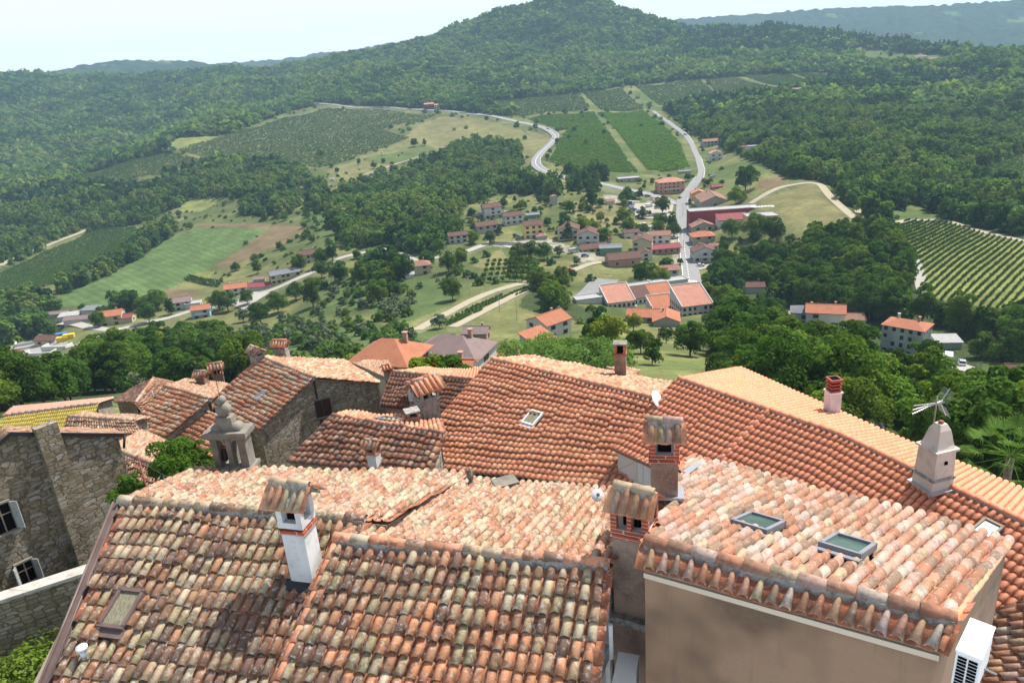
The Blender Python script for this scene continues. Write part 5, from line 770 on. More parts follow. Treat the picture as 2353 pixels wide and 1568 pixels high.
# air conditioners
def ac(label, C, w, d, h, az, grille=True, side=False):
    r = empty('air_conditioner', C, az, label, 'air conditioner'); s = MB(); s.box((0, 0, h/2), (w, d, h)); s.box((0, 0, h+.01), (w+.02, d+.02, .03)); s.build('casing', M_acw, r); s = MB()
    if side:
        for i in range(9):
            for j in (-1, 1): s.box((-w/2-.0 if False else j*w*.22, -d/2-.004, h*.12+i*h*.093), (w*.36, .012, h*.06))
        s.build('side_grille', M_dark, r)
    else: s.tube((0, -d/2-.01, h*.5), (0, -d/2+.01, h*.5), h*.38, n=20); s.build('fan_grille', M_dark, r)
    s = MB(); s.box((0, 0, -.03), (w*.8, d*.9, .04)); s.tube((w/2, d*.1, .1), (w/2+.12, d*.35, -.05), .015); s.build('bracket', M_frame_g, r); return r
gw = nrm((q3b[2]-q3f[1])*[1, 1, 0]); gaz = math.atan2(gw[1], gw[0])-math.pi/2; cA = on_wall(2240,1475,q3f[1]+p3f.rd*.32,gw); ac('large white air conditioner on the beige gable above the lower tiled roof', (cA[0], cA[1], cA[2]-.5), .27, .7, .55, gaz, side=True)
cB = atz(1437,1540,-9.75); ac('white air conditioner at the foot of the stained chimney', (cB[0], cB[1], cB[2]-.5), .34, .75, .5, A(-18)); 
s = MB(); cH = atz(1372,1500,-9.6); s.box(cH, (.3, .5, .04), rz=A(-25)); s.box(cH-[0, 0, .16], (.26, .46, .3), rz=A(-25)); prop(s, 'metal_hood', M_zinc, 'grey sheet metal hood on the white gable wall beside the mossy verge', 'hood'); s = MB(); q = on_wall(1405,1440,cc,np.array([1.0, -.4, 0])); s.box(atz(1405,1482,-9.5)+[0, .1, 0], (.07, .06, .75), rz=0); prop(s, 'cable_duct', M_acw, 'white cable duct running down beside the stained chimney', 'duct')
# TV antennas
def yagi(mb, C, az, L, n, w, tilt=0, m=0):
    d = np.array([math.cos(az)*math.cos(tilt), math.sin(az)*math.cos(tilt), math.sin(tilt)]); s_ = np.array([-math.sin(az), math.cos(az), 0]); mb.tube(C-d*L*.2, C+d*L*.8, .008, m=m, n=5)
    for i in range(n): c_ = C-d*L*.15+d*L*.92*i/(n-1); ww = w*(1-.35*i/n); mb.tube(c_-s_*ww/2, c_+s_*ww/2, .0035, n=4, m=m)
ab = p6b.pt(2134,1085)+[0.3,0.6,-.6]; Ha = vheight(ab, 925); an = empty('tv_antenna', ab, 0, 'grid backed television antenna on a pole behind the tan chimney', 'antenna'); s = MB(); s.tube((0, 0, 0), (0, 0, Ha+.25), .022); s.build('mast', M_wood, an); s = MB(); T_ = np.array([0, 0, Ha])
for tl in (-.14, 0, .14): yagi(s, T_, A(200), 1.25, 12, .2, tilt=tl)
for sg in (-1, 1):
    for i in range(9): zz = sg*(.06+i*.045); s.tube(T_+[.12+abs(zz)*.5, -.3, zz], T_+[.12+abs(zz)*.5, .3, zz], .004, n=4)
    s.tube(T_+[.12, .0, 0], T_+[.36, 0, sg*.48], .012, n=5)
s.build('elements', M_alu, an)
ab = p7f.pt(951,944)+[0, -.8, .2]; Ha = vheight(ab, 888); an = empty('tv_antenna', ab, 0, 'thin fishbone television antenna on a mast between the two grey chimneys', 'antenna'); s = MB(); s.tube((0, 0, -.5), (0, 0, Ha+.3), .018); s.tube((.15, 0, -.5), (.05, 0, Ha), .006, n=4); s.build('mast', M_alu, an); s = MB(); yagi(s, np.array([0, 0, Ha+.1]), A(205), 1.3, 16, .16); yagi(s, np.array([0, 0, Ha+.02]), A(20), .5, 5, .3); s.build('elements', M_alu, an)
ab = h12.b.pt(364-5,905)if False else atz(362,945,-20.5); Ha = vheight(ab, 903); an = empty('tv_antenna', ab, 0, 'small grey comb antenna over the brown hipped roof', 'antenna'); s = MB(); s.tube((0, 0, -1), (0, 0, Ha+.2), .02); s.build('mast', M_alu, an); s = MB(); yagi(s, np.array([0, 0, Ha]), A(185), 1.5, 14, .25); s.build('elements', M_alu, an)
def dish(label, C, r, az, el, m):
    rt_ = empty('satellite_dish', C, az, label, 'satellite dish'); s = MB(); pr = [(r*k/6, .22*r*(k/6)**2) for k in range(1, 7)]; s.lathe((0, 0, 0), pr+[(r*.98, .24*r)]); d_ = s.build('reflector', m, rt_); d_.rotation_euler = (math.pi/2-el, 0, 0); s = MB(); s.tube((0, .05, -.1), (0, .12, -r*1.6), .02); s.tube((0, 0, -r*.5), (0, -r*.9, .1), .01, n=5); s.box((0, -r*.9, .1), (.06, .06, .06)); s.build('arm', M_frame_g, rt_); return rt_
dish('round rust stained satellite dish beside the broad plastered chimney', p7f.pt(968,925)+[.3, -.6, .6], .42, A(-20), A(20), M_rust_d if 'M_rust_d' in globals() else mat('rusting_dish', (.62, .5, .45), .7, noise=[(3, 4, .5, .6, (.35, .12, .05), .9)]))
dish('grey satellite dish in front of the long red orange roof verge', p5f.pt(1553,905)-[.9, .2, .1], .4, A(60), A(30), M_frame_w); dish('small white dish behind the broad red brick chimney', atz(1372,1137,-8.2), .13, A(0), A(40), M_frame_w)
# steel pole with cables at the left, umbrella
pb = atz(336,1118,-12.5); Hp = vheight(pb, 1045); s = MB(); s.tube(pb-[0, 0, 3], pb+[0, 0, Hp], .035); prop(s, 'steel_pole', M_rust, 'thin rusty steel pole among the bushes beside the bleached roof', 'pole')
def cable(name, P, Q, sag, label, r=.012):
    P = np.asarray(P); Q = np.asarray(Q); pts = [P+(Q-P)*t-[0, 0, sag*4*t*(1-t)] for t in np.linspace(0, 1, 24)]; s = MB(); s.path(pts, r, n=5); prop(s, name, M_black, label, 'cable')
top = pb+[0, 0, Hp*.88]; cable('cable', top, on_wall(-30,1090,P0,dw50)+out15, .12, 'black cable from the rusty pole across the stone wall'); cable('cable', top, p1b.pt(400,1103), .05, 'black cable from the rusty pole down to the bleached roof'); cable('cable', on_wall(1466,1054,i5[3],d5)+[0, -.05, 0], p2b.pt(1292,1122)+[0, 0, .02], .1, 'thin dark cable from the pinkish wall to the nearest roof', .008)
# low yard wall at the left edge with coping
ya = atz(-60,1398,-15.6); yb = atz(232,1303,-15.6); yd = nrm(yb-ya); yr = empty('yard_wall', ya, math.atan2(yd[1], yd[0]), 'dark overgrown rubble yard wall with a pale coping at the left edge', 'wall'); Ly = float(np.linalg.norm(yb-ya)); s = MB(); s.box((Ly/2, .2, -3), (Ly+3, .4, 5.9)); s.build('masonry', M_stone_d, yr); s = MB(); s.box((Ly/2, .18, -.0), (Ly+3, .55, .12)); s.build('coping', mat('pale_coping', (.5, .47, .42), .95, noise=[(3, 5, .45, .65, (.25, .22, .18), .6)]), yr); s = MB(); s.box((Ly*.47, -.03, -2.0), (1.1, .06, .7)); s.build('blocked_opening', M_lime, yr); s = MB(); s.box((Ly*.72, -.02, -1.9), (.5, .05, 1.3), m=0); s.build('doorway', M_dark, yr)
# closed parasol and low parapet beyond the long roof
pu = p5b.pt(2036,1003)+[.5, 1.4, -1.2]; um = empty('closed_parasol', pu, 0, 'closed dark parasol beyond the long red orange roof', 'parasol'); Hu = vheight(pu, 968); s = MB(); s.tube((0, 0, -2), (0, 0, Hu), .03); s.build('pole', M_black, um); s = MB(); s.lathe((0, 0, Hu*.2), [(.3, 0), (.25, Hu*.2), (.12, Hu*.6), (.03, Hu*.8)], n=9); s.build('folded_canopy', mat('dark_canvas', (.05, .05, .055), .9), um)
s = MB(); c = p5b.pt(1885,940)+[.6, 1.2, -.5]; s.box(c, (1.5, .5, .12), rz=A(15)); s.box(c-[0, 0, 1.6], (1.4, .4, 3.1), rz=A(15)); prop(s, 'garden_wall', M_lime, 'short grey garden wall with a pale slab beside the white chimney with the red cowl', 'wall')
s = MB(); c = p3b.pt(1590,1085)+p3b.N*.12; R3 = np.array([p3b.rd, -p3b.dn, p3b.N]).T; s.box(c, (.16, 1.1, .02), R=R3); prop(s, 'metal_strip', M_zinc, 'pale sheet metal strip lying on the bleached roof behind the brown chimney', 'sheet')
# lower-right roof under the air conditioner
TLq, TRq, BRq, BLq = atz(2420,1365,-11.6), atz(2560,1700,-11.6), atz(2200,1760,-12.3), atz(2270,1425,-12.3); h16 = House('low bleached roof below the large air conditioner at the right edge', (TLq+BRq)/2-[0, 0, 2]); h16.roof([([TLq, TRq, BRq, BLq], dict(n=16, e=.33, pal=PALE3+MOSS[:2], pan=PAN_D, seed=121, hfac=.42))], M_t_pale); h16.walls([[TLq, TRq, BRq, BLq]], -22, M_beige)
# ================================================================ village and farm houses in the valley
def roof_mat(name, c, sc=2.6):
    m = mat(name, c, .9, noise=[(.5, 5, .4, .7, tuple(x*.6 for x in c), .5), (2.5, 4, .5, .7, tuple(min(1, x*1.35) for x in c), .4)]); n = m.node_tree; w = n.nodes.new('ShaderNodeTexWave'); w.inputs['Scale'].default_value = sc*.16*6; w.bands_direction = 'X'; tc = n.nodes.new('ShaderNodeTexCoord'); n.links.new(tc.outputs['Object'], w.inputs[0]); b = n.nodes.new('ShaderNodeBump'); b.inputs['Strength'].default_value = .7; b.inputs['Distance'].default_value = .06; n.links.new(w.outputs[1], b.inputs['Height']); n.links.new(b.outputs[0], n.nodes['Principled BSDF'].inputs['Normal']); return m
RM = {'brown': roof_mat('brown_roof_tiles', (.14,.07,.052)), 'orange': roof_mat('orange_roof_tiles', (.45,.17,.09)), 'red': roof_mat('red_roof_sheet', (.28,.07,.075)), 'pink': roof_mat('faded_roof_tiles', (.3,.16,.115)), 'grey': roof_mat('grey_roof', (.2,.21,.23)), 'pale': roof_mat('pale_flat_roof', (.42,.42,.41)), 'salmon': roof_mat('salmon_roof_tiles', (.5,.24,.17)), 'mauve': roof_mat('mauve_roof_tiles', (.25,.18,.17))}
def wall_m(k, c): return mat(k+'_house_wall', c, .9, noise=[(.4, 5, .45, .75, tuple(x*.7 for x in c), .4)])
WM = {'white': wall_m('white', (.6,.59,.57)), 'cream': wall_m('cream', (.56,.5,.34)), 'yellow': wall_m('yellow', (.75,.58,.22)), 'grey': wall_m('grey', (.38,.37,.35)), 'salmon': wall_m('salmon', (.55,.28,.19)), 'ochre': wall_m('ochre', (.7,.42,.2)), 'stone': wall_m('stone', (.38,.34,.27)), 'red': wall_m('red', (.3,.045,.055)), 'green': wall_m('green', (.12,.26,.17)), 'blue': wall_m('blue', (.35,.5,.58)), 'brick': wall_m('brick', (.42,.27,.2)), 'teal': wall_m('teal', (.45,.52,.48))}
M_trim = mat('white_trim', (.55,.55,.54), .8); M_win = mat('window_glass', (.02,.025,.03), .15)
wb_ = MB(); wb_.box((0, -.03, 0), (1.0, .1, 1.3)); WIN_ME = wb_.build('window', M_win); _wm = WIN_ME.data; bpy.data.objects.remove(WIN_ME)
wb_ = MB(); wb_.box((0, -.03, 0), (1.0, .1, 1.3)); [wb_.box((s_*.72, -.05, 0), (.42, .1, 1.35), m=1) for s_ in (-1, 1)]; WIN2 = wb_.build('window', [M_win, M_shut_b]); _wm2 = WIN2.data; bpy.data.objects.remove(WIN2)
def vh(label, u, v, w, d, h, az, roof='gable', wall='white', rc='brown', floors=2, nw=3, shut=True, chim=1, tan=.4, balcony=False, axis='w', name='village_house', cat='house', group='houses of the valley village', over=.4, porch=None, dz=0.0, offset=True):
    if 'distant' not in group and 'ridge' not in group and w < 30 and cat not in ('school', 'apartment block', 'hotel'): w *= 1.13; d *= 1.1
    P = hit(u, v); a = math.radians(az); U = np.array([math.cos(a), math.sin(a), 0]); Vd = np.array([-U[1], U[0], 0]); vd = nrm(P*[1, 1, 0]); c = P+vd*(abs(vd@Vd)*d/2+abs(vd@U)*w/2)*(.9 if offset else 0); z = min(float(zt(c[0]+s*U[0]*w/2+t*Vd[0]*d/2, c[1]+s*U[1]*w/2+t*Vd[1]*d/2)) for s in (-1, 1) for t in (-1, 1)); z = max(z, P[2]-1.5)+dz; HOUSE_XY.append((c[0], c[1], max(w, d)*.62+2.5))
    ex = [proj(np.array([c[0]+s1*U[0]*w/2+t1*Vd[0]*d/2, c[1]+s1*U[1]*w/2+t1*Vd[1]*d/2, z+hh])) for s1 in (-1, 1) for t1 in (-1, 1) for hh in (.15*h, h+1.5)]; eu = [float(e[0]) for e in ex]; ev = [float(e[1]) for e in ex]; RECTS.append((min(eu)+1, max(eu)-1, min(ev)+2, max(ev)-2, math.hypot(c[0], c[1])-1))
    fv = c-vd*max(w, d)*.7; HOUSE_XY.append((fv[0], fv[1], max(w, d)*.4+2))
    root = empty(name, (c[0], c[1], z), a, label, cat, group); wb = MB(); rb = MB(); far = np.hypot(*P[:2]) > 900
    if axis == 'd': W_, D_, ro = d, w, math.pi/2
    else: W_, D_, ro = w, d, 0
    R = np.array([[math.cos(ro), -math.sin(ro), 0], [math.sin(ro), math.cos(ro), 0], [0, 0, 1]]); T = lambda x, y, zz: R@np.array([x, y, zz], float)
    wb.box((0, 0, h/2-2.2), (w, d, h+4.4))
    hw, hd, o = W_/2, D_/2, over; rh = hd*tan; th = .22
    if roof == 'gable':
        for sx in (-1, 1): wb.poly([T(sx*hw, -hd, h), T(sx*hw, hd, h), T(sx*hw, 0, h+rh)], .25, 0, d=T(-sx, 0, 0))
        e = -o*tan
        for sy in (-1, 1): q = [T(-hw-o, 0, h+rh+.05), T(hw+o, 0, h+rh+.05), T(hw+o, sy*(hd+o), h+e+.05), T(-hw-o, sy*(hd+o), h+e+.05)]; rb.poly(q, th, 0, d=(0, 0, 1))
        rb.box(T(0, 0, h+rh+.3), (W_+2*o, .3, .14), R=R)
    elif roof == 'hip':
        L = max(.2, hw-hd*.9); e = -o*tan; A, B = T(-L, 0, h+rh), T(L, 0, h+rh); c4 = [T(x*(hw+o), y*(hd+o), h+e) for x, y in ((-1, -1), (1, -1), (1, 1), (-1, 1))]
        V = c4+[A, B]; V2 = [p-np.array([0, 0, .18]) for p in V[:4]]; rb.add(V+V2, [(0, 1, 5, 4), (1, 2, 5), (2, 3, 4, 5), (3, 0, 4), (9, 8, 7, 6), (0, 6, 7, 1), (1, 7, 8, 2), (2, 8, 9, 3), (3, 9, 6, 0)], 0)
    elif roof == 'shed':
        q = [T(-hw-o, hd+o, h+D_*tan), T(hw+o, hd+o, h+D_*tan), T(hw+o, -hd-o, h-.05), T(-hw-o, -hd-o, h-.05)]; rb.poly(q, .25, 0, d=(0, 0, 1)); wb.add([T(-hw, -hd, h-.2), T(hw, -hd, h-.2), T(hw, hd, h-.2), T(-hw, hd, h-.2), T(-hw, -hd, h-.02), T(hw, -hd, h-.02), T(hw, hd, h+D_*tan), T(-hw, hd, h+D_*tan)], [(0, 1, 5, 4), (1, 2, 6, 5), (2, 3, 7, 6), (3, 0, 4, 7), (4, 5, 6, 7)], 0)
        if balcony == 'edge':
            for sx in (-1, 1): rb.poly([T(sx*(hw+o), hd+o, h+D_*tan+.26), T(sx*(hw+o), -hd-o, h+.21), T(sx*(hw+o), -hd-o, h+.5), T(sx*(hw+o), hd+o, h+D_*tan+.55)], .3, 1, d=T(-sx, 0, 0))
            rb.box(T(0, hd+o, h+D_*tan+.4), (W_+2*o, .3, .4), R=R, m=1)
    else: rb.box((0, 0, h+.1), (w+.3, d+.3, .2)); [rb.box((sx*(w/2+.05), 0, h+.35), (.2, d+.3, .35), m=1) for sx in (-1, 1)]; [rb.box((0, sy*(d/2+.05), h+.35), (w+.3, .2, .35), m=1) for sy in (-1, 1)]
    wb.build('wall', WM[wall], root); rf = rb.build('roof', [RM[rc], M_trim], root)
    for k in range(chim):
        cb_ = MB(); x, y = (.25-.5*k)*W_, D_*.12; zr = h+rh*(1-abs(y)/hd) if roof in ('gable', 'hip') else h; cb_.box(T(x, y, zr+.5), (.6, .6, 1.6)); cb_.box(T(x, y, zr+1.35), (.8, .8, .12)); cb_.build('chimney', WM['brick' if k % 2 == 0 else 'white'], rf)
    toc = -vd; fh = h/floors
    for nrm_, ln, off in ((-Vd, w, d/2), (Vd, w, d/2), (U, d, w/2), (-U, d, w/2)):
        if nrm_@toc < .12 or nw == 0: continue
        n = max(1, int(round(nw*ln/w))) if ln < w else nw; ang = math.atan2(nrm_[1], nrm_[0])+math.pi/2-a
        for f in range(floors):
            for i in range(n):
                if random.random() < .12: continue
                o_ = bpy.data.objects.new('window', _wm2 if shut else _wm); COL.objects.link(o_); o_.parent = root; s_ = (i+.5)/n*ln-ln/2; loc = np.array([math.cos(ang)*s_+math.sin(ang)*off, math.sin(ang)*s_-math.cos(ang)*off, fh*(f+.58)]); o_.location = loc; o_.rotation_euler.z = ang
                if far: o_.scale = (1.5, 1, 1.4)
    if balcony is True:
        b = MB(); b.box((0, -d/2-.6, fh+.05), (w*.6, 1.2, .16)); b.box((0, -d/2-1.15, fh+.55), (w*.6, .08, .9)); b.build('balcony', M_trim, root)
    return root
B_ = [
 ('white three storey house with brown roof and long balcony',1130,503,11,9,7.5,14,dict(floors=3,balcony=True,chim=2)),
 ('white house with outside stairs and brown roof beside the grey roofed garage',1178,517,11,8,6,14,dict(balcony=True,chim=2)),
 ('long grey white house with brown roof in front of the junkyard',1117,537,12,9,5.5,16,dict(wall='grey',chim=2,nw=3)),
 ('bright yellow house with brown roof and arched balcony',1225,548,10,9,8.2,4,dict(wall='yellow',floors=3,balcony=True,axis='w')),
 ('dark green garage with a flat grey roof',1224,503,8,7,2.6,5,dict(roof='flat',wall='green',rc='grey',floors=1,nw=0,chim=0,cat='garage',name='garage')),
 ('small whitewashed house with patched red roof beside the lane',1052,559,10,7,4.6,10,dict(rc='brown',nw=3)),
 ('low pink roofed annex beside the yellow house',1243,551,5.5,5,2.6,10,dict(rc='pink',roof='hip',wall='grey',floors=1,nw=0)),
 ('tall cream house with many gable windows left of the two tall firs',1307,552,11,11,6.5,-8,dict(axis='d',nw=3,wall='cream',rc='brown')),
 ('white house with reddish roof and glazed veranda',1353,562,11,11,6.5,-12,dict(axis='d',nw=3,rc='brown',balcony=True)),
 ('low cream row of garages with brown roofs',1362,579,13,8,2.8,10,dict(wall='cream',floors=1,nw=4,chim=0)),
 ('red roofed shed between the garages and the tall house',1387,559,7,5,2.5,5,dict(rc='red',floors=1,nw=0,chim=0,wall='white',roof='shed',tan=.2,name='shed',cat='shed')),
 ('slim concrete transformer tower with a small tiled roof',1272,473,3.6,3.6,7,20,dict(rc='pink',roof='hip',wall='grey',nw=0,chim=0,name='transformer_tower',cat='tower',over=.2)),
 ('small white building under the lone poplar',1401,471,5,4,2.6,10,dict(rc='pink',floors=1,nw=0,chim=0)),
 ('small white house with brown roof behind the big old farmhouse',1449,549,8,6,4.2,5,dict(chim=1,nw=2)),
 ('tall pale old farmhouse with grey brown roof',1477,584,9,13,8,-14,dict(axis='d',rc='brown',wall='cream',floors=3,nw=3,chim=2)),
 ('white house with faded roof right behind the open restaurant',1516,561,10,8,5,-10,dict(rc='pink',nw=3)),
 ('open sided restaurant terrace under a wide red roof',1525,585,14,8,3.4,2,dict(rc='red',wall='brick',floors=1,nw=5,shut=False,chim=0,tan=.28,over=.8,cat='restaurant',name='restaurant')),
 ('small white shed with brown gable roof beside the red roofed restaurant',1480,598,6,6,4.2,5,dict(axis='d',nw=1,chim=0)),
 ('large brick barn with brown roof and wide doorway',1430,615,14,10,4.6,4,dict(wall='brick',floors=1,nw=2,shut=False,chim=0,name='barn',cat='barn')),
 ('green walled workshop with a grey roof',1403,589,10,8,5,-8,dict(wall='green',rc='grey',roof='gable',tan=.15,nw=0,chim=0,name='workshop',cat='workshop')),
 ('large salmon coloured hotel with hipped roofs at the road junction',1538,447,20,13,8.5,2,dict(roof='hip',wall='salmon',rc='salmon',floors=3,nw=6,shut=False,chim=2,balcony=True,name='hotel',cat='hotel')),
 ('narrow ochre house with a salmon roof by the bend',1602,463,8.5,8,7,-4,dict(wall='ochre',rc='salmon',nw=1,axis='d')),
 ('long stone hall with a wide faded tile roof',1634,476,16,24,4.5,-5,dict(axis='d',wall='stone',rc='pink',nw=1,floors=1,tan=.42)),
 ('very long dark red block with a white roof edge',1660,511,42,9,8,-3,dict(roof='flat',wall='red',rc='pale',nw=0,chim=0,cat='cultural hall',name='red_hall')),
 ('beige hall wing under a low red roof in front of the dark red block',1680,519,15,7,4.2,-3,dict(roof='shed',tan=.3,wall='white',rc='red',floors=1,nw=0,chim=0)),
 ('low red roofed wing beside the roadside stone house',1637,513,14,6,3,-3,dict(roof='shed',tan=.3,wall='grey',rc='red',floors=1,nw=0,chim=0)),
 ('roof terrace building with white parasols beyond the dark red block',1758,512,20,10,4,-3,dict(roof='flat',wall='ochre',rc='pale',floors=1,nw=0,chim=0)),
 ('roadside stone house with a faded pink roof below the dark red block',1612,537,12,9,4.6,-2,dict(wall='stone',rc='pink',axis='d',nw=2)),
 ('roadside stone house with a bright orange hipped roof',1612,562,11,9,5,-2,dict(roof='hip',wall='stone',rc='orange',nw=2)),
 ('white roadside house with brown roof and open loggia',1615,604,10.5,9,5.4,-4,dict(axis='d',nw=3,balcony=True)),
 ('small white annex behind the roadside houses',1640,577,5,4,3.2,-4,dict(rc='pink',floors=1,nw=1,chim=0)),
 ('stone ruin with a concrete slab top at the edge of the vineyard',1443,420,16,8,3.2,0,dict(roof='flat',wall='stone',rc='pale',nw=3,floors=1,shut=False,chim=0,name='ruin',cat='ruin')),
 ('low flat white roofed kiosk under the vineyard corner',1573,399,9,4,1.8,0,dict(roof='flat',wall='stone',rc='pale',nw=0,floors=1,chim=0,name='kiosk',cat='kiosk')),
 ('small pink roofed kiosk on the gravel parking',1513,468,7,5,3,5,dict(rc='salmon',floors=1,nw=0,chim=0,roof='hip',name='kiosk',cat='kiosk')),
 ('white gable house with salmon roof above the terraced meadow',1643,370,10,10,7.5,-5,dict(axis='d',rc='salmon',nw=2,balcony=True)),
 ('long grey house with faded roof under the wood edge',1632,338,17,9,6,4,dict(wall='grey',rc='pink',nw=5)),
 ('flat roofed white shed at the wood edge',1728,343,9,6,3.4,5,dict(roof='flat',rc='pale',floors=1,nw=0,chim=0,name='shed',cat='shed')),
 ('low red roofed shed beside the flat white shed',1712,342,7,5,2.6,5,dict(rc='red',floors=1,nw=0,chim=0,name='shed',cat='shed')),
 ('small red roofed hut on the slope above the ochre house',1645,435,7,5,2.6,5,dict(rc='red',floors=1,nw=1,chim=0,wall='brick',name='hut',cat='hut')),
 ('white house with faded roof beside the zebra crossing',1534,643,8,7,4.5,0,dict(rc='pink',nw=2)),
 # school
 ('left school hall with a large salmon monopitch roof edged in white',1418,706,12,12,3.2,9,dict(roof='shed',tan=.36,rc='salmon',nw=6,floors=1,shut=False,chim=0,balcony='edge',over=.1,name='school_building',cat='school')),
 ('right school hall with the largest salmon monopitch roof edged in white',1587,724,12.5,13,4.8,8,dict(roof='shed',tan=.36,rc='salmon',nw=6,floors=2,shut=False,chim=0,balcony='edge',over=.1,name='school_building',cat='school')),
 ('middle school wing with a brown monopitch roof',1468,700,8,9,3,9,dict(roof='shed',tan=.33,rc='brown',nw=4,floors=1,shut=False,chim=0,over=.1,name='school_building',cat='school')),
 ('school wing with an orange monopitch roof behind the white stairs',1514,694,11,9,3,9,dict(roof='shed',tan=.33,rc='orange',nw=4,floors=1,shut=False,chim=0,balcony='edge',over=.1,name='school_building',cat='school')),
 ('low school wing with an orange roof beside the largest school hall',1519,719,10,9,2.6,8,dict(roof='shed',tan=.33,rc='orange',nw=0,floors=1,chim=0,balcony='edge',over=.1,name='school_building',cat='school')),
 ('flat white school block beside the sports court',1350,700,11,6,3,9,dict(roof='flat',rc='pale',nw=0,floors=1,chim=0,name='school_building',cat='school')),
 ('flat white roofed school corridor behind the brown wing',1467,674,14,5,3,10,dict(roof='flat',rc='pale',nw=0,floors=1,chim=0,name='school_building',cat='school')),
 ('flat white roofed school block nearest the zebra crossing',1533,668,17,6,3.4,9,dict(roof='flat',rc='pale',nw=0,floors=1,chim=0,name='school_building',cat='school')),
 ('orange roofed brick house in front of the school',1478,742,10,8,3.6,-18,dict(rc='orange',wall='brick',nw=2,chim=2)),
 ('grey gabled cottage with orange roof in front of the school',1530,750,8,9,3.4,-12,dict(axis='d',rc='orange',wall='grey',nw=1)),
 ('white house with the bright orange roof and black windows beside the pool',1262,774,9.5,9.5,5.4,38,dict(rc='orange',nw=2,chim=1)),
 ('red roofed shed below the white house with the black windows',1236,796,7,6,2.2,38,dict(rc='orange',nw=0,floors=1,chim=0,roof='shed',tan=.3,name='shed',cat='shed')),
 ('little house with dark pink roof above the tall reeds',1096,783,7,6,3.6,-12,dict(rc='mauve',wall='brick',nw=1,floors=1)),
 ('house with a broad orange hipped roof just below the old town',905,880,9,8,4.4,-20,dict(roof='hip',rc='orange',wall='white',nw=2,tan=.55)),
 ('house with a mauve grey hipped roof and a red chimney in front',1047,868,10.5,8,4.4,-22,dict(roof='hip',rc='mauve',wall='white',nw=2,tan=.55)),
 ('low orange roof in front of the mauve hipped roof',1035,890,6.5,4,3.6,-14,dict(rc='orange',wall='white',nw=0,floors=1)),
 ('low house with small orange hipped roof in front of the reeds',1165,858,7,5,2.8,-20,dict(roof='hip',rc='orange',wall='white',nw=0,floors=1)),
 # right
 ('white house with an orange roof among the dense trees',1893,749,11,8,5.4,-22,dict(rc='orange',nw=2,chim=1,axis='w')),
 ('house with a slate grey hipped roof attached to the white house',1846,737,8,7,4,-22,dict(roof='hip',rc='grey',nw=1,floors=1)),
 ('low cottage with faded roof beside the white house among the trees',1944,751,9,6,2.6,-8,dict(rc='pink',nw=3,floors=1,chim=0)),
 ('brown roofed cottage half hidden behind dark firs',1731,674,7,6,3.2,-10,dict(rc='brown',nw=0,floors=1)),
 ('pale teal shed with a white roof behind the apartment block',2170,805,6,5,2.8,-10,dict(roof='shed',tan=.1,rc='pale',wall='teal',nw=0,floors=1,chim=0,name='shed',cat='shed')),
 ('yellow house with a brown roof cut by the right edge',2358,884,9,7,3.2,-20,dict(rc='brown',wall='yellow',nw=3,floors=1)),
 # left valley
 ('cream house with brown hipped roof and pink canopy above the lane',712,603,11,9,6,10,dict(wall='cream',nw=3,roof='gable',chim=1)),
 ('long cream farmhouse with a slate grey roof',656,645,15,8,5.4,24,dict(wall='cream',rc='grey',nw=6,chim=0)),
 ('white house with orange roof beside the long low red barn',546,678,11,8,5,12,dict(rc='orange',nw=3,balcony=True,chim=2)),
 ('long low barn with a dull red roof',593,668,16,7,2.8,0,dict(rc='red',nw=0,floors=1,chim=0,name='barn',cat='barn')),
 ('white house with brown roof behind the lane trees',425,711,8,8,5,14,dict(nw=2,rc='mauve')),
 ('low white garage with a pale flat roof',447,708,7,6,3,12,dict(roof='flat',rc='pale',nw=1,floors=1,chim=0,name='garage',cat='garage')),
 ('light blue house with an orange roof and terrace',467,730,8,7,5,10,dict(wall='blue',rc='orange',nw=2,balcony=True,chim=0)),
 ('cream house with a bright orange cross gabled roof',262,747,10,9,5.6,14,dict(wall='cream',rc='orange',nw=2,chim=1)),
 ('low red roofed annex beside the cross gabled house',292,743,7,6,3.4,10,dict(wall='cream',rc='red',nw=1,floors=1,chim=0)),
 ('long low grey brown farm shed',187,742,13,6,2.8,4,dict(rc='mauve',nw=0,floors=1,chim=0,name='shed',cat='shed')),
 ('small shed with a white roof beside the long farm shed',163,732,9,6,2.8,10,dict(roof='shed',tan=.1,rc='pale',nw=0,floors=1,chim=0,name='shed',cat='shed')),
 ('shed with a pale blue grey roof under the trees',213,723,8,6,3,-6,dict(roof='shed',tan=.1,rc='grey',nw=0,floors=1,chim=0,name='shed',cat='shed')),
 ('low dark shed at the far left end of the lane',136,727,11,5,2.4,4,dict(rc='mauve',nw=0,floors=1,chim=0,name='shed',cat='shed')),
 ('small brick house with a dark red roof at the treatment plant',117,791,10,7,3.2,-8,dict(rc='brown',wall='cream',nw=2,floors=1,chim=0)),
 ('tiny red roofed pump house at the treatment plant',36,818,4.5,4,2.4,10,dict(rc='red',wall='brick',nw=0,floors=1,chim=0,name='pump_house',cat='hut',over=.2)),
 ('grey shed with net beside the long cream farmhouse',598,649,6,5,2.4,8,dict(rc='mauve',wall='grey',nw=0,floors=1,chim=0,name='shed',cat='shed')),
 ('cream and teal house with a pink hipped roof standing alone among trees',963,632,11,8,5.6,8,dict(roof='hip',rc='pink',wall='cream',nw=2)),
 ('white hut below the cream and teal house',942,640,4,4,2.4,8,dict(rc='pale',nw=0,floors=1,chim=0,name='hut',cat='hut')),
 ('tall white farmhouse standing alone above the right wood',1830,220,14,9,8,0,dict(rc='pink',nw=4,group='distant farmhouses')),
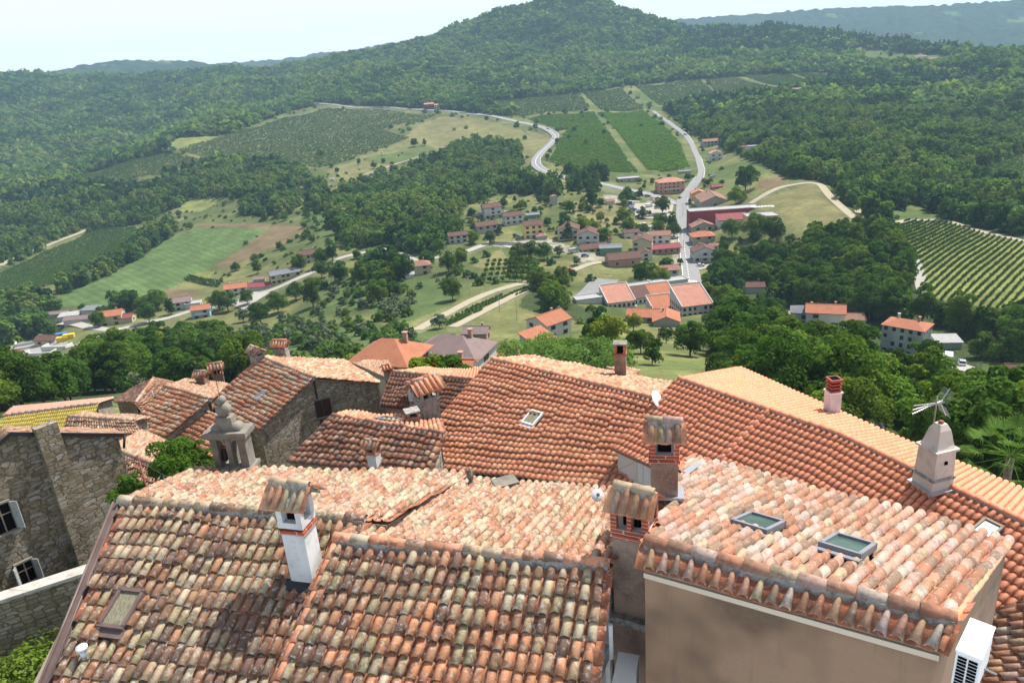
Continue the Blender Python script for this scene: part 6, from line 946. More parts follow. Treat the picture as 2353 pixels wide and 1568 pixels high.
 ('low red roofed barn beside the tall white farmhouse',1868,214,14,6,2.5,0,dict(rc='brown',wall='brick',nw=0,floors=1,chim=0,group='distant farmhouses')),
 ('large rose red house beside the far main road',987,252,17,11,9.5,-5,dict(wall='red',rc='salmon',floors=3,nw=4,group='distant farmhouses')),
 ('white annex beside the rose red house',1007,250,12,9,6,-5,dict(rc='salmon',nw=3,group='distant farmhouses')),
 ('leftmost pale house of the hillside hamlet',468,288,15,9,6,10,dict(rc='pink',nw=3,group='distant farmhouses')),('second house of the hillside hamlet with an orange roof',484,287,14,9,5.5,10,dict(rc='orange',nw=3,group='distant farmhouses')),
 ('tall red walled house of the hillside hamlet',501,285,14,9,7,10,dict(rc='orange',wall='salmon',nw=3,group='distant farmhouses')),('rightmost grey roofed house of the hillside hamlet',520,282,18,9,5,10,dict(rc='grey',wall='grey',nw=3,group='distant farmhouses')),
 ('low white winery building on the far right clearing',2112,136,22,10,4,0,dict(rc='pink',nw=0,floors=1,group='distant farmhouses')),('white farmhouse beside the far winery',2137,143,18,10,5,0,dict(rc='pink',nw=3,group='distant farmhouses')),('orange roofed cottage under the far winery',2194,166,14,9,4,0,dict(rc='orange',nw=0,group='distant farmhouses')),
]
for i, (u, v) in enumerate([(92,163),(104,162),(120,163),(150,158),(164,159),(178,160),(190,161)]): B_.append(('pale orange roofed house of the ridge village at the left skyline',u,v+5,24,14,9+3*(i % 2),0,dict(rc='salmon',nw=0,dz=9,group='houses of the ridge village at the left skyline')))
_n0 = len(RECTS)
for lb, u, v, w, d, h, az, kw in B_: vh(lb, u, v, w, d, h, az, **kw)
# apartment block
ap = vh('weathered four storey apartment block with an orange hipped roof', 2076, 812, 11.5, 8, 9.2, -46, roof='hip', wall='teal', rc='orange', floors=4, nw=5, shut=False, chim=2, tan=.35, name='apartment_block', cat='apartment block')
for x in (-4.0, 3.8):
    for f in (1, 2, 3): b = MB(); b.box((x, -4.5, f*2.3), (2.6, 1.1, .15)); b.box((x, -5.02, f*2.3+.5), (2.6, .08, .95)); b.build('balcony', WM['grey'], ap)
b = MB(); b.box((0, -4.5, 2.6), (2.2, 1.4, .15)); b.build('door_canopy', RM['red'], ap)
NH = len(RECTS)-_n0
# parasols on the roof terrace of the hall
um_r = []
for k in range(7):
    P = hit(1738+k*7.5, 508)+[0, 8, 4.3]; r = empty('terrace_parasol', P, 0, 'white open parasol on the roof terrace beyond the dark red block', 'parasol', 'white parasols on the roof terrace'); s = MB(); s.tube((0, 0, 0), (0, 0, 2.4), .04, n=5); s.build('pole', M_trim, r); s = MB(); s.lathe((0, 0, 2.1), [(1.5, 0), (1.45, .06), (.05, .6)], n=8); s.build('canopy', M_acw, r)
# low flat things: court, pool, basins, containers, walls
def pad(name, pts, m, label, lift=.15, kind='structure'):
    P = np.array([hit(*p) for p in pts]); n = 14; mb = MB(); V = []
    for i in range(n):
        for j in range(n):
            a, b = i/(n-1), j/(n-1); q = (P[0]*(1-a)+P[1]*a)*(1-b)+(P[3]*(1-a)+P[2]*a)*b; V.append([q[0], q[1], float(zt(q[0], q[1]))+lift])
    mb.add(V, [(i*n+j, (i+1)*n+j, (i+1)*n+j+1, i*n+j+1) for i in range(n-1) for j in range(n-1)]); return tag(mb.build(name, m), kind=kind, label=label)
pad('court', [(1312,688),(1385,690),(1422,645),(1360,641)], mat('court_asphalt', (.2,.2,.195), .95, noise=[(.3, 4, .4, .7, (.26,.26,.25), .6)]), 'pale grey asphalt sports court beside the school', .35); pad('pavement', [(2140,832),(2215,855),(2240,845),(2165,815)], M_pale, 'pale concrete parking below the apartment block', .2); pad('pavement', [(1150,566),(1205,576),(1262,574),(1210,556)], M_pale, 'pale paved yard in front of the yellow house', .3); pad('pavement', [(1460,500),(1540,505),(1548,470),(1455,468)], mat('gravel_lot', (.36,.33,.28), 1), 'gravel parking of the village', .3); pad('pavement', [(1468,545),(1525,542),(1500,518),(1466,522)], M_pale, 'paved parking behind the old farmhouse', .3); pad('pavement', [(530,700),(560,712),(620,672),(585,672)], M_pale, 'paved yard beside the long low barn', .25)
pad('pavement', [(0,812),(60,824),(165,797),(100,768)], mat('concrete_yard', (.3,.29,.27), .9), 'concrete yard of the water treatment plant', .3)
P = [hit(*p) for p in ((1374,757),(1388,758),(1387,741),(1375,741))]; zc = max(p[2] for p in P)+.35; s = MB(); s.prism([np.r_[p[:2], zc] for p in P], zc-1.5); pr = s.build('rim', M_trim); pool = empty('swimming_pool', (P[0][0], P[0][1], zc), 0, 'small turquoise rectangular swimming pool in the garden', 'pool'); pr.parent = pool; pr.matrix_parent_inverse = Matrix.Translation(pool.location).inverted(); c = sum(P)/4; s = MB(); s.prism([np.r_[(c+(p-c)*.86)[:2], zc+.02] for p in P], zc-.5); w_ = s.build('pool_water', mat('pool_water', (.08,.5,.62), .08)); w_.parent = pool; w_.matrix_parent_inverse = Matrix.Translation(pool.location).inverted()
for (u, v, w, d, h, az, lb) in ((45,806,22,.6,1.6,24,'long pale wall of the left treatment basin'),(80,790,18,.6,1.8,24,'pale wall along the upper treatment basin'),(125,806,13,.6,2.4,-8,'pale concrete retaining wall below the red roofed plant house'),(85,817,14,.6,1.4,-4,'low concrete wall of the lowest treatment basin'),(115,775,14,.6,1.4,-10,'low concrete wall behind the treatment plant')):
    P = hit(u, v); s = MB(); s.box((0, 0, h/2-.8), (w, d, h+1.6)); s.box((w/2-.3, 2.5, h/2-.8), (.6, 5, h+1.6)); s.box((-w/2+.3, 2.5, h/2-.8), (.6, 5, h+1.6)); o = prop(s, 'basin_wall', mat('basin_concrete', (.58,.57,.54), .9), lb, 'basin wall', 'walls of the water treatment basins'); o.location = P; o.rotation_euler.z = A(az)
for (u, v, c, lb) in ((143,776,(.05,.2,.55),'blue sludge container beside the plant house'),(145,784,(.7,.5,.05),'yellow container in front of the blue container'),(160,778,(.75,.55,.05),'yellow container farthest right at the plant')):
    P = hit(u, v); s = MB(); s.box((0, 0, 1.2), (5, 2.4, 2.2)); s.box((0, 0, 2.35), (5.2, 2.6, .15)); s.box((-2.6, 0, 1.2), (.1, 1.4, 1.6)); o = prop(s, 'container', mat('container_paint', c, .5), lb, 'container', 'containers at the treatment plant'); o.location = P; o.rotation_euler.z = A(15)
P = hit(1165, 565); s = MB(); s.box((0, 0, -.4), (24, .6, 3.6)); s.box((0, .0, 1.6), (24, .06, .8), m=1); o = prop(s, 'retaining_wall', [mat('stained_concrete', (.55,.54,.51), .9, noise=[(.8, 5, .45, .65, (.3,.29,.26), .6)]), M_frame_g], 'white concrete retaining wall below the paved yard', 'wall'); o.location = P; o.rotation_euler.z = A(-28)
gp = empty('goal', hit(1397,644), A(0), 'white handball goal at the end of the sports court', 'goal'); s = MB(); s.tube((-1.5, 0, 0), (-1.5, 0, 2), .06); s.tube((1.5, 0, 0), (1.5, 0, 2), .06); s.tube((-1.5, 0, 2), (1.5, 0, 2), .06); s.build('goal_frame', M_acw, gp); s = MB(); s.tube((-1.5, 0, 2), (-1.5, 1.2, 0), .03); s.tube((1.5, 0, 2), (1.5, 1.2, 0), .03); s.tube((-1.5, 1.2, 0), (1.5, 1.2, 0), .03); s.build('net_support', M_frame_g, gp)
# zebra crossing
for k in range(6):
    P = hit(1574+k*5, 649); s = MB(); s.box((0, 0, 0), (.6, 3.2, .04)); o = s.build('road_marking', M_white); tag(o, kind='structure', label='white zebra crossing stripe'); o.location = (P[0], P[1], P[2]+.35)
# vehicles
CARP = {}
def car(kind, colr, cn):
    key = kind+cn
    if key in CARP: return CARP[key]
    pm = mat('paint_'+cn, colr, .3, spec=.6); L_, W2, H2 = (4.3, 1.75, 1.45) if kind == 'car' else (5.4, 2.0, 2.4) if kind == 'van' else (9.5, 2.5, 3.4)
    r = empty('parked_'+kind, label='x', cat=kind); s = MB()
    def sect(prof, w): 
        n = len(prof); s.add([[x, -w/2, z] for x, z in prof]+[[x, w/2, z] for x, z in prof], [tuple(range(n)), tuple(range(n, 2*n))[::-1]]+[(i, n+i, n+(i+1) % n, (i+1) % n) for i in range(n)])
    if kind == 'car': sect([(-2.15,.3),(-2.15,.85),(-1.9,.98),(-1.3,1.0),(1.0,.95),(2.0,.8),(2.15,.6),(2.15,.3)], W2)
    elif kind == 'van': sect([(-2.7,.35),(-2.7,2.3),(-2.5,2.4),(1.2,2.4),(1.9,1.4),(2.6,1.15),(2.7,.8),(2.7,.35)], W2)
    else: sect([(2.6,.5),(2.6,3.0),(4.3,3.0),(4.75,1.9),(4.75,.5)], W2)
    s.build('body', pm, r)
    if kind == 'car':
        s = MB(); n = 6; pr = [(-1.95,.97),(-1.5,1.4),(-.6,1.46),(.3,1.42),(1.0,.95)]; s.add([[x, -.72 if z > 1.2 else -.82, z] for x, z in pr]+[[x, .72 if z > 1.2 else .82, z] for x, z in pr], [tuple(range(5)), tuple(range(5, 10))[::-1]]+[(i, 5+i, 5+(i+1) % 5, (i+1) % 5) for i in range(5)]); s.build('glass_cabin', M_win, r); s = MB(); s.box((-.6, 0, 1.46), (1.5, 1.42, .05)); s.build('roof_panel', pm, r)
    elif kind == 'van': s = MB(); s.box((1.62, 0, 1.75), (.1, 1.7, .8), R=np.array([[.85, 0, -.53], [0, 1, 0], [.53, 0, .85]])); [s.box((1.1, sy*.99, 1.7), (1.0, .06, .6)) for sy in (-1, 1)]; s.build('windscreen', M_win, r)
    else: s = MB(); s.box((-1.2, 0, 2.0), (7.2, 2.5, 2.7)); s.box((-1.2, 0, 3.4), (7.3, 2.55, .12), m=1); s.build('cargo_box', [mat('blue_tarp', (.03,.06,.3), .6), M_acw], r); s = MB(); s.box((4.56, 0, 2.4), (.1, 2.1, .8)); s.build('windscreen', M_win, r)
    for x in ((-1.3, 1.35) if kind == 'car' else (-1.7, 1.75) if kind == 'van' else (-3.4, 3.6)):
        for y in (-1, 1): s = MB(); s.tube((x, y*(W2/2-.22), .34), (x, y*(W2/2+.01), .34), .34, n=12); s.build('wheel', M_dark, r)
    CARP[key] = (r, pm); return CARP[key]
CC = {'white':(.75,.75,.75),'silver':(.4,.41,.42),'black':(.02,.02,.022),'blue':(.04,.1,.3),'grey':(.15,.16,.17),'red':(.4,.03,.02),'yellow':(.7,.5,.05),'teal':(.03,.25,.35)}
_used = set()
def put(kind, cn, u, v, az, label, group):
    r, pm = car(kind, CC[cn], cn)
    if id(r) in _used: r = copy_tree(r)
    else: _used.add(id(r))
    P = hit(u, v); r.location = (P[0], P[1], P[2]+.3); r.rotation_euler.z = A(az); r['label'] = label; r['group'] = group; return r
G1 = 'cars parked in the village'
for c in [('car','white',2158,825,60,'white car leftmost in the row below the apartment block'),('van','white',2177,831,60,'white van in the row below the apartment block'),('car','black',2190,837,60,'black car between the white van and the silver car'),('car','silver',2209,840,60,'silver car rightmost in the row below the apartment block'),
 ('truck','white',1443,474,2,'truck with a blue tarpaulin box and a white cab on the gravel parking'),('car','white',1450,479,10,'white car closest beside the blue truck'),('car','silver',1452,483,10,'silver car in front of the white car near the blue truck'),('car','blue',1460,485,25,'dark blue car in the middle of the gravel parking'),('car','white',1466,486,25,'white car between two blue cars on the gravel parking'),('car','blue',1468,490,25,'blue car next to the round tree of the gravel parking'),('van','white',1491,477,15,'white van in front of the pink roofed kiosk'),('car','grey',1487,453,12,'dark grey car on the road verge past the kiosk'),('car','silver',1501,459,12,'silver blue car on the road beside the pink kiosk'),
 ('car','grey',1446,441,0,'grey car half hidden behind the roadside tree'),('car','silver',1453,444,0,'silver car second in the shaded roadside row'),('car','teal',1461,447,0,'light blue car in the shaded roadside row'),('car','white',1471,449,0,'white car last in the shaded roadside row'),
 ('car','black',1473,522,20,'black car first in the paved parking row'),('van','white',1479,522,20,'white van in the paved parking row'),('car','silver',1484,525,20,'silver car after the white van in the parking row'),('car','grey',1489,527,20,'dark grey car in the middle of the parking row'),('car','blue',1493,528,20,'bright blue car near the end of the parking row'),('car','white',1499,530,20,'white car last in the paved parking row'),
 ('car','black',1583,519,95,'black car driving on the village street beside the dark red block'),('car','silver',1547,549,90,'silver car at the kerb beside the yellow car'),('car','yellow',1538,550,20,'bright yellow car beside the restaurant'),('car','white',1609,614,10,'white car by the white roadside house with the loggia'),('car','blue',1344,591,-10,'dark blue car in the yard of the low garages'),('van','silver',1318,581,20,'silver van in the yard of the low garages'),('car','teal',1186,546,10,'teal car on the paved yard beside the yellow house'),
 ('car','grey',1259,298,-30,'grey car on the far road before the sharp bend'),('car','silver',1272,321,-80,'silver car rounding the sharp bend of the main road'),('van','white',1574,311,100,'white van driving up the upper street'),('van','silver',1572,301,100,'silver van behind the white van on the upper street'),('car','silver',1635,409,10,'silver car in the lay-by of the upper street'),('car','white',1640,406,10,'white car in the lay-by of the upper street'),('car','blue',538,694,10,'blue car in front of the white house with the orange roof'),('car','red',573,668,20,'red car in the yard of the long low barn'),('car','black',1562,457,60,'black car beside the salmon hotel'),('car','white',1592,470,80,'white car left of the pair behind the dark red block'),('car','white',1601,471,80,'white car right of the pair behind the dark red block'),('car','white',735,239,20,'white car at the far end of the main road')]: put(c[0], c[1], *c[2:5], c[5], G1)
random.seed(5)
for k in range(26):
    u, v = random.uniform(1078, 1172), random.uniform(486, 500)
    if 1108 < u < 1150: continue
    put('car', random.choice(['white', 'white', 'silver', 'red', 'grey']), u, v, random.choice([20, 25, 110]), 'scrap car among the many behind the white three storey house', 'scrap cars of the junkyard')
# trailer, bale, poles
P = hit(763, 416); r = empty('caravan', P, A(5), 'lone white caravan on the meadow', 'caravan'); s = MB(); s.box((0, 0, 1.5), (5.5, 2.4, 2.2)); s.box((0, 0, 2.65), (5.2, 2.2, .2)); s.build('body', M_acw, r); s = MB(); s.box((0, -1.22, 1.8), (1.4, .05, .7)); s.build('window', M_win, r); [MB().tube((0, y*.9, .4), (0, y*1.2, .4), .4).build('wheel', M_dark, r) for y in (-1, 1)]
for u, v in ((878,353),(879,358)): P = hit(u, v); s = MB(); s.tube((-.9, 0, 1.2), (.9, 0, 1.2), 1.3, n=16); o = prop(s, 'hay_bale', mat('straw', (.5,.4,.22), 1), 'round hay bale in the mown green meadow', 'hay bale', 'hay bales in the mown meadow'); o.location = P
P = hit(1310, 626); r = empty('tractor', P, A(25), 'small red tractor on the dirt track', 'tractor'); s = MB(); s.box((.6, 0, 1.1), (1.8, .8, .7)); s.box((-.7, 0, 1.7), (1.2, 1.3, 1.3)); s.build('body', mat('paint_tractor', (.5,.06,.03), .5), r)
for x, rr in ((-.8, .8), (1.1, .5)):
    for y in (-1, 1): s = MB(); s.tube((x, y*.6, rr), (x, y*.95, rr), rr, n=14); s.build('wheel', M_dark, r)
M_pole = mat('concrete_pole', (.48,.46,.42), .9)
PLS = [(1024,592),(1000,556),(1079,678),(1148,716),(1188,740),(970,509),(1007,662),(940,560),(1560,398),(1357,397),(1469,402),(496,656),(258,718),(720,632),(1436,500),(1496,470),(1568,498),(1570,572),(1614,420),(403,770)]
for i, (u, v) in enumerate(PLS):
    P = hit(u, v); lamp = i >= 14; r = empty('street_lamp' if lamp else 'utility_pole', P, 0, ('slender grey street lamp of the village' if lamp else 'grey utility pole with a crossarm standing in the fields'), 'street lamp' if lamp else 'utility pole', 'street lamps of the village' if lamp else 'utility poles in the fields'); s = MB(); s.tube((0, 0, -1), (0, 0, 8.5), .16, .1, n=6); s.build('post', M_pole, r); s = MB()
    if lamp: s.tube((0, 0, 8.3), (1.2, 0, 8.6), .06, n=5); s.box((1.4, 0, 8.6), (.7, .25, .15))
    else: s.box((0, 0, 8.1), (2.2, .12, .12)); [s.tube((x, 0, 8.1), (x, 0, 8.45), .06, n=5) for x in (-1, 0, 1)]
    s.build('lamp_arm' if lamp else 'crossarm', M_pole, r)
# ================================================================ single trees, near woods, bushes
PROT = {'broad': [make_tree('broadleaf_tree', 200+s, 8.5, 7.5+s % 3, 6500, .17, nb=15+s, label='x') for s in range(5)], 'tall': [make_tree('broadleaf_tree', 220+s, 10.5, 6.2, 6000, .17, nb=18, base=.16, label='x') for s in range(3)], 'olive': [make_tree('olive_tree', 240, 5, 5, 1500, .2, m=M_olive, nb=10, label='x')],
 'cypress': [make_tree('cypress_tree', 250, 9, 2.2, 1500, .2, m=M_cyp, nb=14, base=.05, shape='round', limbs=0, label='x')], 'fir': [make_tree('fir_tree', 260+s, 12, 7, 2600, .28, m=M_pine, nb=22, base=.06, shape='cone', limbs=0, label='x') for s in range(2)], 'yellow': [make_tree('broadleaf_tree', 270, 8, 8, 5000, .18, m=M_yel, nb=14, label='x')], 'small': [make_tree('fruit_tree', 280+s, 4.2, 4.2, 900, .2, nb=9, base=.3, label='x') for s in range(2)]}
_pu = set()
def tree(kind, P, s, label, group, name=None, k=None):
    pr = PROT[kind]; p = pr[random.randrange(len(pr))]
    if id(p) in _pu: p = copy_tree(p)
    else: _pu.add(id(p))
    p.location = tuple(P); p.rotation_euler.z = random.random()*6.28; sc = s*(.92+.16*random.random()); p.scale = (sc, sc*(.94+.12*random.random()), sc); p['label'] = label; p['category'] = {'cypress': 'cypress', 'fir': 'fir tree', 'olive': 'olive tree', 'small': 'fruit tree'}.get(kind, 'tree'); p['group'] = group
    return p
def at_tree(kind, u, v, s, label, group): P = hit(u, v); P[2] -= .2; HOUSE_XY.append((P[0], P[1], 4.5)); return tree(kind, P, s, label, group)
SPEC = [('cypress',1811,708,1.5,'single dark cypress above the white house among the trees'),('cypress',1578,308,1.2,'slim cypress beside the upper street'),('cypress',1603,306,1.0,'second slim cypress at the wood edge beside the upper street'),('cypress',1832,588,1.1,'dark cypress beside the right lane'),('small',1498,838,.9,'bare branched fruit tree in the steep garden'),('broad',1472,812,.62,'round dark bush tree on the garden slope'),('small',1502,812,.9,'loose bushy tree beside the round dark bush tree'),('broad',1585,818,.95,'walnut like tree with a shadow on the lawn'),('broad',1352,780,.5,'tree left of the swimming pool'),('tall',1412,768,.5,'tree right of the swimming pool'),('yellow',1455,762,.8,'yellowish tree in front of the orange roofed brick house'),('small',1530,788,1.1,'thin stemmed young tree on the lawn'),('small',1450,800,1.0,'open crowned fruit tree on the bare slope'),
 ('broad',739,470,1.25,'large dark tree alone on the meadow corner'),('broad',953,338,1.2,'round tree in the mown meadow left of the poplar row'),('tall',976,335,.9,'narrow tree beside the round tree of the mown meadow'),('broad',502,372,1.1,'single round tree at the vineyard corner'),('broad',738,361,1.0,'round tree standing between two vineyard blocks'),('tall',825,379,.8,'small tree at the left of the green meadow'),('broad',860,388,.9,'broad bush tree at the edge of the green meadow'),('tall',1360,480,1.5,'tall pale poplar beside the far gravel path'),('tall',1345,430,1.5,'tall poplar beside the road end'),('tall',1370,432,1.4,'second tall poplar beside the road end'),
 ('fir',1291,545,1.0,'taller dark fir beside the yellow green trees'),('fir',1306,552,.95,'dark fir right of the taller fir'),('yellow',1340,535,1.2,'large yellow green tree beside the firs'),('yellow',1362,545,1.25,'broad yellow green tree beside the white house with the veranda'),('broad',1385,560,1.0,'dense green tree right of the yellow green trees'),('broad',1442,540,1.1,'egg shaped dark tree on the dry lawn'),('broad',1430,515,1.15,'dark round tree in front of the walled square'),('broad',1477,502,.8,'small round tree beside the blue cars'),('broad',1521,492,1.5,'large dark tree behind the pink kiosk'),('broad',1521,520,1.0,'dark tree beside the parked caravans'),('tall',1542,525,1.0,'slim dark tree along the street parking'),('broad',1512,543,1.1,'leafy tree right of the parking row'),('broad',1548,545,1.0,'street tree beside the silver car'),('broad',1440,455,1.0,'round green tree at the road verge'),('broad',1435,470,1.1,'bright green tree behind the blue truck'),('tall',1470,458,.9,'small tree on the verge beside the parked cars'),
 ('broad',1712,440,2.0,'very large dense tree on the slope above the dry knoll'),('broad',1690,470,1.2,'round green tree below the very large dense tree'),('broad',1680,548,1.3,'round tree in front of the dark red block'),('broad',1735,545,1.5,'large tree at the end of the dark red block'),('broad',1770,560,1.6,'spreading tree beyond the roadside houses'),('broad',1650,612,1.1,'dark tree beside the right lane start'),('fir',1640,690,1.1,'tallest dark fir below the village street'),('fir',1662,695,1.0,'dark fir second from the village street'),('fir',1685,700,1.0,'dark fir third from the village street'),('fir',1700,712,.9,'dark fir beside the brown cottage'),('fir',1765,712,.75,'dark fir left of the single cypress'),('yellow',1500,655,1.0,'yellow tree beside the sports court'),('broad',1470,652,1.2,'green tree row leftmost behind the school'),('broad',1486,650,1.2,'green tree behind the school corridor'),('yellow',1522,655,1.1,'golden green tree nearest the zebra crossing'),
 ('broad',1125,560,.9,'round tree at the corner of the paved yard'),('fir',1147,540,.6,'blue grey cedar in front of the long grey white house'),('tall',592,628,1.0,'umbrella shaped pine in the vegetable gardens'),('broad',505,712,1.2,'large tree between the blue house and the orange roofed house'),('broad',365,712,1.3,'dense tree beside the lane behind the white house'),('broad',305,712,1.4,'tall tree over the pale meadow corner'),('broad',740,640,1.2,'round tree behind the parked trailer'),('broad',780,650,1.4,'broad dark tree on the dry slope'),('tall',830,655,1.2,'tall loose tree on the dry slope'),('broad',930,640,1.4,'broad tree left of the teal house'),('olive',1010,755,1.2,'wide grey olive tree beside the vine strip'),('olive',925,720,.9,'grey olive tree at the field edge'),('olive',880,722,1.0,'second grey olive tree at the field edge'),('broad',1040,690,1.1,'dark green tree beside the upper dirt track'),
 ('broad',330,716,1.1,'tree between the lane and the pale striped meadow'),('tall',395,722,.9,'slim tree in front of the white house with the brown roof'),('broad',344,742,1.2,'tree below the lane near the cross gabled house'),('broad',240,735,1.0,'tree behind the cross gabled house'),('broad',228,752,1.1,'round tree in front of the long farm shed'),('broad',525,716,1.3,'dense tree over the lane below the blue house'),('broad',570,700,1.0,'tree below the long low barn'),('broad',690,625,1.3,'tree cluster in front of the cream house with the pink canopy'),('broad',740,612,1.2,'dark tree right of the cream house with the pink canopy'),('tall',765,600,1.2,'tall tree at the bend of the left lane'),('broad',680,690,1.1,'tree alone on the dry slope under the lane'),('broad',640,720,1.2,'bushy tree halfway down the dry slope'),('broad',600,745,1.3,'wide bushy tree low on the dry slope'),('olive',560,740,1.3,'grey olive tree low on the dry slope'),('tall',720,705,1.3,'tall loose tree right of the dry slope'),('broad',870,700,1.3,'dark tree under the teal house field'),('broad',905,690,1.1,'tree near the corner of the narrow vine strip'),('broad',1090,560,.9,'tree in front of the small whitewashed house'),('broad',1010,580,1.0,'tree at the lane beside the small whitewashed house'),('broad',985,615,1.2,'tree behind the teal house'),('broad',1030,625,1.3,'dense tree between the lane and the orchard'),('broad',1060,612,1.2,'round tree above the orchard corner'),('broad',1190,600,1.1,'dark tree under the retaining wall'),('broad',1220,595,1.1,'second dark tree under the retaining wall'),('broad',1250,598,1.0,'third dark tree right of the retaining wall'),('olive',1285,590,1.2,'wide olive beside the garden terraces'),('olive',1325,610,1.0,'small olive on the garden terraces')]
for k_, u, v, s, lb in SPEC: at_tree(k_, u, v, s, lb, 'single trees of the valley')
random.seed(9)
a_, b_, c_ = hit(1110,650), hit(1215,650), hit(1170,600)
for i in range(8):
    for j in range(5):
        P = a_+(b_-a_)*(i/7)+(c_-(a_+b_)/2)*(j/4.6); P[2] = float(zt(P[0], P[1])); tree('small', P, .62 if i < 4 else .9, 'young orchard tree in the planted rows', 'young trees of the orchard')
gp_ = [(1060,600),(1130,575),(1330,560),(1420,540),(1560,620),(1700,600),(1720,540),(1660,420),(1400,410),(1250,440),(1100,480),(1040,520)]; _sv = LAB.copy(); fill(99, gp_); VIL = LAB == 99; LAB[:] = _sv; vu, vw = np.nonzero(VIL); gl_n = 0; random.seed(21)
for _ in range(900):
    k = random.randrange(len(vu)); u, v = vw[k]*2, vu[k]*2
    if LAB[vu[k], vw[k]] in (ROAD, GRAVEL, VINE): continue
    P = hit(u, v); s = random.choice([3.0, 3.6, 4.2, 5.5, 7]); d = math.hypot(P[0], P[1]); ok = all(math.hypot(P[0]-x, P[1]-y) > r*.62 for x, y, r in HOUSE_XY)
    for fz in (.9, .4):
        a, b = proj(P+np.array([0, 0, fz*s])); ok = ok and not any(u0 < a < u1 and v0 < b < v1 and d < dd_ for u0, u1, v0, v1, dd_ in RECTS[len(RECTS)-NH:])
    if not ok: continue
    HOUSE_XY.append((P[0], P[1], 3)); tree('small' if s < 5 else random.choice(['broad', 'yellow']), P-[0, 0, .3], s/4.2 if s < 5 else s/8.5, 'small garden tree growing between the village houses', 'garden trees between the village houses'); gl_n += 1
    if gl_n > 110: break
PN, LN, SN, MN = place_forest()
slant = np.hypot(PN[:, 0], PN[:, 1])+60; app = SN/slant; un, vn = proj(PN); vis = (un > -60) & (un < 2420) & (vn > 0) & (vn < 1150); order = np.argsort(-np.where(vis & (np.isin(LN, [FOREST])), app, 0)); nind = 175; ind = order[:nind]; ind = [i for i in ind if vis[i]]; m_ = np.ones(len(PN), bool); m_[ind] = False
for i in ind: kd = random.choice(['broad', 'broad', 'tall', 'broad', 'broad', 'yellow'] if random.random() < .25 else ['broad', 'broad', 'tall']); tree(kd, PN[i]-[0, 0, .3], SN[i]/8.6*1.12, ('yellowish ' if kd == 'yellow' else 'narrow upright ' if kd == 'tall' else 'large round ' if SN[i] > 9.3 else 'smaller round ')+('leafy tree crowded in the wood below the long red orange roof' if un[i] > 1500 else 'leafy tree crowded in the wood below the old town roofs'), 'trees of the wood right below the town' if un[i] > 1500 else 'trees of the woods below the old town')
fo = m_ & (LN == FOREST); q = PN[fo]-[0, 0, .6]; s = SN[fo]; scatter('forest', q, rng.random(len(q))*6.28, np.c_[s, s, s*1.08], 'near', 'dense mixed woods around the village')
so_ = m_ & (LN != FOREST); q = PN[so_]-[0, 0, .2]; s = SN[so_]; ol = rng.random(len(q)) < .25; scatter('shrubbery', q[~ol], rng.random((~ol).sum())*6.28, (s*.75)[~ol], 'bush', 'green bushes scattered over the slopes below the village'); scatter('shrubbery', q[ol], rng.random(ol.sum())*6.28, (s*.8)[ol], 'olive', 'grey green olive bushes on the slopes')
for p, s, _ in MN[:60]: tree('broad', np.array(p), s/8.6*1.1, 'lone round tree dotted over the meadows', 'lone trees dotted over the meadows')
vine_rows()
# reed thicket in front of the garden, bushes by the bell gable and pole, ivy, palm
def thicket(name, pts, h, n, label, m, ls=.22):
    P = np.array([hit(*p) for p in pts]); mb = MB(); C = []; R = []
    for k in range(n): a, b = random.random(), random.random(); q = (P[0]*(1-a)+P[1]*a)*(1-b)+(P[3]*(1-a)+P[2]*a)*b; hh = h*(.5+.6*random.random()); C.append([q[0], q[1], float(zt(q[0], q[1]))+hh*.6]); R.append(hh*.55)
    leaf_cloud(mb, n*220, C, R, ls, 77); return tag(mb.build(name, m), label, None, None, 'stuff')
thicket('reeds', [(1160,862),(1430,885),(1430,835),(1215,815)], 5, 46, 'tall feathery green reed thicket behind the long roof', leaf_mat('reed_leaves', [(.12,.2,.05), (.14,.22,.06)])); thicket('undergrowth', [(1620,905),(1760,945),(1800,900),(1640,860)], 4, 20, 'green undergrowth behind the long red orange roof', M_leafn)
def bush(u, v, z, w, h, label, n=900, m=None, ls=.04, seed=5):
    n = int(n*2.2)
    c = atz(u, v, z); C, R = crown_parts(seed, h, w, 11, 0); mb = MB(); leaf_cloud(mb, n, C, R, ls, seed); r = empty('bush', c, 0, label, 'bush'); mb.build('foliage', m or M_leafn, r); s = MB(); [s.tube((0, 0, -1.5), (R_[0]*.7, R_[1]*.7, R_[2]), .02, .008, n=5) for R_ in C[:7]]; s.build('stem', M_bark, r); return r
bush(400,1095,-12.8,1.9,1.3,'bright green bush growing between the old roofs and the bell gable',2600,seed=31); bush(305,1150,-13,1.3,1.0,'small green bush beside the rusty steel pole',1300,seed=32); bush(460,1080,-13.2,1.2,1.3,'leafy shoot left of the bell gable',900,seed=33)
bush(985,875,-20,3.4,1.7,'loose yellow green tree top in front of the mauve roof',1700,m=M_yel,ls=.11,seed=34); bush(1035,878,-20,3.4,1.5,'spreading light green tree top in front of the orange roofs',1700,ls=.11,seed=35)
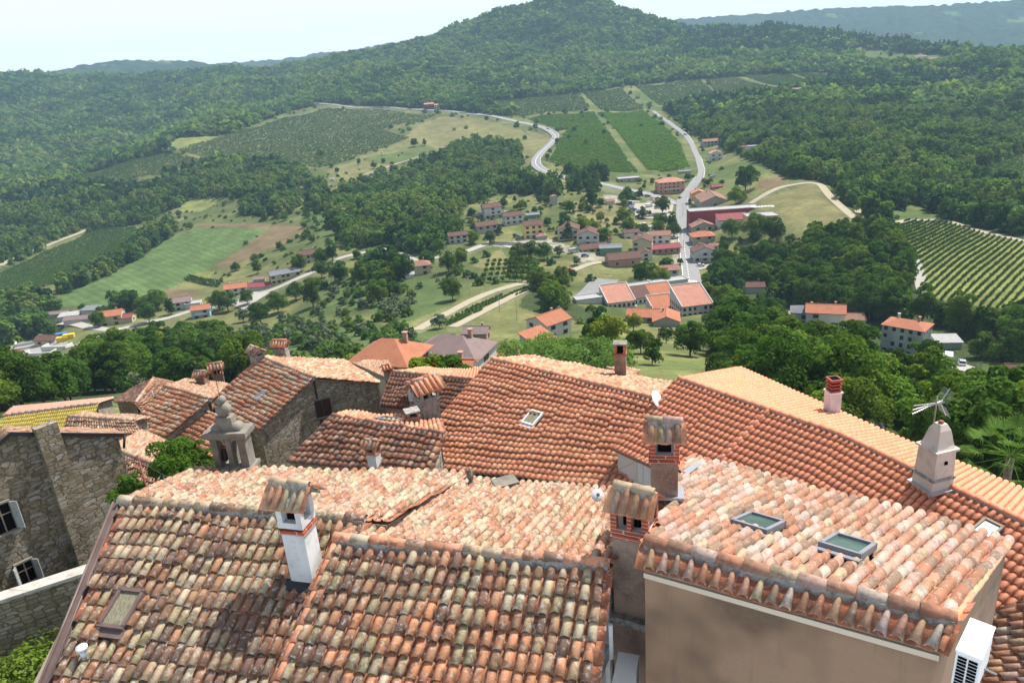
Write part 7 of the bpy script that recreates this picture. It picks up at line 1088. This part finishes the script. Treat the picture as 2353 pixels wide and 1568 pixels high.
def ivy(label, P0_, P1_, hgt, n, seed, off):
    r = np.random.default_rng(seed); C = [P0_+(P1_-P0_)*r.random()+np.array([0, 0, (r.random()-.6)*hgt])+off*(.1+.2*r.random()) for _ in range(26)]; R = [.14+.2*r.random() for _ in C]; mb = MB(); leaf_cloud(mb, n, C, R, .045, seed); return tag(mb.build('ivy', M_leafn), label, None, None, 'stuff')
nw_ = np.array([yd[1], -yd[0], 0]); ivy('green ivy hanging over the pale coping of the yard wall', atz(120,1360,-17.1), atz(235,1300,-17.0), .5, 1500, 41, nw_); 
gz = atz(60,1555,-17.0); C_, R_ = crown_parts(44, 1.6, 4.6, 22, 0); mb = MB(); leaf_cloud(mb, 8000, np.array(C_)*[1.3, 1, .5], R_, .055, 44); o = mb.build('ivy', M_leafn); o.location = gz-[0.3, 0, .9]; tag(o, 'thick bright green creeper at the bottom left corner', None, None, 'stuff')
# palm at the right edge
pc = atz(2310,1110,-16.5); Hp_ = 1.2; pr = empty('palm_tree', pc, 0, 'fan palm with glossy fronds at the right edge beyond the long roof', 'palm'); s = MB(); s.tube((0, 0, -5), (0, 0, Hp_), .16, .14, n=8); s.build('trunk', M_bark, pr); M_palm = leaf_mat('palm_fronds', [(.05,.11,.02), (.1,.17,.04)], .2); s = MB(); r_ = np.random.default_rng(3)
for k in range(34):
    a = k*2.4; el = .9-.045*k+.2*r_.random(); L_ = 1.0+.3*r_.random(); d = np.array([math.cos(a)*math.cos(el), math.sin(a)*math.cos(el), math.sin(el)]); e = np.array([0, 0, Hp_])+d*L_; s.tube((0, 0, Hp_), e, .014, .01, n=4, col=(1.2, 1.3, 1)); sd_ = nrm(np.cross(d, [0, 0, 1])); up_ = np.cross(sd_, d)
    for j in range(15):
        f = (j-7)/7; dv = nrm(d*math.cos(f*1.25)+sd_*math.sin(f*1.25)+up_*.15); tip = e+dv*(.75-.2*abs(f))-[0, 0, .18*(.3+abs(f))]; wv = nrm(np.cross(dv, up_))*.028; mid = e+dv*.4; s.add([e, mid+wv, tip, mid-wv], [(0, 1, 2, 3)], 0, np.ones(3)*(.8+.5*r_.random()))
s.build('crown', M_palm, pr)
